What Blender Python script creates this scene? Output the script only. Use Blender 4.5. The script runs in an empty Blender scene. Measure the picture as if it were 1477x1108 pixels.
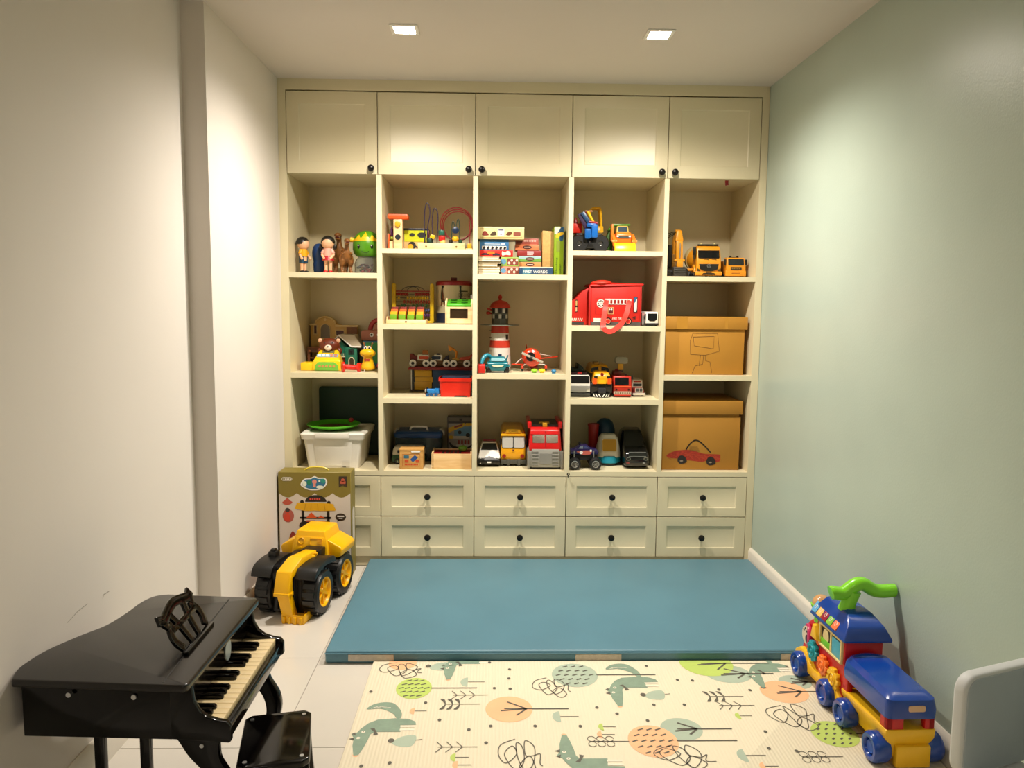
import bpy, bmesh, math, random
from mathutils import Vector, Matrix
random.seed(7)
S = bpy.context.scene
COL = S.collection
PI = math.pi

# ------------------------------------------------------------------ camera
cd = bpy.data.cameras.new('camera'); cam = bpy.data.objects.new('camera', cd); COL.objects.link(cam)
cd.sensor_width = 36.0; cd.lens = 1115.0 / 1477.0 * 36.0; cd.clip_start = 0.02; cd.clip_end = 50
def cam_matrix(yaw, pitch, roll, c):
    fw = Vector((math.sin(yaw)*math.cos(pitch), math.cos(yaw)*math.cos(pitch), math.sin(pitch)))
    rt = Vector((math.cos(yaw), -math.sin(yaw), 0)); up = rt.cross(fw)
    r = rt*math.cos(roll) + up*math.sin(roll); u = -rt*math.sin(roll) + up*math.cos(roll)
    return Matrix(((r.x, u.x, -fw.x, c[0]), (r.y, u.y, -fw.y, c[1]), (r.z, u.z, -fw.z, c[2]), (0, 0, 0, 1)))
cam.matrix_world = cam_matrix(0.025623, -0.102095, 0.0096015, (1.0473, -3.8795, 1.3444))
S.camera = cam

# ------------------------------------------------------------------ world, lamps, exposure
w = bpy.data.worlds.new('room_air'); S.world = w; w.use_nodes = True
w.node_tree.nodes['Background'].inputs[0].default_value = (1.0, 0.9, 0.76, 1)
w.node_tree.nodes['Background'].inputs[1].default_value = 0.02
LAMP_COL = (1.0, 0.915, 0.81)
LAMP_POS = [(0.693, -0.705), (1.70, -0.70), (0.693, -4.6), (1.70, -4.6)]  # last pair: weak fill added behind the camera, no known fittings there
LAMP_W = [98, 98, 17, 17]
for (lx, ly), lw in zip(LAMP_POS, LAMP_W):
    ld = bpy.data.lights.new('downlight_or_fill', 'SPOT'); ld.energy = lw; ld.color = LAMP_COL
    ld.spot_size = math.radians(156); ld.spot_blend = 1.0; ld.shadow_soft_size = 0.032
    lo = bpy.data.objects.new('downlight_or_fill', ld); COL.objects.link(lo); lo.location = (lx, ly, 2.398)
vs = S.view_settings
vs.view_transform = 'Standard'; vs.look = 'None'; vs.gamma = 1.0; vs.use_curve_mapping = False
vs.exposure = 0.52
S.cycles.max_bounces = 10; S.cycles.diffuse_bounces = 6; S.cycles.glossy_bounces = 4; S.cycles.transmission_bounces = 8
S.cycles.use_denoising = True
S.cycles.sample_clamp_indirect = 6.0

# ------------------------------------------------------------------ materials
def lin(h):
    if isinstance(h, str):
        h = h.lstrip('#'); c = [int(h[i:i+2], 16)/255 for i in (0, 2, 4)]
    else: c = list(h)
    return tuple(((v+0.055)/1.055)**2.4 if v > 0.04045 else v/12.92 for v in c)
MATS = {}
def mt(h, rough=0.42, metal=0.0, var=0.05, scale=9.0, bump=0.0, bscale=120.0, coat=0.0, trans=0.0, emit=0.0, spec=0.5):
    """a procedural material: noise driven colour variation, optional fine bump"""
    key = (h, rough, metal, var, scale, bump, bscale, coat, trans, emit, spec)
    if key in MATS: return MATS[key]
    m = bpy.data.materials.new('paint_' + str(len(MATS))); m.use_nodes = True
    nt = m.node_tree; N = nt.nodes; L = nt.links; b = N['Principled BSDF']
    c = lin(h)
    tc = N.new('ShaderNodeTexCoord')
    nz = N.new('ShaderNodeTexNoise'); nz.inputs['Scale'].default_value = scale; nz.inputs['Detail'].default_value = 3
    L.new(tc.outputs['Object'], nz.inputs['Vector'])
    rp = N.new('ShaderNodeValToRGB')
    rp.color_ramp.elements[0].position = 0.3; rp.color_ramp.elements[1].position = 0.7
    rp.color_ramp.elements[0].color = (*[v*(1-var) for v in c], 1)
    rp.color_ramp.elements[1].color = (*[min(1, v*(1+var)) for v in c], 1)
    L.new(nz.outputs['Fac'], rp.inputs['Fac']); L.new(rp.outputs['Color'], b.inputs['Base Color'])
    b.inputs['Roughness'].default_value = rough; b.inputs['Metallic'].default_value = metal
    b.inputs['Coat Weight'].default_value = coat; b.inputs['Coat Roughness'].default_value = 0.08
    b.inputs['Specular IOR Level'].default_value = spec
    if trans: b.inputs['Transmission Weight'].default_value = trans; b.inputs['IOR'].default_value = 1.25
    if emit:
        L.new(rp.outputs['Color'], b.inputs['Emission Color']); b.inputs['Emission Strength'].default_value = emit
    if bump:
        n2 = N.new('ShaderNodeTexNoise'); n2.inputs['Scale'].default_value = bscale; n2.inputs['Detail'].default_value = 4
        L.new(tc.outputs['Object'], n2.inputs['Vector'])
        bp = N.new('ShaderNodeBump'); bp.inputs['Strength'].default_value = bump; bp.inputs['Distance'].default_value = 0.004
        L.new(n2.outputs['Fac'], bp.inputs['Height']); L.new(bp.outputs['Normal'], b.inputs['Normal'])
    MATS[key] = m
    return m
def wood(h1, h2, rough=0.45, axis='x', scale=14.0):
    key = ('wood', h1, h2, rough, axis, scale)
    if key in MATS: return MATS[key]
    m = bpy.data.materials.new('wood_' + str(len(MATS))); m.use_nodes = True
    nt = m.node_tree; N = nt.nodes; L = nt.links; b = N['Principled BSDF']
    tc = N.new('ShaderNodeTexCoord'); mp = N.new('ShaderNodeMapping')
    s = {'x': (0.15, 1, 1), 'y': (1, 0.15, 1), 'z': (1, 1, 0.15)}[axis]
    mp.inputs['Scale'].default_value = [v*scale for v in s]
    nz = N.new('ShaderNodeTexNoise'); nz.inputs['Scale'].default_value = 4; nz.inputs['Detail'].default_value = 6; nz.inputs['Distortion'].default_value = 0.6
    rp = N.new('ShaderNodeValToRGB'); rp.color_ramp.elements[0].position = 0.35; rp.color_ramp.elements[1].position = 0.65
    rp.color_ramp.elements[0].color = (*lin(h1), 1); rp.color_ramp.elements[1].color = (*lin(h2), 1)
    L.new(tc.outputs['Object'], mp.inputs['Vector']); L.new(mp.outputs['Vector'], nz.inputs['Vector'])
    L.new(nz.outputs['Fac'], rp.inputs['Fac']); L.new(rp.outputs['Color'], b.inputs['Base Color'])
    b.inputs['Roughness'].default_value = rough
    MATS[key] = m
    return m

# ------------------------------------------------------------------ shapes: each returns (verts, faces)
def box(x0, x1, y0, y1, z0, z1):
    v = [(x0, y0, z0), (x1, y0, z0), (x1, y1, z0), (x0, y1, z0), (x0, y0, z1), (x1, y0, z1), (x1, y1, z1), (x0, y1, z1)]
    return v, [(0, 3, 2, 1), (4, 5, 6, 7), (0, 1, 5, 4), (1, 2, 6, 5), (2, 3, 7, 6), (3, 0, 4, 7)]
def cb(cx, cy, z0, sx, sy, sz):
    return box(cx-sx/2, cx+sx/2, cy-sy/2, cy+sy/2, z0, z0+sz)
def frame(p0, p1):
    d = (Vector(p1)-Vector(p0)).normalized()
    a = Vector((0, 0, 1)) if abs(d.z) < 0.9 else Vector((1, 0, 0))
    u = d.cross(a).normalized(); return d, u, d.cross(u)
def cyl(p0, p1, r0, r1=None, n=20):
    r1 = r0 if r1 is None else r1
    d, u, w_ = frame(p0, p1); v = []
    for p, r in ((p0, r0), (p1, r1)):
        for i in range(n):
            a = 2*PI*i/n; v.append(tuple(Vector(p)+u*math.cos(a)*r+w_*math.sin(a)*r))
    f = [(i, (i+1) % n, n+(i+1) % n, n+i) for i in range(n)]
    return v, f+[tuple(range(n-1, -1, -1)), tuple(range(n, 2*n))]
def lathe(prof, n=24, o=(0, 0, 0), d=(0, 0, 1), ring=False):
    """revolve (radius, height) pairs about the line through o along d"""
    D, u, w_ = frame((0, 0, 0), d); v = []; O = Vector(o)
    for r, h in prof:
        for i in range(n):
            a = 2*PI*i/n; v.append(tuple(O+D*h+u*math.cos(a)*max(r, 1e-5)+w_*math.sin(a)*max(r, 1e-5)))
    f = []
    for k in range(len(prof)-1):
        for i in range(n):
            f.append((k*n+i, k*n+(i+1) % n, (k+1)*n+(i+1) % n, (k+1)*n+i))
    m = len(prof)-1
    if ring: f += [(m*n+i, m*n+(i+1) % n, (i+1) % n, i) for i in range(n)]
    else: f += [tuple(range(n-1, -1, -1)), tuple(range(m*n, (m+1)*n))]
    return v, f
def smoothpts(pts, k=6, closed=False):
    P = [Vector(p) for p in pts]; out = []; n = len(P)
    for i in range(n if closed else n-1):
        p0 = P[(i-1) % n] if closed or i > 0 else P[i]; p1 = P[i]; p2 = P[(i+1) % n]
        p3 = P[(i+2) % n] if closed or i+2 < n else P[(i+1) % n]
        for j in range(k):
            t = j/k
            out.append(0.5*((2*p1)+(p2-p0)*t+(2*p0-5*p1+4*p2-p3)*t*t+(3*p1-p0-3*p2+p3)*t**3))
    if not closed: out.append(P[-1])
    return [tuple(p) for p in out]
def tube(pts, r, n=8, closed=False):
    P = [Vector(p) for p in pts]; m = len(P); rr_ = r if isinstance(r, (list, tuple)) else [r]*m
    v = []; up = None
    for i in range(m):
        a = P[(i-1) % m] if (closed or i > 0) else P[i]; b = P[(i+1) % m] if (closed or i < m-1) else P[i]
        d = (b-a).normalized()
        if up is None: up = d.orthogonal().normalized()
        up = (up-d*up.dot(d)).normalized(); s = d.cross(up)
        for k in range(n):
            t = 2*PI*k/n; v.append(tuple(P[i]+(up*math.cos(t)+s*math.sin(t))*rr_[i]))
    f = []
    for i in range(m if closed else m-1):
        j = (i+1) % m
        for k in range(n): f.append((i*n+k, i*n+(k+1) % n, j*n+(k+1) % n, j*n+k))
    if not closed: f += [tuple(range(n-1, -1, -1)), tuple(range((m-1)*n, m*n))]
    return v, f
def prism(poly, a0, a1, ax='y'):
    """extrude a 2D outline: ax y -> (x,z), ax x -> (y,z), ax z -> (x,y)"""
    n = len(poly)
    def q(p, a): return (p[0], a, p[1]) if ax == 'y' else (a, p[0], p[1]) if ax == 'x' else (p[0], p[1], a)
    v = [q(p, a0) for p in poly]+[q(p, a1) for p in poly]
    return v, [tuple(range(n-1, -1, -1)), tuple(range(n, 2*n))]+[(i, (i+1) % n, n+(i+1) % n, n+i) for i in range(n)]
def plate(poly, o, u=(1, 0, 0), v=(0, 0, 1), th=0.001, back=0.0015):
    """a thin plate of the 2D outline on the plane o,u,v, proud by th towards u x v"""
    O = Vector(o); U = Vector(u).normalized(); V = Vector(v).normalized(); Nn = U.cross(V); n = len(poly)
    vv = [tuple(O+U*p[0]+V*p[1]-Nn*back) for p in poly]+[tuple(O+U*p[0]+V*p[1]+Nn*th) for p in poly]
    return vv, [tuple(range(n-1, -1, -1)), tuple(range(n, 2*n))]+[(i, (i+1) % n, n+(i+1) % n, n+i) for i in range(n)]
def flat(poly, o, u=(1, 0, 0), v=(0, 0, 1), off=0.0006):
    O = Vector(o); U = Vector(u).normalized(); V = Vector(v).normalized(); Nn = U.cross(V)
    return [tuple(O+U*p[0]+V*p[1]+Nn*off) for p in poly], [tuple(range(len(poly)))]
def ribbon(pts, wd, o, u=(1, 0, 0), v=(0, 0, 1), off=0.0008):
    """an inked line of width wd along 2D points, lying on the plane o,u,v"""
    O = Vector(o); U = Vector(u).normalized(); V = Vector(v).normalized(); Nn = U.cross(V); L = []; n = len(pts)
    for i, p in enumerate(pts):
        a = pts[max(0, i-1)]; b = pts[min(n-1, i+1)]; dx, dy = b[0]-a[0], b[1]-a[1]; l = math.hypot(dx, dy) or 1
        for s in (-1, 1): L.append(tuple(O+U*(p[0]-dy/l*wd/2*s)+V*(p[1]+dx/l*wd/2*s)+Nn*off))
    return L, [(2*i+1, 2*i, 2*i+2, 2*i+3) for i in range(n-1)]
def ell(c, r, n=20, m=12, zmin=-1.0, zmax=1.0):
    v = []; f = []; t0 = math.asin(max(-1, zmin)); t1 = math.asin(min(1, zmax))
    for i in range(m+1):
        t = t0+(t1-t0)*i/m
        for k in range(n):
            a = 2*PI*k/n; cr = max(math.cos(t), 1e-4)
            v.append((c[0]+r[0]*cr*math.cos(a), c[1]+r[1]*cr*math.sin(a), c[2]+r[2]*math.sin(t)))
    for i in range(m):
        for k in range(n): f.append((i*n+k, i*n+(k+1) % n, (i+1)*n+(k+1) % n, (i+1)*n+k))
    return v, f+[tuple(range(n-1, -1, -1)), tuple(range(m*n, (m+1)*n))]
def torus(c, R, r, ax='z', n=28, m=8, sx=1.0, sy=1.0):
    pts = []
    for i in range(n):
        a = 2*PI*i/n; p = (R*math.cos(a)*sx, R*math.sin(a)*sy)
        pts.append({'z': (c[0]+p[0], c[1]+p[1], c[2]), 'y': (c[0]+p[0], c[1], c[2]+p[1]), 'x': (c[0], c[1]+p[0], c[2]+p[1])}[ax])
    return tube(pts, r, m, True)
def taper(prof, w0, w1, z0, z1, x=0.0):
    """side outline (y,z) spread to half widths going from w0 at z0 to w1 at z1"""
    n = len(prof)
    def hw(z): t = min(1, max(0, (z-z0)/(z1-z0))); return (w0+(w1-w0)*t)/2
    v = [(x-hw(z), y, z) for y, z in prof]+[(x+hw(z), y, z) for y, z in prof]
    return v, [tuple(range(n-1, -1, -1)), tuple(range(n, 2*n))]+[(i, (i+1) % n, n+(i+1) % n, n+i) for i in range(n)]
def loft(rings):
    n = len(rings[0]); v = [tuple(p) for r in rings for p in r]; f = []
    for k in range(len(rings)-1):
        for i in range(n): f.append((k*n+i, k*n+(i+1) % n, (k+1)*n+(i+1) % n, (k+1)*n+i))
    return v, f+[tuple(range(n-1, -1, -1)), tuple(range((len(rings)-1)*n, len(rings)*n))]
def tf(pr, loc=(0, 0, 0), rx=0, ry=0, rz=0, s=1.0, piv=(0, 0, 0)):
    M = Matrix.Translation(loc) @ Matrix.Translation(piv) @ (Matrix.Rotation(rz, 4, 'Z') @ Matrix.Rotation(ry, 4, 'Y') @ Matrix.Rotation(rx, 4, 'X')) @ Matrix.Scale(s, 4) @ Matrix.Translation([-a for a in piv])
    return [tuple(M @ Vector(p)) for p in pr[0]], pr[1]
# 2D outlines
def rr(x0, x1, y0, y1, r=0.003, n=4):
    out = []
    for cx, cy, a0 in ((x1-r, y0+r, -PI/2), (x1-r, y1-r, 0), (x0+r, y1-r, PI/2), (x0+r, y0+r, PI)):
        for i in range(n+1):
            a = a0+PI/2*i/n; out.append((cx+r*math.cos(a), cy+r*math.sin(a)))
    return out
def circ(cx, cy, rx, ry=None, n=20, a0=0, a1=2*PI):
    ry = rx if ry is None else ry; full = abs(a1-a0-2*PI) < 1e-6
    return [(cx+rx*math.cos(a0+(a1-a0)*i/(n if full else n-1)), cy+ry*math.sin(a0+(a1-a0)*i/(n if full else n-1))) for i in range(n)]
def sm2(pts, k=5, closed=True):
    return [(p[0], p[1]) for p in smoothpts([(a, b, 0) for a, b in pts], k, closed)]
def rect(x0, x1, y0, y1): return [(x0, y0), (x1, y0), (x1, y1), (x0, y1)]

# ------------------------------------------------------------------ objects
def tag(o, label=None, cat=None, group=None, kind=None):
    if label: o['label'] = label
    if cat: o['category'] = cat
    if group: o['group'] = group
    if kind: o['kind'] = kind
    return o
def mesh_of(name, prims, mat, bevel=0.0, seg=2, fuse=0.0, ang=38, smooth=True):
    V = []; F = []
    for v, f in prims:
        o = len(V); V += v; F += [tuple(i+o for i in q) for q in f]
    me = bpy.data.meshes.new(name); me.from_pydata(V, [], F); me.update()
    if fuse:
        ob = bpy.data.objects.new('tmp', me); COL.objects.link(ob)
        rm = ob.modifiers.new('r', 'REMESH'); rm.mode = 'VOXEL'; rm.voxel_size = fuse
        sm = ob.modifiers.new('s', 'SMOOTH'); sm.factor = 0.5; sm.iterations = 4
        dg = bpy.context.evaluated_depsgraph_get()
        m2 = bpy.data.meshes.new_from_object(ob.evaluated_get(dg)); m2.name = name
        bpy.data.objects.remove(ob); bpy.data.meshes.remove(me); me = m2; me.materials.clear()
    else:
        bm = bmesh.new(); bm.from_mesh(me)
        if bevel:
            es = [e for e in bm.edges if len(e.link_faces) == 2 and e.calc_face_angle(0) > 0.5]
            if es: bmesh.ops.bevel(bm, geom=es, offset=bevel, segments=seg, profile=0.5, affect='EDGES', clamp_overlap=True)
        big = [f for f in bm.faces if len(f.verts) > 4]
        if big: bmesh.ops.triangulate(bm, faces=big)
        closed = all(len(e.link_faces) == 2 for e in bm.edges)
        if closed: bmesh.ops.recalc_face_normals(bm, faces=bm.faces)
        bm.to_mesh(me); bm.free()
    if smooth:
        me.shade_smooth(); me.set_sharp_from_angle(angle=math.radians(ang))
    if mat: me.materials.append(mat)
    return me
def thing(name, label, cat, loc=(0, 0, 0), rz=0.0, group=None):
    o = bpy.data.objects.new(name, None); o.empty_display_size = 0.05; COL.objects.link(o)
    o.location = loc; o.rotation_euler = (0, 0, rz)
    return tag(o, label, cat, group)
def part(parent, name, prims, mat, bevel=0.0, at=(0, 0, 0), label=None, kind=None, **k):
    if isinstance(prims, tuple): prims = [prims]
    o = bpy.data.objects.new(name, mesh_of(name, prims, mat, bevel, **k)); COL.objects.link(o)
    o.parent = parent; o.location = at
    return tag(o, label, kind=kind)
def share(parent, name, me, at=(0, 0, 0), rot=(0, 0, 0)):
    o = bpy.data.objects.new(name, me); COL.objects.link(o); o.parent = parent; o.location = at; o.rotation_euler = rot
    return o
def solo(name, label, cat, prims, mat, loc=(0, 0, 0), rz=0.0, bevel=0.0, group=None, **k):
    if isinstance(prims, tuple): prims = [prims]
    o = bpy.data.objects.new(name, mesh_of(name, prims, mat, bevel, **k)); COL.objects.link(o)
    o.location = loc; o.rotation_euler = (0, 0, rz)
    return tag(o, label, cat, group)
def struct(name, prims, mat, bevel=0.0, label=None, **k):
    if isinstance(prims, tuple): prims = [prims]
    o = bpy.data.objects.new(name, mesh_of(name, prims, mat, bevel, **k)); COL.objects.link(o)
    return tag(o, label, kind='structure')
def text(parent, name, s, mat, width, height, o, u=(1, 0, 0), v=(0, 0, 1), off=0.0012, shear=0.0):
    """lettering as a flat mesh, centred at o on the plane u,v"""
    cu = bpy.data.curves.new('t', 'FONT'); cu.body = s; cu.align_x = 'CENTER'; cu.align_y = 'CENTER'; cu.resolution_u = 2; cu.shear = shear
    ob = bpy.data.objects.new('t', cu); COL.objects.link(ob)
    me = bpy.data.meshes.new_from_object(ob.evaluated_get(bpy.context.evaluated_depsgraph_get()))
    bpy.data.objects.remove(ob)
    xs = [q.co.x for q in me.vertices]; ys = [q.co.y for q in me.vertices]
    O = Vector(o); U = Vector(u).normalized(); V = Vector(v).normalized(); Nn = U.cross(V)
    sx = width/(max(xs)-min(xs)); sy = height/(max(ys)-min(ys)); mx = (max(xs)+min(xs))/2; my = (max(ys)+min(ys))/2
    for q in me.vertices: q.co = O+U*(q.co.x-mx)*sx+V*(q.co.y-my)*sy+Nn*off
    me.materials.clear(); me.materials.append(mat); me.name = name
    ob = bpy.data.objects.new(name, me); COL.objects.link(ob); ob.parent = parent
    return ob
# shared colours
WHITE = mt('e9e6df', 0.4); BLACK = mt('0d0d0e', 0.35, var=0.2); GLOSSBLACK = mt('08080a', 0.12, coat=0.6, var=0.1)
RUB = mt('121213', 0.65, var=0.2, bump=0.15); YEL = mt('f2b705', 0.35); RED = mt('c8141a', 0.35); BLUE = mt('0b3fa8', 0.3)
GREEN = mt('5fae1e', 0.35); ORANGE = mt('ee6a1c', 0.4); SILVER = mt('b9babb', 0.3, metal=0.9); GREY = mt('8b8d8c', 0.45); DGREY = mt('3a3b3d', 0.5)
GLASSDK = mt('0b0c0f', 0.08, var=0.1, coat=0.5); SKIN = mt('e8b48c', 0.45); PINE = wood('d9b27a', 'e6c592'); BEECH = wood('dcb582', 'eccfa0')
NAVY = mt('16264a', 0.4); DKRED = mt('7a1115', 0.4); CREAM = mt('e8dcb8', 0.45); BROWN = mt('6a3a1c', 0.5); TEAL = mt('0f7280', 0.3)
CLEAR = mt('e9eeee', 0.05, trans=0.95, var=0.01)
def wheel(parent, x, y, z, r, wd, hubm=None, tyre=RUB, hub=0.6, side=0, ax='x', n=24, tread=False):
    """tyre with a rounded tread, and its hub as a sub-part"""
    d = (1, 0, 0) if ax == 'x' else (0, 1, 0); c = (x, y, z)
    o = tuple(c[i]-d[i]*wd/2 for i in range(3))
    t = part(parent, 'wheel', [lathe([(r*hub*0.9, wd*0.04), (r*hub, 0), (r*0.9, 0), (r, wd*0.16), (r, wd*0.84), (r*0.9, wd), (r*hub, wd), (r*hub*0.9, wd*0.96)], n, o, d, True)], tyre)
    if hubm:
        part(t, 'hub', [lathe([(0, wd*0.02), (r*hub*0.3, wd*0.02), (r*hub*0.36, wd*0.16), (r*hub*0.8, wd*0.12), (r*hub*0.98, wd*0.03), (r*hub*0.98, wd*0.97), (r*hub*0.8, wd*0.88), (r*hub*0.36, wd*0.84), (r*hub*0.3, wd*0.98), (0, wd*0.98)], n, o, d)], hubm)
    return t

# ================================================================== the room
WALLM = mt('d8d1c9', 0.75, var=0.02, scale=2, bump=0.06, bscale=60)
H = 2.42
wr = mt('aab8ac', 0.33, var=0.03, scale=2.5, bump=0.10, bscale=140, spec=0.5)
struct('wall_right', [box(2.40, 2.5, -6.1, 0.55, 0, H)], wr, label='sage green painted wall on the right')
struct('wall_left', [box(-0.2, -0.085, -6.1, -0.95, 0, H), box(-0.2, 0.0, -0.95, 0.55, 0, H)], WALLM, label='off-white painted wall with a shallow pier on the left')
struct('wall_back', [box(-0.2, 2.5, 0.47, 0.57, 0, H)], WALLM)
struct('wall_rear', [box(-0.2, 2.5, -6.2, -6.1, 0, H)], WALLM)
struct('ceiling', [box(-0.2, 2.5, -6.2, 0.57, H, H+0.1)], mt('d2cac2', 0.8, var=0.015, scale=2), label='plain off-white ceiling')
fl = struct('floor', [box(-0.2, 2.5, -6.2, 0.57, -0.1, -0.002)], mt('8d857a', 0.8), label='glossy pale tile floor')
TILEM = mt('d3cdc3', 0.13, var=0.02, scale=3, coat=0.2)
xs = [-0.085, 0.40, 1.0, 1.6, 2.2, 2.4]; ys = [0.0]+[-0.445-0.598*k for k in range(10)]
for i in range(5):
    for j in range(10):
        part(fl, 'floor_tile', [box(xs[i]+0.001, xs[i+1]-0.001, ys[j+1]+0.001, ys[j]-0.001, -0.006, 0.0)], TILEM, bevel=0.0006, seg=1)
BASEM = mt('d9d2c6', 0.4, var=0.02)
def bprof(x, s): return [(x, 0), (x+0.016*s, 0), (x+0.016*s, 0.082), (x+0.010*s, 0.094), (x+0.004*s, 0.1), (x, 0.1)]
struct('baseboard_right', [prism(bprof(2.40, -1), -6.1, 0.0, 'y')], BASEM)
struct('baseboard_left', [prism(bprof(-0.085, 1), -6.1, -0.95, 'y'), prism(bprof(0.0, 1), -0.95, -0.001, 'y'), box(-0.085, 0.016, -0.966, -0.95, 0, 0.1)], BASEM)
# scuffs on the left wall
sc = bpy.data.objects['wall_left']
part(sc, 'scuff_mark', [ribbon([(-1.671, 0.481), (-1.666, 0.49), (-1.633, 0.488)], 0.003, (-0.085, 0, 0), (0, 1, 0), (0, 0, 1)),
     ribbon([(-1.859, 0.487), (-1.806, 0.497), (-1.755, 0.498)], 0.002, (-0.085, 0, 0), (0, 1, 0), (0, 0, 1))], mt('a39d92', 0.8))
# downlights; the rear pair is unseen fill, added to lift the room
for i, (lx, ly) in enumerate(LAMP_POS):
    t = thing('downlight', 'lit square ceiling downlight, ' + ('the one nearer the white wall' if i == 0 else 'the one nearer the green wall' if i == 1 else ('added as unseen fill behind the camera, on the white wall side' if i == 2 else 'added as unseen fill behind the camera, on the green wall side')), 'ceiling light', (lx, ly, H), group='recessed ceiling downlights')
    o = rr(-0.052, 0.052, -0.052, 0.052, 0.006)
    part(t, 'trim_frame', [box(-0.055, 0.055, -0.055, -0.04, -0.006, 0), box(-0.055, 0.055, 0.04, 0.055, -0.006, 0), box(-0.055, -0.04, -0.04, 0.04, -0.006, 0), box(0.04, 0.055, -0.04, 0.04, -0.006, 0)], WHITE, bevel=0.0015)
    part(t, 'light_panel', [box(-0.04, 0.04, -0.04, 0.04, -0.004, -0.001)], mt('fff4e2', 0.5, emit=90.0, var=0.0))

# ------------------------------------------------------------------ built-in shelving unit
CAB = mt('d7ccaa', 0.38, var=0.025, scale=3, bump=0.03, bscale=220)
DARKGAP = mt('3b372c', 0.7)
SH = thing('shelving_unit', 'cream built-in shelving unit with doors above and drawers below', 'shelving unit', (0, 0, 0))
D = 0.45
XD = [(0.473, 0.4985), (0.9465, 0.9695), (1.4185, 1.443), (1.893, 1.916)]
CELL = [(0.0385, 0.473), (0.4985, 0.9465), (0.9695, 1.4185), (1.443, 1.893), (1.916, 2.3635)]
part(SH, 'side_panel', box(0.0165, 0.0385, 0, D, 0.0, 2.42), CAB); part(SH, 'side_panel', box(2.3635, 2.3985, 0, D, 0.0, 2.42), CAB)
part(SH, 'filler_strip', box(0.0005, 0.0165, 0.0, 0.03, 0.0, 2.42), CAB)
for a, b in XD: part(SH, 'divider', box(a, b, 0.0, D, 0.498, 1.972), CAB)
part(SH, 'back_panel', box(0.0385, 2.3635, D, D+0.018, 0.0, 2.42), CAB)
part(SH, 'top_rail', box(0.0385, 2.3635, 0.0, 0.03, 2.368, 2.42), CAB)
part(SH, 'cell_top', box(0.0385, 2.3635, 0.021, D, 1.974, 1.998), CAB)
part(SH, 'base_shelf', box(0.0385, 2.3635, 0.0, D, 0.473, 0.498), CAB)
part(SH, 'plinth', box(0.0385, 2.3635, 0.012, 0.03, 0.0, 0.047), CAB)
for k, (a, b) in enumerate(CELL):
    for z0, z1 in ([(0.971, 0.996), (1.470, 1.495)] if k % 2 == 0 else [(0.845, 0.871), (1.217, 1.243), (1.593, 1.616)]):
        part(SH, 'shelf', box(a, b, 0.001, D, z0, z1), CAB)
for z0, z1 in ((0.05, 0.47), (2.0, 2.366)): part(SH, 'gap_shade_sheet', [box(0.0385, 2.3635, 0.031, 0.036, z0, z1)], DARKGAP)  # dark sheets behind the fronts stand in for shade in their gaps
KNOB = mesh_of('knob', [lathe([(0.007, 0), (0.006, 0.010), (0.013, 0.014), (0.0165, 0.020), (0.015, 0.027), (0.009, 0.031), (0.0, 0.032)], 20, (0, 0, 0), (0, -1, 0))], mt('1a1714', 0.3, metal=0.4))
def shaker(x0, x1, z0, z1, in_x, in_z, name, knob):
    g = 0.0018; x0 += g; x1 -= g; z0 += g; z1 -= g; a, b, c, d = x0+in_x, x1-in_x, z0+in_z, z1-in_z
    # frame with a chamfered recess, one closed shell
    def ring(xa, xb, za, zb, y): return [(xa, y, za), (xb, y, za), (xb, y, zb), (xa, y, zb)]
    e = 0.004
    v = ring(x0, x1, z0, z1, 0.02)+ring(x0, x1, z0, z1, 0.0)+ring(a, b, c, d, 0.0)+ring(a+e, b-e, c+e, d-e, 0.0055)
    f = [(3, 2, 1, 0)]
    for k in range(3):
        for i in range(4): f.append((k*4+i, k*4+(i+1) % 4, k*4+4+(i+1) % 4, k*4+4+i))
    f.append((12, 13, 14, 15))
    o = part(SH, name, [(v, f)], CAB, bevel=0.0008, seg=1)
    for kx, kz in knob: share(o, 'knob', KNOB, (kx, 0.0, kz))
    return o
DX = [0.0395, 0.480, 0.957, 1.431, 1.905, 2.3625]
for k in range(5):
    kn = {0: 0.450, 1: 0.925, 2: 0.989, 3: 1.873, 4: 1.938}[k]
    shaker(DX[k], DX[k+1], 1.972, 2.364, 0.058, 0.058, 'cabinet_door', [(kn, 2.0)])
DR = [0.0395, 0.483, 0.958, 1.429, 1.900, 2.3625]
for k in range(5):
    for z0, z1, kz in ((0.262, 0.471, 0.368), (0.05, 0.2615, 0.156)):
        shaker(DR[k], DR[k+1], z0, z1, 0.052, 0.046, 'drawer', [((DR[k]+DR[k+1])/2, kz)])
kl = part(SH, 'key', [cyl((1.437, 0.0, 0.4835), (1.437, -0.02, 0.4835), 0.0025, n=10), torus((1.437, -0.022, 0.489), 0.0055, 0.0022, 'y', 16, 6), cyl((1.437, -0.022, 0.484), (1.437, -0.022, 0.472), 0.0018, n=8)], mt('2a2622', 0.35, metal=0.6))
part(SH, 'red_sticker', [box(2.205, 2.222, 0.045, 0.0455, 1.958, 1.974), tf(box(2.205, 2.222, 0.045, 0.0455, 1.948, 1.958), (0, 0, 0), ry=-0.25, piv=(2.21, 0.045, 1.958))], mt('8e1220', 0.5), label='small dark red tape hanging at the cell top')

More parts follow.
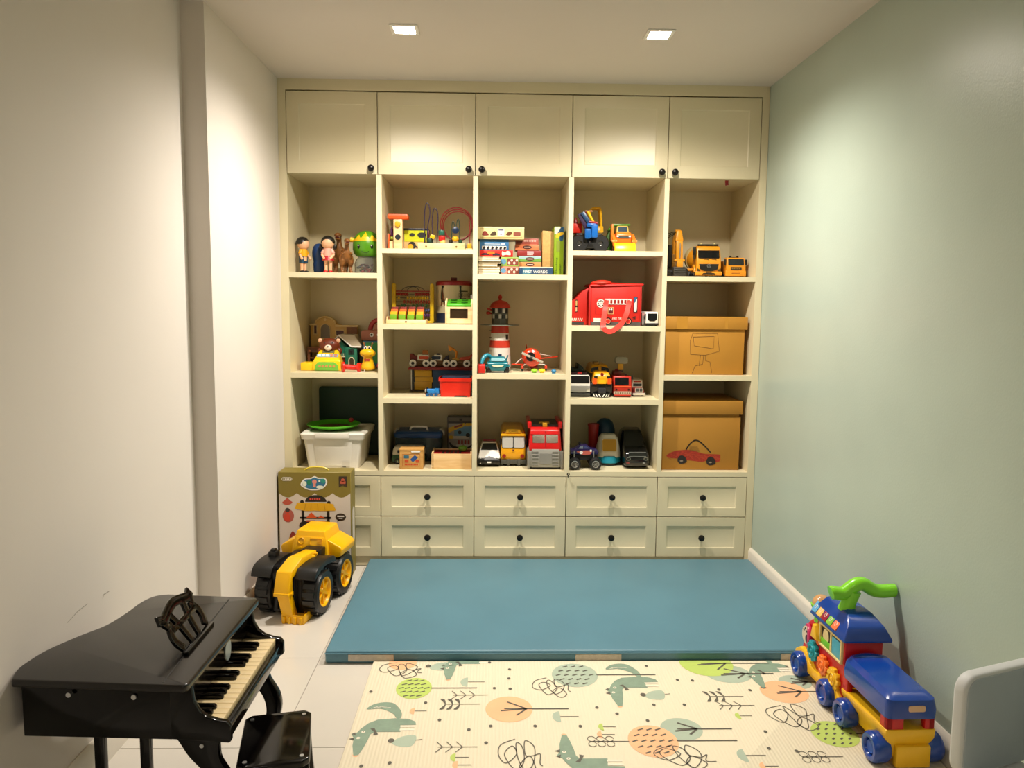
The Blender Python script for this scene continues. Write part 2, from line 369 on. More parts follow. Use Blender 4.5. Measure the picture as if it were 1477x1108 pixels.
# ================================================================== things on the floor
# ---- blue folding foam mat
MATB = mt('527e90', 0.42, var=0.05, scale=4, bump=0.12, bscale=260)
t = thing('foam_mat', 'thick blue folding foam mat lying in front of the drawers', 'mat', (1.40, -0.56, 0))
part(t, 'cover', [box(-0.972, 0.978, -0.53, 0.53, 0.001, 0.050)], MATB, bevel=0.009, seg=3)
part(t, 'edge_seam', [tube([(-0.972, -0.531, 0.04), (0.978, -0.531, 0.04)], 0.0022, 6)], MATB)
for x0, x1 in ((-0.885, -0.715), (-0.032, 0.142), (0.75, 0.93)):
    part(t, 'fastener_strip', [box(x0, x1, -0.5325, -0.529, 0.010, 0.036)], mt('c4baac', 0.9, var=0.1, scale=60, bump=0.3), bevel=0.001, seg=1)
# ---- printed play mat
def ridged(h):
    m = bpy.data.materials.new('ribbed_foam'); m.use_nodes = True; nt = m.node_tree; N = nt.nodes; L = nt.links; b = N['Principled BSDF']
    tc = N.new('ShaderNodeTexCoord'); wv = N.new('ShaderNodeTexWave'); wv.inputs['Scale'].default_value = 28; wv.bands_direction = 'X'
    L.new(tc.outputs['Object'], wv.inputs['Vector'])
    nz = N.new('ShaderNodeTexNoise'); nz.inputs['Scale'].default_value = 3
    L.new(tc.outputs['Object'], nz.inputs['Vector'])
    rp = N.new('ShaderNodeValToRGB'); c = lin(h)
    rp.color_ramp.elements[0].color = (*[v*0.96 for v in c], 1); rp.color_ramp.elements[1].color = (*c, 1)
    L.new(nz.outputs['Fac'], rp.inputs['Fac']); L.new(rp.outputs['Color'], b.inputs['Base Color'])
    bp = N.new('ShaderNodeBump'); bp.inputs['Strength'].default_value = 0.25; bp.inputs['Distance'].default_value = 0.002
    L.new(wv.outputs['Fac'], bp.inputs['Height']); L.new(bp.outputs['Normal'], b.inputs['Normal'])
    b.inputs['Roughness'].default_value = 0.55
    return m
t = thing('play_mat', 'cream ribbed play mat printed with foxes and trees', 'mat', (1.5, -2.07, 0))
part(t, 'foam_sheet', [prism(rr(-0.89, 0.882, -1.0, 0.978, 0.004), 0.0, 0.012, 'z')], ridged('e6dcc2'), bevel=0.003)
INK = {'G': mt('b7cc66', 0.6), 'O': mt('f0b98c', 0.6), 'S': mt('aab9a6', 0.6), 'F': mt('829885', 0.6, var=0.08, scale=40), 'K': mt('5a564c', 0.6), 'W': mt('e9e2cf', 0.6)}
PR = {k: [] for k in INK}; LAY = {'S': 0.0004, 'O': 0.0006, 'G': 0.0007, 'F': 0.0008, 'W': 0.0010, 'K': 0.0012}
def clip(poly):
    for k, lim, sg in ((1, -1.094, 1), (0, 2.378, 1), (0, 0.615, -1)):
        out = []
        for i, p in enumerate(poly):
            q = poly[i-1]; a, b = (lim-q[k])*sg, (lim-p[k])*sg
            if (a < 0) != (b < 0): tt = a/(a-b); out.append((q[0]+(p[0]-q[0])*tt, q[1]+(p[1]-q[1])*tt))
            if b >= 0: out.append(p)
        poly = out
    return poly
def pf(c, poly):
    poly = clip(poly)
    if len(poly) > 2: pf0(c, poly)
def pl(c, pts, wd=0.004):
    run = []
    for p in pts:
        if p[1] < -1.096 and 0.615 < p[0] < 2.378: run.append(p)
        else:
            if len(run) > 1: pl0(c, run, wd)
            run = []
    if len(run) > 1: pl0(c, run, wd)
def pf0(c, poly): PR[c].append(flat([(x-1.5, y+2.07) for x, y in poly], (0, 0, 0.012), (1, 0, 0), (0, 1, 0), LAY[c]))
def pl0(c, pts, wd=0.004): PR[c].append(ribbon([(x-1.5, y+2.07) for x, y in pts], wd, (0, 0, 0.012), (1, 0, 0), (0, 1, 0), LAY[c]))
TREES = [('G', 0.782, -1.301, 0.062, 0.074, 1, 1.001), ('O', 1.11, -1.443, 0.078, 0.082, 2, 1.308), ('S', 1.353, -1.208, 0.083, 0.089, 1, 1.647),
 ('O', 1.55, -1.635, 0.077, 0.088, 1, 1.811), ('S', 1.654, -1.569, 0.066, 0.065, 2, 1.815), ('G', 1.856, -1.12, 0.099, 0.10, 2, 2.095),
 ('S', 1.915, -1.201, 0.084, 0.069, 2, 2.082), ('O', 2.071, -1.334, 0.082, 0.078, 2, 2.215), ('S', 2.137, -1.265, 0.057, 0.051, 2, 2.232),
 ('G', 2.131, -1.601, 0.071, 0.075, 3, 2.219), ('O', 0.721, -1.112, 0.052, 0.052, 0, None), ('S', 1.173, -1.86, 0.078, 0.058, 1, 1.36)]
for c, x, y, rx, ry, k, tx in TREES + [(c, x+dx, y-0.86, rx, ry, k, tx+dx if tx else None) for c, x, y, rx, ry, k, tx in TREES[:10] for dx in (0.02,)]:
    if x+rx > 2.37: continue
    pf(c, circ(x, y, rx, ry, 36))
    if tx: pl('K', [(x+rx*(0.95 if k in (1, 3) else -0.2), y), (min(tx, 2.37), y)], 0.006)
    if k == 2:
        pl('K', [(x-rx*0.35, y-0.012), (x+rx*0.75, y)], 0.007); pl('K', [(x-0.005, y+ry*0.55), (x+rx*0.75, y)], 0.007); pl('K', [(x+rx*0.3, y-ry*0.5), (x+rx*0.75, y)], 0.007)
    if k in (1, 3):
        for i in range(-2, 3):
            for j in range(-2, 3):
                px, py = x+i*rx*0.36+(j % 2)*rx*0.14, y+j*ry*0.36
                if ((px-x)/rx)**2+((py-y)/ry)**2 < 0.75:
                    l = 0.009 if k == 1 else 0.005; pl('K', [(px-l, py-0.004), (px+l, py+0.005)], 0.006)
random.seed(3)
for (cx, cy), sw, sh in [((0.72, -1.168), 0.157, 0.131), ((1.261, -1.3), 0.134, 0.147), ((1.137, -1.719), 0.136, 0.212), ((2.037, -1.502), 0.159, 0.179), ((1.621, -1.72), 0.175, 0.142), ((1.2, -2.3), 0.15, 0.17), ((1.9, -2.4), 0.15, 0.17)]:
    way = [(-0.1, 0.45), (-0.42, 0.3), (-0.5, 0.05), (-0.3, -0.15), (-0.05, 0.1), (-0.2, 0.28), (-0.34, 0.1), (-0.1, -0.3), (0.12, -0.1), (0.05, 0.3), (-0.08, 0.35), (-0.05, -0.05), (0.15, -0.42), (0.36, -0.28), (0.2, 0.0), (0.0, -0.2), (0.1, -0.35), (0.3, -0.1), (0.34, 0.25), (0.15, 0.42), (0.1, 0.1), (0.28, 0.02), (0.46, 0.1), (0.4, -0.12), (0.5, -0.2)]
    pl('K', [(cx+sw*a, cy+sh*b) for a, b in sm2([(a+random.uniform(-0.04, 0.04), b+random.uniform(-0.04, 0.04)) for a, b in way], 8, False)], 0.0032)
FOXB = [(0.644, -1.706), (0.632, -1.654), (0.629, -1.613), (0.617, -1.59), (0.633, -1.582), (0.642, -1.559), (0.66, -1.528), (0.687, -1.506), (0.74, -1.499), (0.783, -1.502), (0.808, -1.518), (0.813, -1.538), (0.763, -1.54), (0.768, -1.578), (0.697, -1.578), (0.683, -1.582), (0.676, -1.593), (0.673, -1.624), (0.666, -1.669), (0.658, -1.703)]
FOXT = [(0.64, -1.442), (0.657, -1.412), (0.69, -1.397), (0.722, -1.402), (0.744, -1.43), (0.759, -1.466), (0.759, -1.497), (0.745, -1.497), (0.734, -1.474), (0.713, -1.454), (0.683, -1.438)]
def fox(dx, dy, s=1.0, fl_=1):
    def q(p): return (0.644+(p[0]-0.644)*s+dx, -1.706+(p[1]+1.706)*s*fl_+dy)
    pf('F', [q(p) for p in FOXB]); pf('F', [q(p) for p in sm2(FOXT, 3)])
    for yy in (-1.553, -1.572): pl('W', [q((0.764, yy+0.006)), q((0.81, yy+0.006))], 0.009)
    pf('K', [q(p) for p in [(0.671, -1.561), (0.684, -1.557), (0.7, -1.593), (0.686, -1.598), (0.685, -1.578)]])
    pf('K', [q(p) for p in [(0.617, -1.59), (0.628, -1.582), (0.632, -1.598)]]); pf('K', [q(p) for p in [(0.614, -1.617), (0.630, -1.609), (0.631, -1.625)]])
    for ex, ey in ((0.642, -1.612), (0.652, -1.578)): pf('W', circ(*q((ex, ey)), 0.006)); pf('K', circ(*q((ex, ey)), 0.0022))
    pf('O', circ(*q((0.650, -1.703)), 0.009))
    for i in range(5): pl('W', [q((0.655+i*0.008, -1.438+i*0.003)), q((0.675+i*0.011, -1.424-i*0.002))], 0.0022)
fox(0, 0); fox(0.832, 0.276); fox(0.628, 0.108, 1.0, -1); fox(0.247, 0.464, 0.95); fox(1.45, -0.55); fox(0.35, -0.75); fox(1.36, 0.40, 0.9, 1)
for x, y in [(0.785, -1.625), (0.858, -1.135), (1.614, -1.35), (1.6, -2.2)]:
    pf('S', sm2([(x-0.035, y-0.01), (x-0.01, y+0.02), (x+0.03, y+0.028), (x+0.035, y-0.005), (x+0.02, y-0.035), (x-0.02, y-0.03)], 4)); pf('K', circ(x-0.04, y-0.002, 0.010, 0.012, 10)); pl('K', [(x+0.035, y), (x+0.055, y+0.004)], 0.0025)
for c, x, y in [('S', 0.968, -1.258), ('S', 1.276, -1.492), ('S', 1.812, -1.715), ('O', 0.799, -1.454), ('G', 0.946, -1.717), ('G', 1.407, -1.555), ('G', 1.865, -1.492), ('O', 1.397, -1.599), ('O', 0.954, -1.755), ('O', 1.85, -1.77)]:
    k = 1.0 if c == 'S' else 0.6
    pf(c, circ(x, y, 0.026*k, 0.034*k, 14, PI/2, 3*PI/2)); pl('K', [(x, y), (x+0.05*k+0.01, y)], 0.0025)
for i, (x, y) in enumerate([(0.929, -1.411), (0.955, -1.351), (0.925, -1.663), (1.833, -1.366), (1.851, -1.426), (2.016, -1.724), (1.391, -1.637), (2.0, -2.0), (0.8, -2.0)]):
    pl('K', [(x-0.035, y), (x+0.085, y)], 0.003)
    for k in range(3):
        for s in (-1, 1):
            if i in (0, 3): pf('K', sm2([(x-0.03+k*0.024, y), (x-0.042+k*0.024, y+s*0.02), (x-0.05+k*0.024, y+s*0.034), (x-0.035+k*0.024, y+s*0.03)], 3))
            elif i in (5, 6): pl('K', circ(x-0.03+k*0.028, y+s*0.014, 0.012, 0.014, 14), 0.0024)
            else: pl('K', [(x-0.02+k*0.03, y), (x-0.04+k*0.03, y+s*0.028)], 0.0026)
for x, y in [(0.636, -1.325), (0.676, -1.758), (0.831, -1.401), (0.885, -1.51), (0.981, -1.568), (1.044, -1.109), (1.118, -1.164), (1.114, -1.233), (1.062, -1.303), (1.117, -1.308), (1.05, -1.548), (1.191, -1.549), (1.036, -1.642), (1.335, -1.551), (1.403, -1.436), (0.756, -1.743), (1.627, -1.14), (1.718, -1.247), (1.771, -1.252), (1.847, -1.318), (1.955, -1.323), (1.597, -1.42), (1.7, -1.42), (1.464, -1.476), (1.556, -1.519), (1.916, -1.587), (1.894, -1.679), (1.973, -1.694), (2.152, -1.148)]:
    pf('K', circ(x, y, 0.006, 0.008, 10))
for k, nm in (('S', 'sage_print'), ('O', 'peach_print'), ('G', 'lime_print'), ('F', 'fox_print'), ('W', 'cream_print'), ('K', 'ink_lines')):
    part(t, nm, PR[k], INK[k], smooth=False, kind='stuff')

# ---- toy grand piano
PB = mt('050404', 0.10, var=0.15, spec=0.3); PB2 = mt('120f0d', 0.2, var=0.12, spec=0.45)
P0 = Vector((0.16, -1.90, 0))
t = thing('toy_piano', 'small glossy black toy grand piano standing against the white wall', 'piano', P0)
def pw(poly): return [(x-P0.x, y-P0.y) for x, y in poly]
curve = sm2([(-0.066, -2.135), (-0.084, -2.085), (-0.085, -2.04), (-0.074, -1.975), (-0.038, -1.892), (-0.002, -1.825), (0.013, -1.744), (0.02, -1.66), (0.04, -1.612), (0.075, -1.598)], 5, False)
lid = curve+[(0.345, -1.625), (0.357, -1.64), (0.350, -2.155), (0.343, -2.166)]
body = [(x+0.012 if x < 0.1 else x, y+(0.018 if y < -2.0 else -0.015)) for x, y in curve]+[(0.30, -1.66), (0.30, -2.135)]
part(t, 'body_rim', [prism(pw(body), 0.318, 0.447, 'z')], PB, bevel=0.003)
o = part(t, 'lid', [prism(pw(lid), 0.447, 0.466, 'z')], PB2, bevel=0.005, seg=3)
part(o, 'hinge_groove', [tf(box(0.118, 0.1215, -0.255, 0.255, 0.4655, 0.4667), rz=0.04)], BLACK)
for y in (-2.135, -1.660):   # cheeks with the scooped end
    yy = y-P0.y; s = 0.016
    prof = [(0.135, 0.318), (0.272, 0.308), (0.277, 0.313), (0.277, 0.348), (0.268, 0.360), (0.245, 0.364), (0.222, 0.372), (0.205, 0.386), (0.192, 0.410), (0.187, 0.447), (0.135, 0.447)]
    part(t, 'cheek', [prism(prof, yy, yy+s if y < -2 else yy-s, 'y')], PB, bevel=0.003)
part(t, 'key_bed', [box(0.13, 0.268, -0.22, 0.225, 0.312, 0.338)], PB, bevel=0.002)
part(t, 'front_rail', [box(0.255, 0.272, -0.219, 0.224, 0.312, 0.347)], PB, bevel=0.003)
part(t, 'fall_board', [box(0.158, 0.172, -0.218, 0.224, 0.374, 0.447)], PB)
pt = part(t, 'maker_badge', [plate(circ(0, 0, 0.022, 0.030, 24), (0.1735, 0.058, 0.404), (0, 1, 0), (0, 0, 1), 0.001)], mt('b8c6cc', 0.35, metal=0.3), label='pale oval maker badge')
kw = 0.4435/18; y0 = -0.219
WK = mesh_of('white_key', [box(0.150, 0.2545, 0.0006, kw-0.0006, 0.339, 0.360)], mt('e2cb9c', 0.35, var=0.04), bevel=0.0012)
BK = mesh_of('black_key', [prism([(0.150, 0.358), (0.2215, 0.358), (0.2215, 0.366), (0.2165, 0.371), (0.150, 0.372)], -0.0052, 0.0052, 'y')], PB, bevel=0.001)
for i in range(18):
    share(t, 'white_key', WK, (0, y0+i*kw, 0))
    if i % 7 not in (2, 6) and i < 17: share(t, 'black_key', BK, (0, y0+(i+1)*kw, 0))
# music stand: fretted lyre plate, leaning back
out = sm2([(-0.075, 0.0), (-0.092, 0.03), (-0.088, 0.055), (-0.072, 0.068), (-0.085, 0.082), (-0.108, 0.086), (-0.110, 0.100), (-0.095, 0.106), (-0.055, 0.098), (0, 0.108), (0.055, 0.098), (0.095, 0.106), (0.110, 0.100), (0.108, 0.086), (0.085, 0.082), (0.072, 0.068), (0.088, 0.055), (0.092, 0.03), (0.075, 0.0)], 4, False)
def strip(pts, wd):
    L_ = []; n = len(pts)
    for i, p in enumerate(pts):
        a, b = pts[max(0, i-1)], pts[min(n-1, i+1)]; dx, dy = b[0]-a[0], b[1]-a[1]; l = math.hypot(dx, dy)
        L_.append(((p[0]-dy/l*wd/2, p[1]+dx/l*wd/2), (p[0]+dy/l*wd/2, p[1]-dx/l*wd/2)))
    return [a for a, b in L_]+[b for a, b in reversed(L_)]
strip0 = strip
def strip(p, wd_): return strip0(p, wd_*1.3)
strips = [strip(sm2([(-0.07, 0.004), (-0.085, 0.03), (-0.078, 0.056), (-0.055, 0.066)], 4, False), 0.017), strip(sm2([(0.07, 0.004), (0.085, 0.03), (0.078, 0.056), (0.055, 0.066)], 4, False), 0.017),
  strip(sm2([(-0.10, 0.096), (-0.075, 0.088), (-0.05, 0.094), (0, 0.103), (0.05, 0.094), (0.075, 0.088), (0.10, 0.096)], 4, False), 0.019),
  strip([(-0.075, 0.055), (0.075, 0.055)], 0.012), strip(sm2([(-0.022, 0.0), (-0.03, 0.05), (-0.045, 0.095)], 4, False), 0.015), strip(sm2([(0.022, 0.0), (0.03, 0.05), (0.045, 0.095)], 4, False), 0.015), strip([(-0.072, 0.064), (-0.092, 0.092)], 0.014), strip([(0.072, 0.064), (0.092, 0.092)], 0.014)]
strip = strip0
st = []
for s in strips:
    st.append(tf(prism([(a*1.06, b*1.06) for a, b in s], -0.004, 0.004, 'y'), (0.118, -0.018, 0.472), rx=-math.radians(32), rz=math.radians(90)+0.02))
part(t, 'music_stand', st, PB, bevel=0.0015)
part(t, 'stand_ledge', [tf(box(-0.095, 0.095, -0.012, 0.004, 0.4665, 0.476), (0.122, -0.018, 0), rz=math.radians(90)+0.02)], PB, bevel=0.002)
for x, y, z in ((-0.095, -0.2365, 0.43), (0.055, -0.2365, 0.424)):
    part(t, 'screw_cap', [cyl((x, y+0.003, z), (x, y-0.0015, z), 0.006, n=14)], SILVER)
part(t, 'screw_cap', [cyl((0.243, 0.2235, 0.352), (0.243, 0.2215, 0.352), 0.005, n=14)], SILVER)
def sleg(y):
    cl = sm2([(0.19, 0.318), (0.205, 0.26), (0.245, 0.20), (0.250, 0.14), (0.215, 0.08), (0.200, 0.035), (0.225, 0.0)], 5, False)
    wd = [0.115, 0.105, 0.095, 0.085, 0.078, 0.070, 0.064, 0.06, 0.056, 0.053, 0.05, 0.048, 0.046, 0.044, 0.042, 0.041, 0.040, 0.039, 0.038, 0.037, 0.036, 0.035, 0.034, 0.034, 0.034, 0.034, 0.034, 0.036, 0.038, 0.040, 0.042]
    pl_ = [(p[0]-wd[i]/2, p[1]) for i, p in enumerate(cl)]+[(cl[i][0]+wd[i]/2, cl[i][1]) for i in range(len(cl)-1, -1, -1)]
    o = part(t, 'leg', [prism(pl_, y, y+0.022, 'y')], PB, bevel=0.003)
    part(o, 'screw_cap', [cyl((0.20, y+0.001, 0.29), (0.20, y-0.0015, 0.29), 0.005, n=14)], SILVER)
sleg(-0.215); sleg(0.195)
for x in (-0.098, 0.016): part(t, 'rear_post', [box(x-0.012, x+0.012, -0.11, -0.088, 0.0, 0.318)], PB, bevel=0.002)
part(t, 'rear_foot', [box(-0.12, 0.045, -0.13, -0.068, 0.0, 0.02)], PB, bevel=0.003)

# ---- piano stool
t = thing('piano_stool', 'small black lacquered stool pulled up beside the toy piano keys', 'stool', (0.506, -2.01, 0), rz=math.radians(12))
sq = [(-0.085, -0.105), (-0.068, -0.122), (0.068, -0.122), (0.085, -0.105), (0.085, 0.105), (0.068, 0.122), (-0.068, 0.122), (-0.085, 0.105)]
part(t, 'seat', [prism(sq, 0.232, 0.25, 'z')], PB, bevel=0.004, seg=3)
for sx in (-1, 1):
    for sy in (-1, 1):
        part(t, 'leg', [loft([[(sx*0.062+a*0.02-sx*0.0, sy*0.09+b*0.012, 0.233) for a, b in ((-1, -1), (1, -1), (1, 1), (-1, 1))], [(sx*0.072+a*0.015, sy*0.10+b*0.012, 0.12) for a, b in ((-1, -1), (1, -1), (1, 1), (-1, 1))], [(sx*0.088+a*0.013, sy*0.10+b*0.012, 0.0) for a, b in ((-1, -1), (1, -1), (1, 1), (-1, 1))]])], PB, bevel=0.002)
        part(t, 'screw_cap', [cyl((sx*0.066, sy*0.098, 0.2495), (sx*0.066, sy*0.098, 0.2515), 0.0055, n=16)], SILVER)
for sy in (-1, 1): part(t, 'apron', [box(-0.06, 0.06, sy*0.09-0.008, sy*0.09+0.008, 0.19, 0.233)], PB)

# ---- big toy carton
KH = mt('7e6f2a', 0.45, var=0.04); PAPER = mt('cdc3b8', 0.5, var=0.03, scale=6)
t = thing('toy_carton', 'tall olive and white toy carton printed with a yellow food cart', 'box', (0.185, -0.105, 0))
part(t, 'carton', [box(-0.176, 0.176, -0.055, 0.055, 0, 0.525)], KH, bevel=0.002, seg=1)
FY = -0.0552
sc_ = [(-0.173, 0.003), (0.173, 0.003)]
top = []
for k in range(4):
    x1, x0 = 0.173-k*0.0865, 0.173-(k+1)*0.0865
    for i in range(9): a = i/8; top.append((x1+(x0-x1)*a, 0.421-0.022*math.sin(PI*a)))
part(t, 'white_print', [flat(sc_+top, (0, FY, 0))], PAPER, smooth=False)
def cf(nm, polys, m, off=0.001): return part(t, nm, [flat(p, (0, FY, 0), off=off) for p in polys], m, smooth=False)
cloud = sm2([(-0.068, 0.465), (-0.05, 0.492), (-0.02, 0.496), (0, 0.506), (0.02, 0.498), (0.05, 0.497), (0.062, 0.478), (0.052, 0.455), (0.03, 0.440), (0.0, 0.436), (-0.03, 0.438), (-0.055, 0.45)], 4)
cf('logo_cloud', [cloud], WHITE); cf('logo_cloud_blue', [[(x*0.88, 0.4705+(y-0.4705)*0.82) for x, y in cloud]], mt('2f6f93', 0.5), 0.0014)
cf('logo_tree', [circ(-0.025, 0.475, 0.012)], mt('1f7a5e', 0.5), 0.0018); cf('logo_pink', [circ(0.0, 0.478, 0.011), rect(-0.006, 0.006, 0.452, 0.468)], mt('d98a80', 0.5), 0.0018)
cf('logo_pale', [circ(-0.048, 0.468, 0.010, 0.013), circ(0.026, 0.452, 0.018, 0.008), circ(0.024, 0.482, 0.005)], mt('dfe6d8', 0.5), 0.0018); cf('logo_green', [circ(0.042, 0.482, 0.012)], mt('2f8f86', 0.5), 0.0019)
cf('pill_mark', [rr(-0.158, -0.108, 0.482, 0.500, 0.009)], WHITE); cf('pill_mark_fill', [rr(-0.156, -0.110, 0.484, 0.498, 0.007)], KH, 0.0013); cf('pill_text', [rr(-0.15+i*0.008, -0.145+i*0.008, 0.488, 0.494, 0.001) for i in range(5)], WHITE, 0.0016)
cf('badge_mark', [[(0.118, 0.452), (0.118, 0.505), (0.158, 0.505), (0.158, 0.452), (0.138, 0.460)]], mt('3a2a1c', 0.5)); cf('badge_picture', [rr(0.125, 0.151, 0.468, 0.482, 0.003), circ(0.138, 0.486, 0.009)], mt('b8543c', 0.5), 0.0014)
# printed food cart
cf('printed_sign', [circ(0.005, 0.378, 0.052, 0.034, 24, 0, PI)], mt('1c1714', 0.5)); cf('printed_sign_letters', [rr(-0.025+i*0.011, -0.017+i*0.011, 0.386, 0.398, 0.002) for i in range(5)], mt('c4463a', 0.5), 0.0015)
cf('printed_posts', [rect(-0.065, -0.052, 0.24, 0.375), rect(0.058, 0.071, 0.24, 0.375), rr(-0.075, 0.078, 0.293, 0.303, 0.004), circ(-0.062, 0.378, 0.009), circ(0.068, 0.374, 0.009)], mt('15130f', 0.4), 0.0012)
cf('printed_grill', [rr(-0.078, 0.085, 0.232, 0.282, 0.024)], mt('15130f', 0.4), 0.0014); cf('printed_grill_food', [rr(-0.045, 0.0, 0.278, 0.286, 0.003), rr(0.01, 0.05, 0.276, 0.284, 0.003)], mt('b5482c', 0.5), 0.0017)
cf('printed_awning', [sm2([(-0.095, 0.345), (-0.09, 0.362), (-0.07, 0.374), (0.075, 0.370), (0.093, 0.355), (0.10, 0.336), (0.075, 0.334), (0.03, 0.332), (0.0, 0.334), (-0.04, 0.332), (-0.07, 0.338)], 4)], mt('d9a514', 0.45), 0.0016)
cf('printed_awning_folds', [strip([(x, 0.336), (x*0.9, 0.368)], 0.003) for x in (-0.05, -0.02, 0.015, 0.05)], mt('b88708', 0.45), 0.0019)
cf('printed_roofs', [[(-0.045, 0.296), (-0.018, 0.326), (0.012, 0.296)], [(0.01, 0.296), (0.028, 0.310), (0.05, 0.296)]], mt('d9531c', 0.5), 0.0015)
cf('printed_photo', [circ(-0.130, 0.308, 0.028, 0.033)], mt('a9584a', 0.5)); cf('printed_photo_figure', [circ(-0.133, 0.330, 0.011), circ(-0.135, 0.30, 0.016, 0.02)], mt('c8402a', 0.5), 0.0015); cf('printed_photo_head', [circ(-0.133, 0.337, 0.011)], mt('3c3430', 0.5), 0.0017)
cf('printed_toys', [sm2([(-0.158, 0.374), (-0.145, 0.386), (-0.133, 0.398), (-0.12, 0.385), (-0.108, 0.376), (-0.12, 0.366), (-0.14, 0.362)], 3)], mt('b4503c', 0.5), 0.0012)
cf('printed_bubble', [circ(0.125, 0.302, 0.026, 0.019), [(0.11, 0.292), (0.108, 0.278), (0.122, 0.286)]], mt('35281d', 0.5)); cf('printed_bubble_text', [rr(0.108, 0.142, 0.303, 0.309, 0.002), rr(0.115, 0.135, 0.294, 0.298, 0.002)], WHITE, 0.0014)
cf('printed_trays', [rr(-0.128, -0.085, 0.175, 0.205, 0.008), rr(0.088, 0.135, 0.178, 0.205, 0.008)], mt('c9a21c', 0.5)); cf('printed_tray_food', [sm2([(-0.125, 0.2), (-0.11, 0.232), (-0.095, 0.215), (-0.085, 0.23), (-0.082, 0.2)], 3), sm2([(0.09, 0.2), (0.1, 0.225), (0.115, 0.21), (0.128, 0.222), (0.135, 0.196)], 3)], mt('8e2f20', 0.5), 0.0013)
part(t, 'carry_handle', [tube(smoothpts([(-0.06, -0.004, 0.525), (-0.03, -0.004, 0.538), (0.03, -0.004, 0.538), (0.06, -0.004, 0.525)], 5), 0.004, 6)], mt('d8c23a', 0.4), label='yellow plastic carry handle')
part(t, 'side_label', [flat(rr(-0.03, 0.03, 0.16, 0.34, 0.025), (0.1765, 0.0, 0), (0, 1, 0), (0, 0, 1))], PAPER, smooth=False)

# ---- ride-on excavator
EY = mt('f0b400', 0.28, var=0.04); EB = mt('0e0e0e', 0.38, var=0.2)
t = thing('ride_on_excavator', 'yellow and black ride-on toy excavator parked in front of the carton', 'ride-on toy', (0.212, -0.475, 0), rz=math.radians(-11))
for sx in (-1, 1):
    for y, nm in ((-0.115, 'front'), (0.125, 'rear')):
        x = sx*0.106; wd = 0.072; r = 0.098
        wl = part(t, 'wheel', [lathe([(r*0.62, wd*0.06), (r*0.66, 0), (r*0.9, 0), (r, wd*0.2), (r, wd*0.8), (r*0.9, wd), (r*0.66, wd), (r*0.62, wd*0.94)], 32, (x-wd/2, y, r), (1, 0, 0), True)]
             + [tf(box(-wd*0.36, wd*0.36, -0.010, 0.010, r-0.004, r+0.004), (x, y, r), rx=k*PI/9) for k in range(18)], EB)
        hb = part(wl, 'hub', [lathe([(0.0, wd*0.10), (r*0.16, wd*0.10), (r*0.2, wd*0.26), (r*0.54, wd*0.22), (r*0.60, wd*0.02), (r*0.65, 0.0), (r*0.66, wd*0.5), (r*0.65, wd), (r*0.60, wd*0.98), (r*0.54, wd*0.78), (r*0.2, wd*0.74), (r*0.16, wd*0.90), (0.0, wd*0.90)], 28, (x-wd/2, y, r), (1, 0, 0))]
             + [tf(box(min(x+sx*wd*0.26, x+sx*wd*0.40), max(x+sx*wd*0.26, x+sx*wd*0.40), -0.006, 0.006, r*0.1, r*0.6), (0, y, r), rx=k*PI/3) for k in range(6)], EY)
part(t, 'chassis', [taper([(-0.15, 0.03), (-0.16, 0.05), (-0.16, 0.21), (-0.13, 0.225), (0.2, 0.225), (0.21, 0.1), (0.2, 0.03)], 0.135, 0.135, 0, 0.2)], EB, bevel=0.006)
for sx in (-1, 1):
    part(t, 'fender', [prism(sm2([(-0.225, 0.185), (-0.20, 0.225), (-0.12, 0.238), (-0.03, 0.232), (0.0, 0.21), (-0.01, 0.2), (-0.11, 0.214), (-0.19, 0.20)], 4), sx*0.055, sx*0.145, 'x')], EB, bevel=0.004)
part(t, 'front_grille', [box(-0.07, 0.07, -0.178, -0.155, 0.02, 0.21)]+[box(-0.06+i*0.03, -0.045+i*0.03, -0.184, -0.17, 0.03, 0.2) for i in range(5)], EB, bevel=0.003)
part(t, 'lever', [box(-0.118, -0.082, -0.12, -0.08, 0.228, 0.262), box(-0.110, -0.090, -0.115, -0.09, 0.26, 0.272)], EB, bevel=0.003)
part(t, 'hitch_block', [box(-0.015, 0.075, -0.02, 0.05, 0.2, 0.245)], EB, bevel=0.004)
part(t, 'cab_body', [loft([[(-0.088, 0.22, 0.18), (-0.088, 0.040, 0.185), (0.088, 0.040, 0.185), (0.088, 0.22, 0.18)], [(-0.086, 0.22, 0.235), (-0.086, 0.046, 0.238), (0.086, 0.046, 0.238), (0.086, 0.22, 0.235)], [(-0.066, 0.21, 0.312), (-0.068, 0.062, 0.310), (0.068, 0.062, 0.310), (0.066, 0.21, 0.312)]])], EY, bevel=0.006, seg=3)
for sx in (-1, 1):
    part(t, 'shoulder', [prism([(sx*0.078, 0.19), (sx*0.125, 0.19), (sx*0.146, 0.20), (sx*0.150, 0.228), (sx*0.140, 0.240), (sx*0.076, 0.272)], 0.062, 0.22, 'y')], EY, bevel=0.006, seg=3)
U_ = (1, 0, 0); V_ = Vector((0, 0.016, 0.072)).normalized()
o = part(t, 'dashboard', [plate(rr(-0.07, 0.07, -0.03, 0.036, 0.008), (0, 0.0475, 0.248), U_, V_, 0.002)], EY, bevel=0.002)
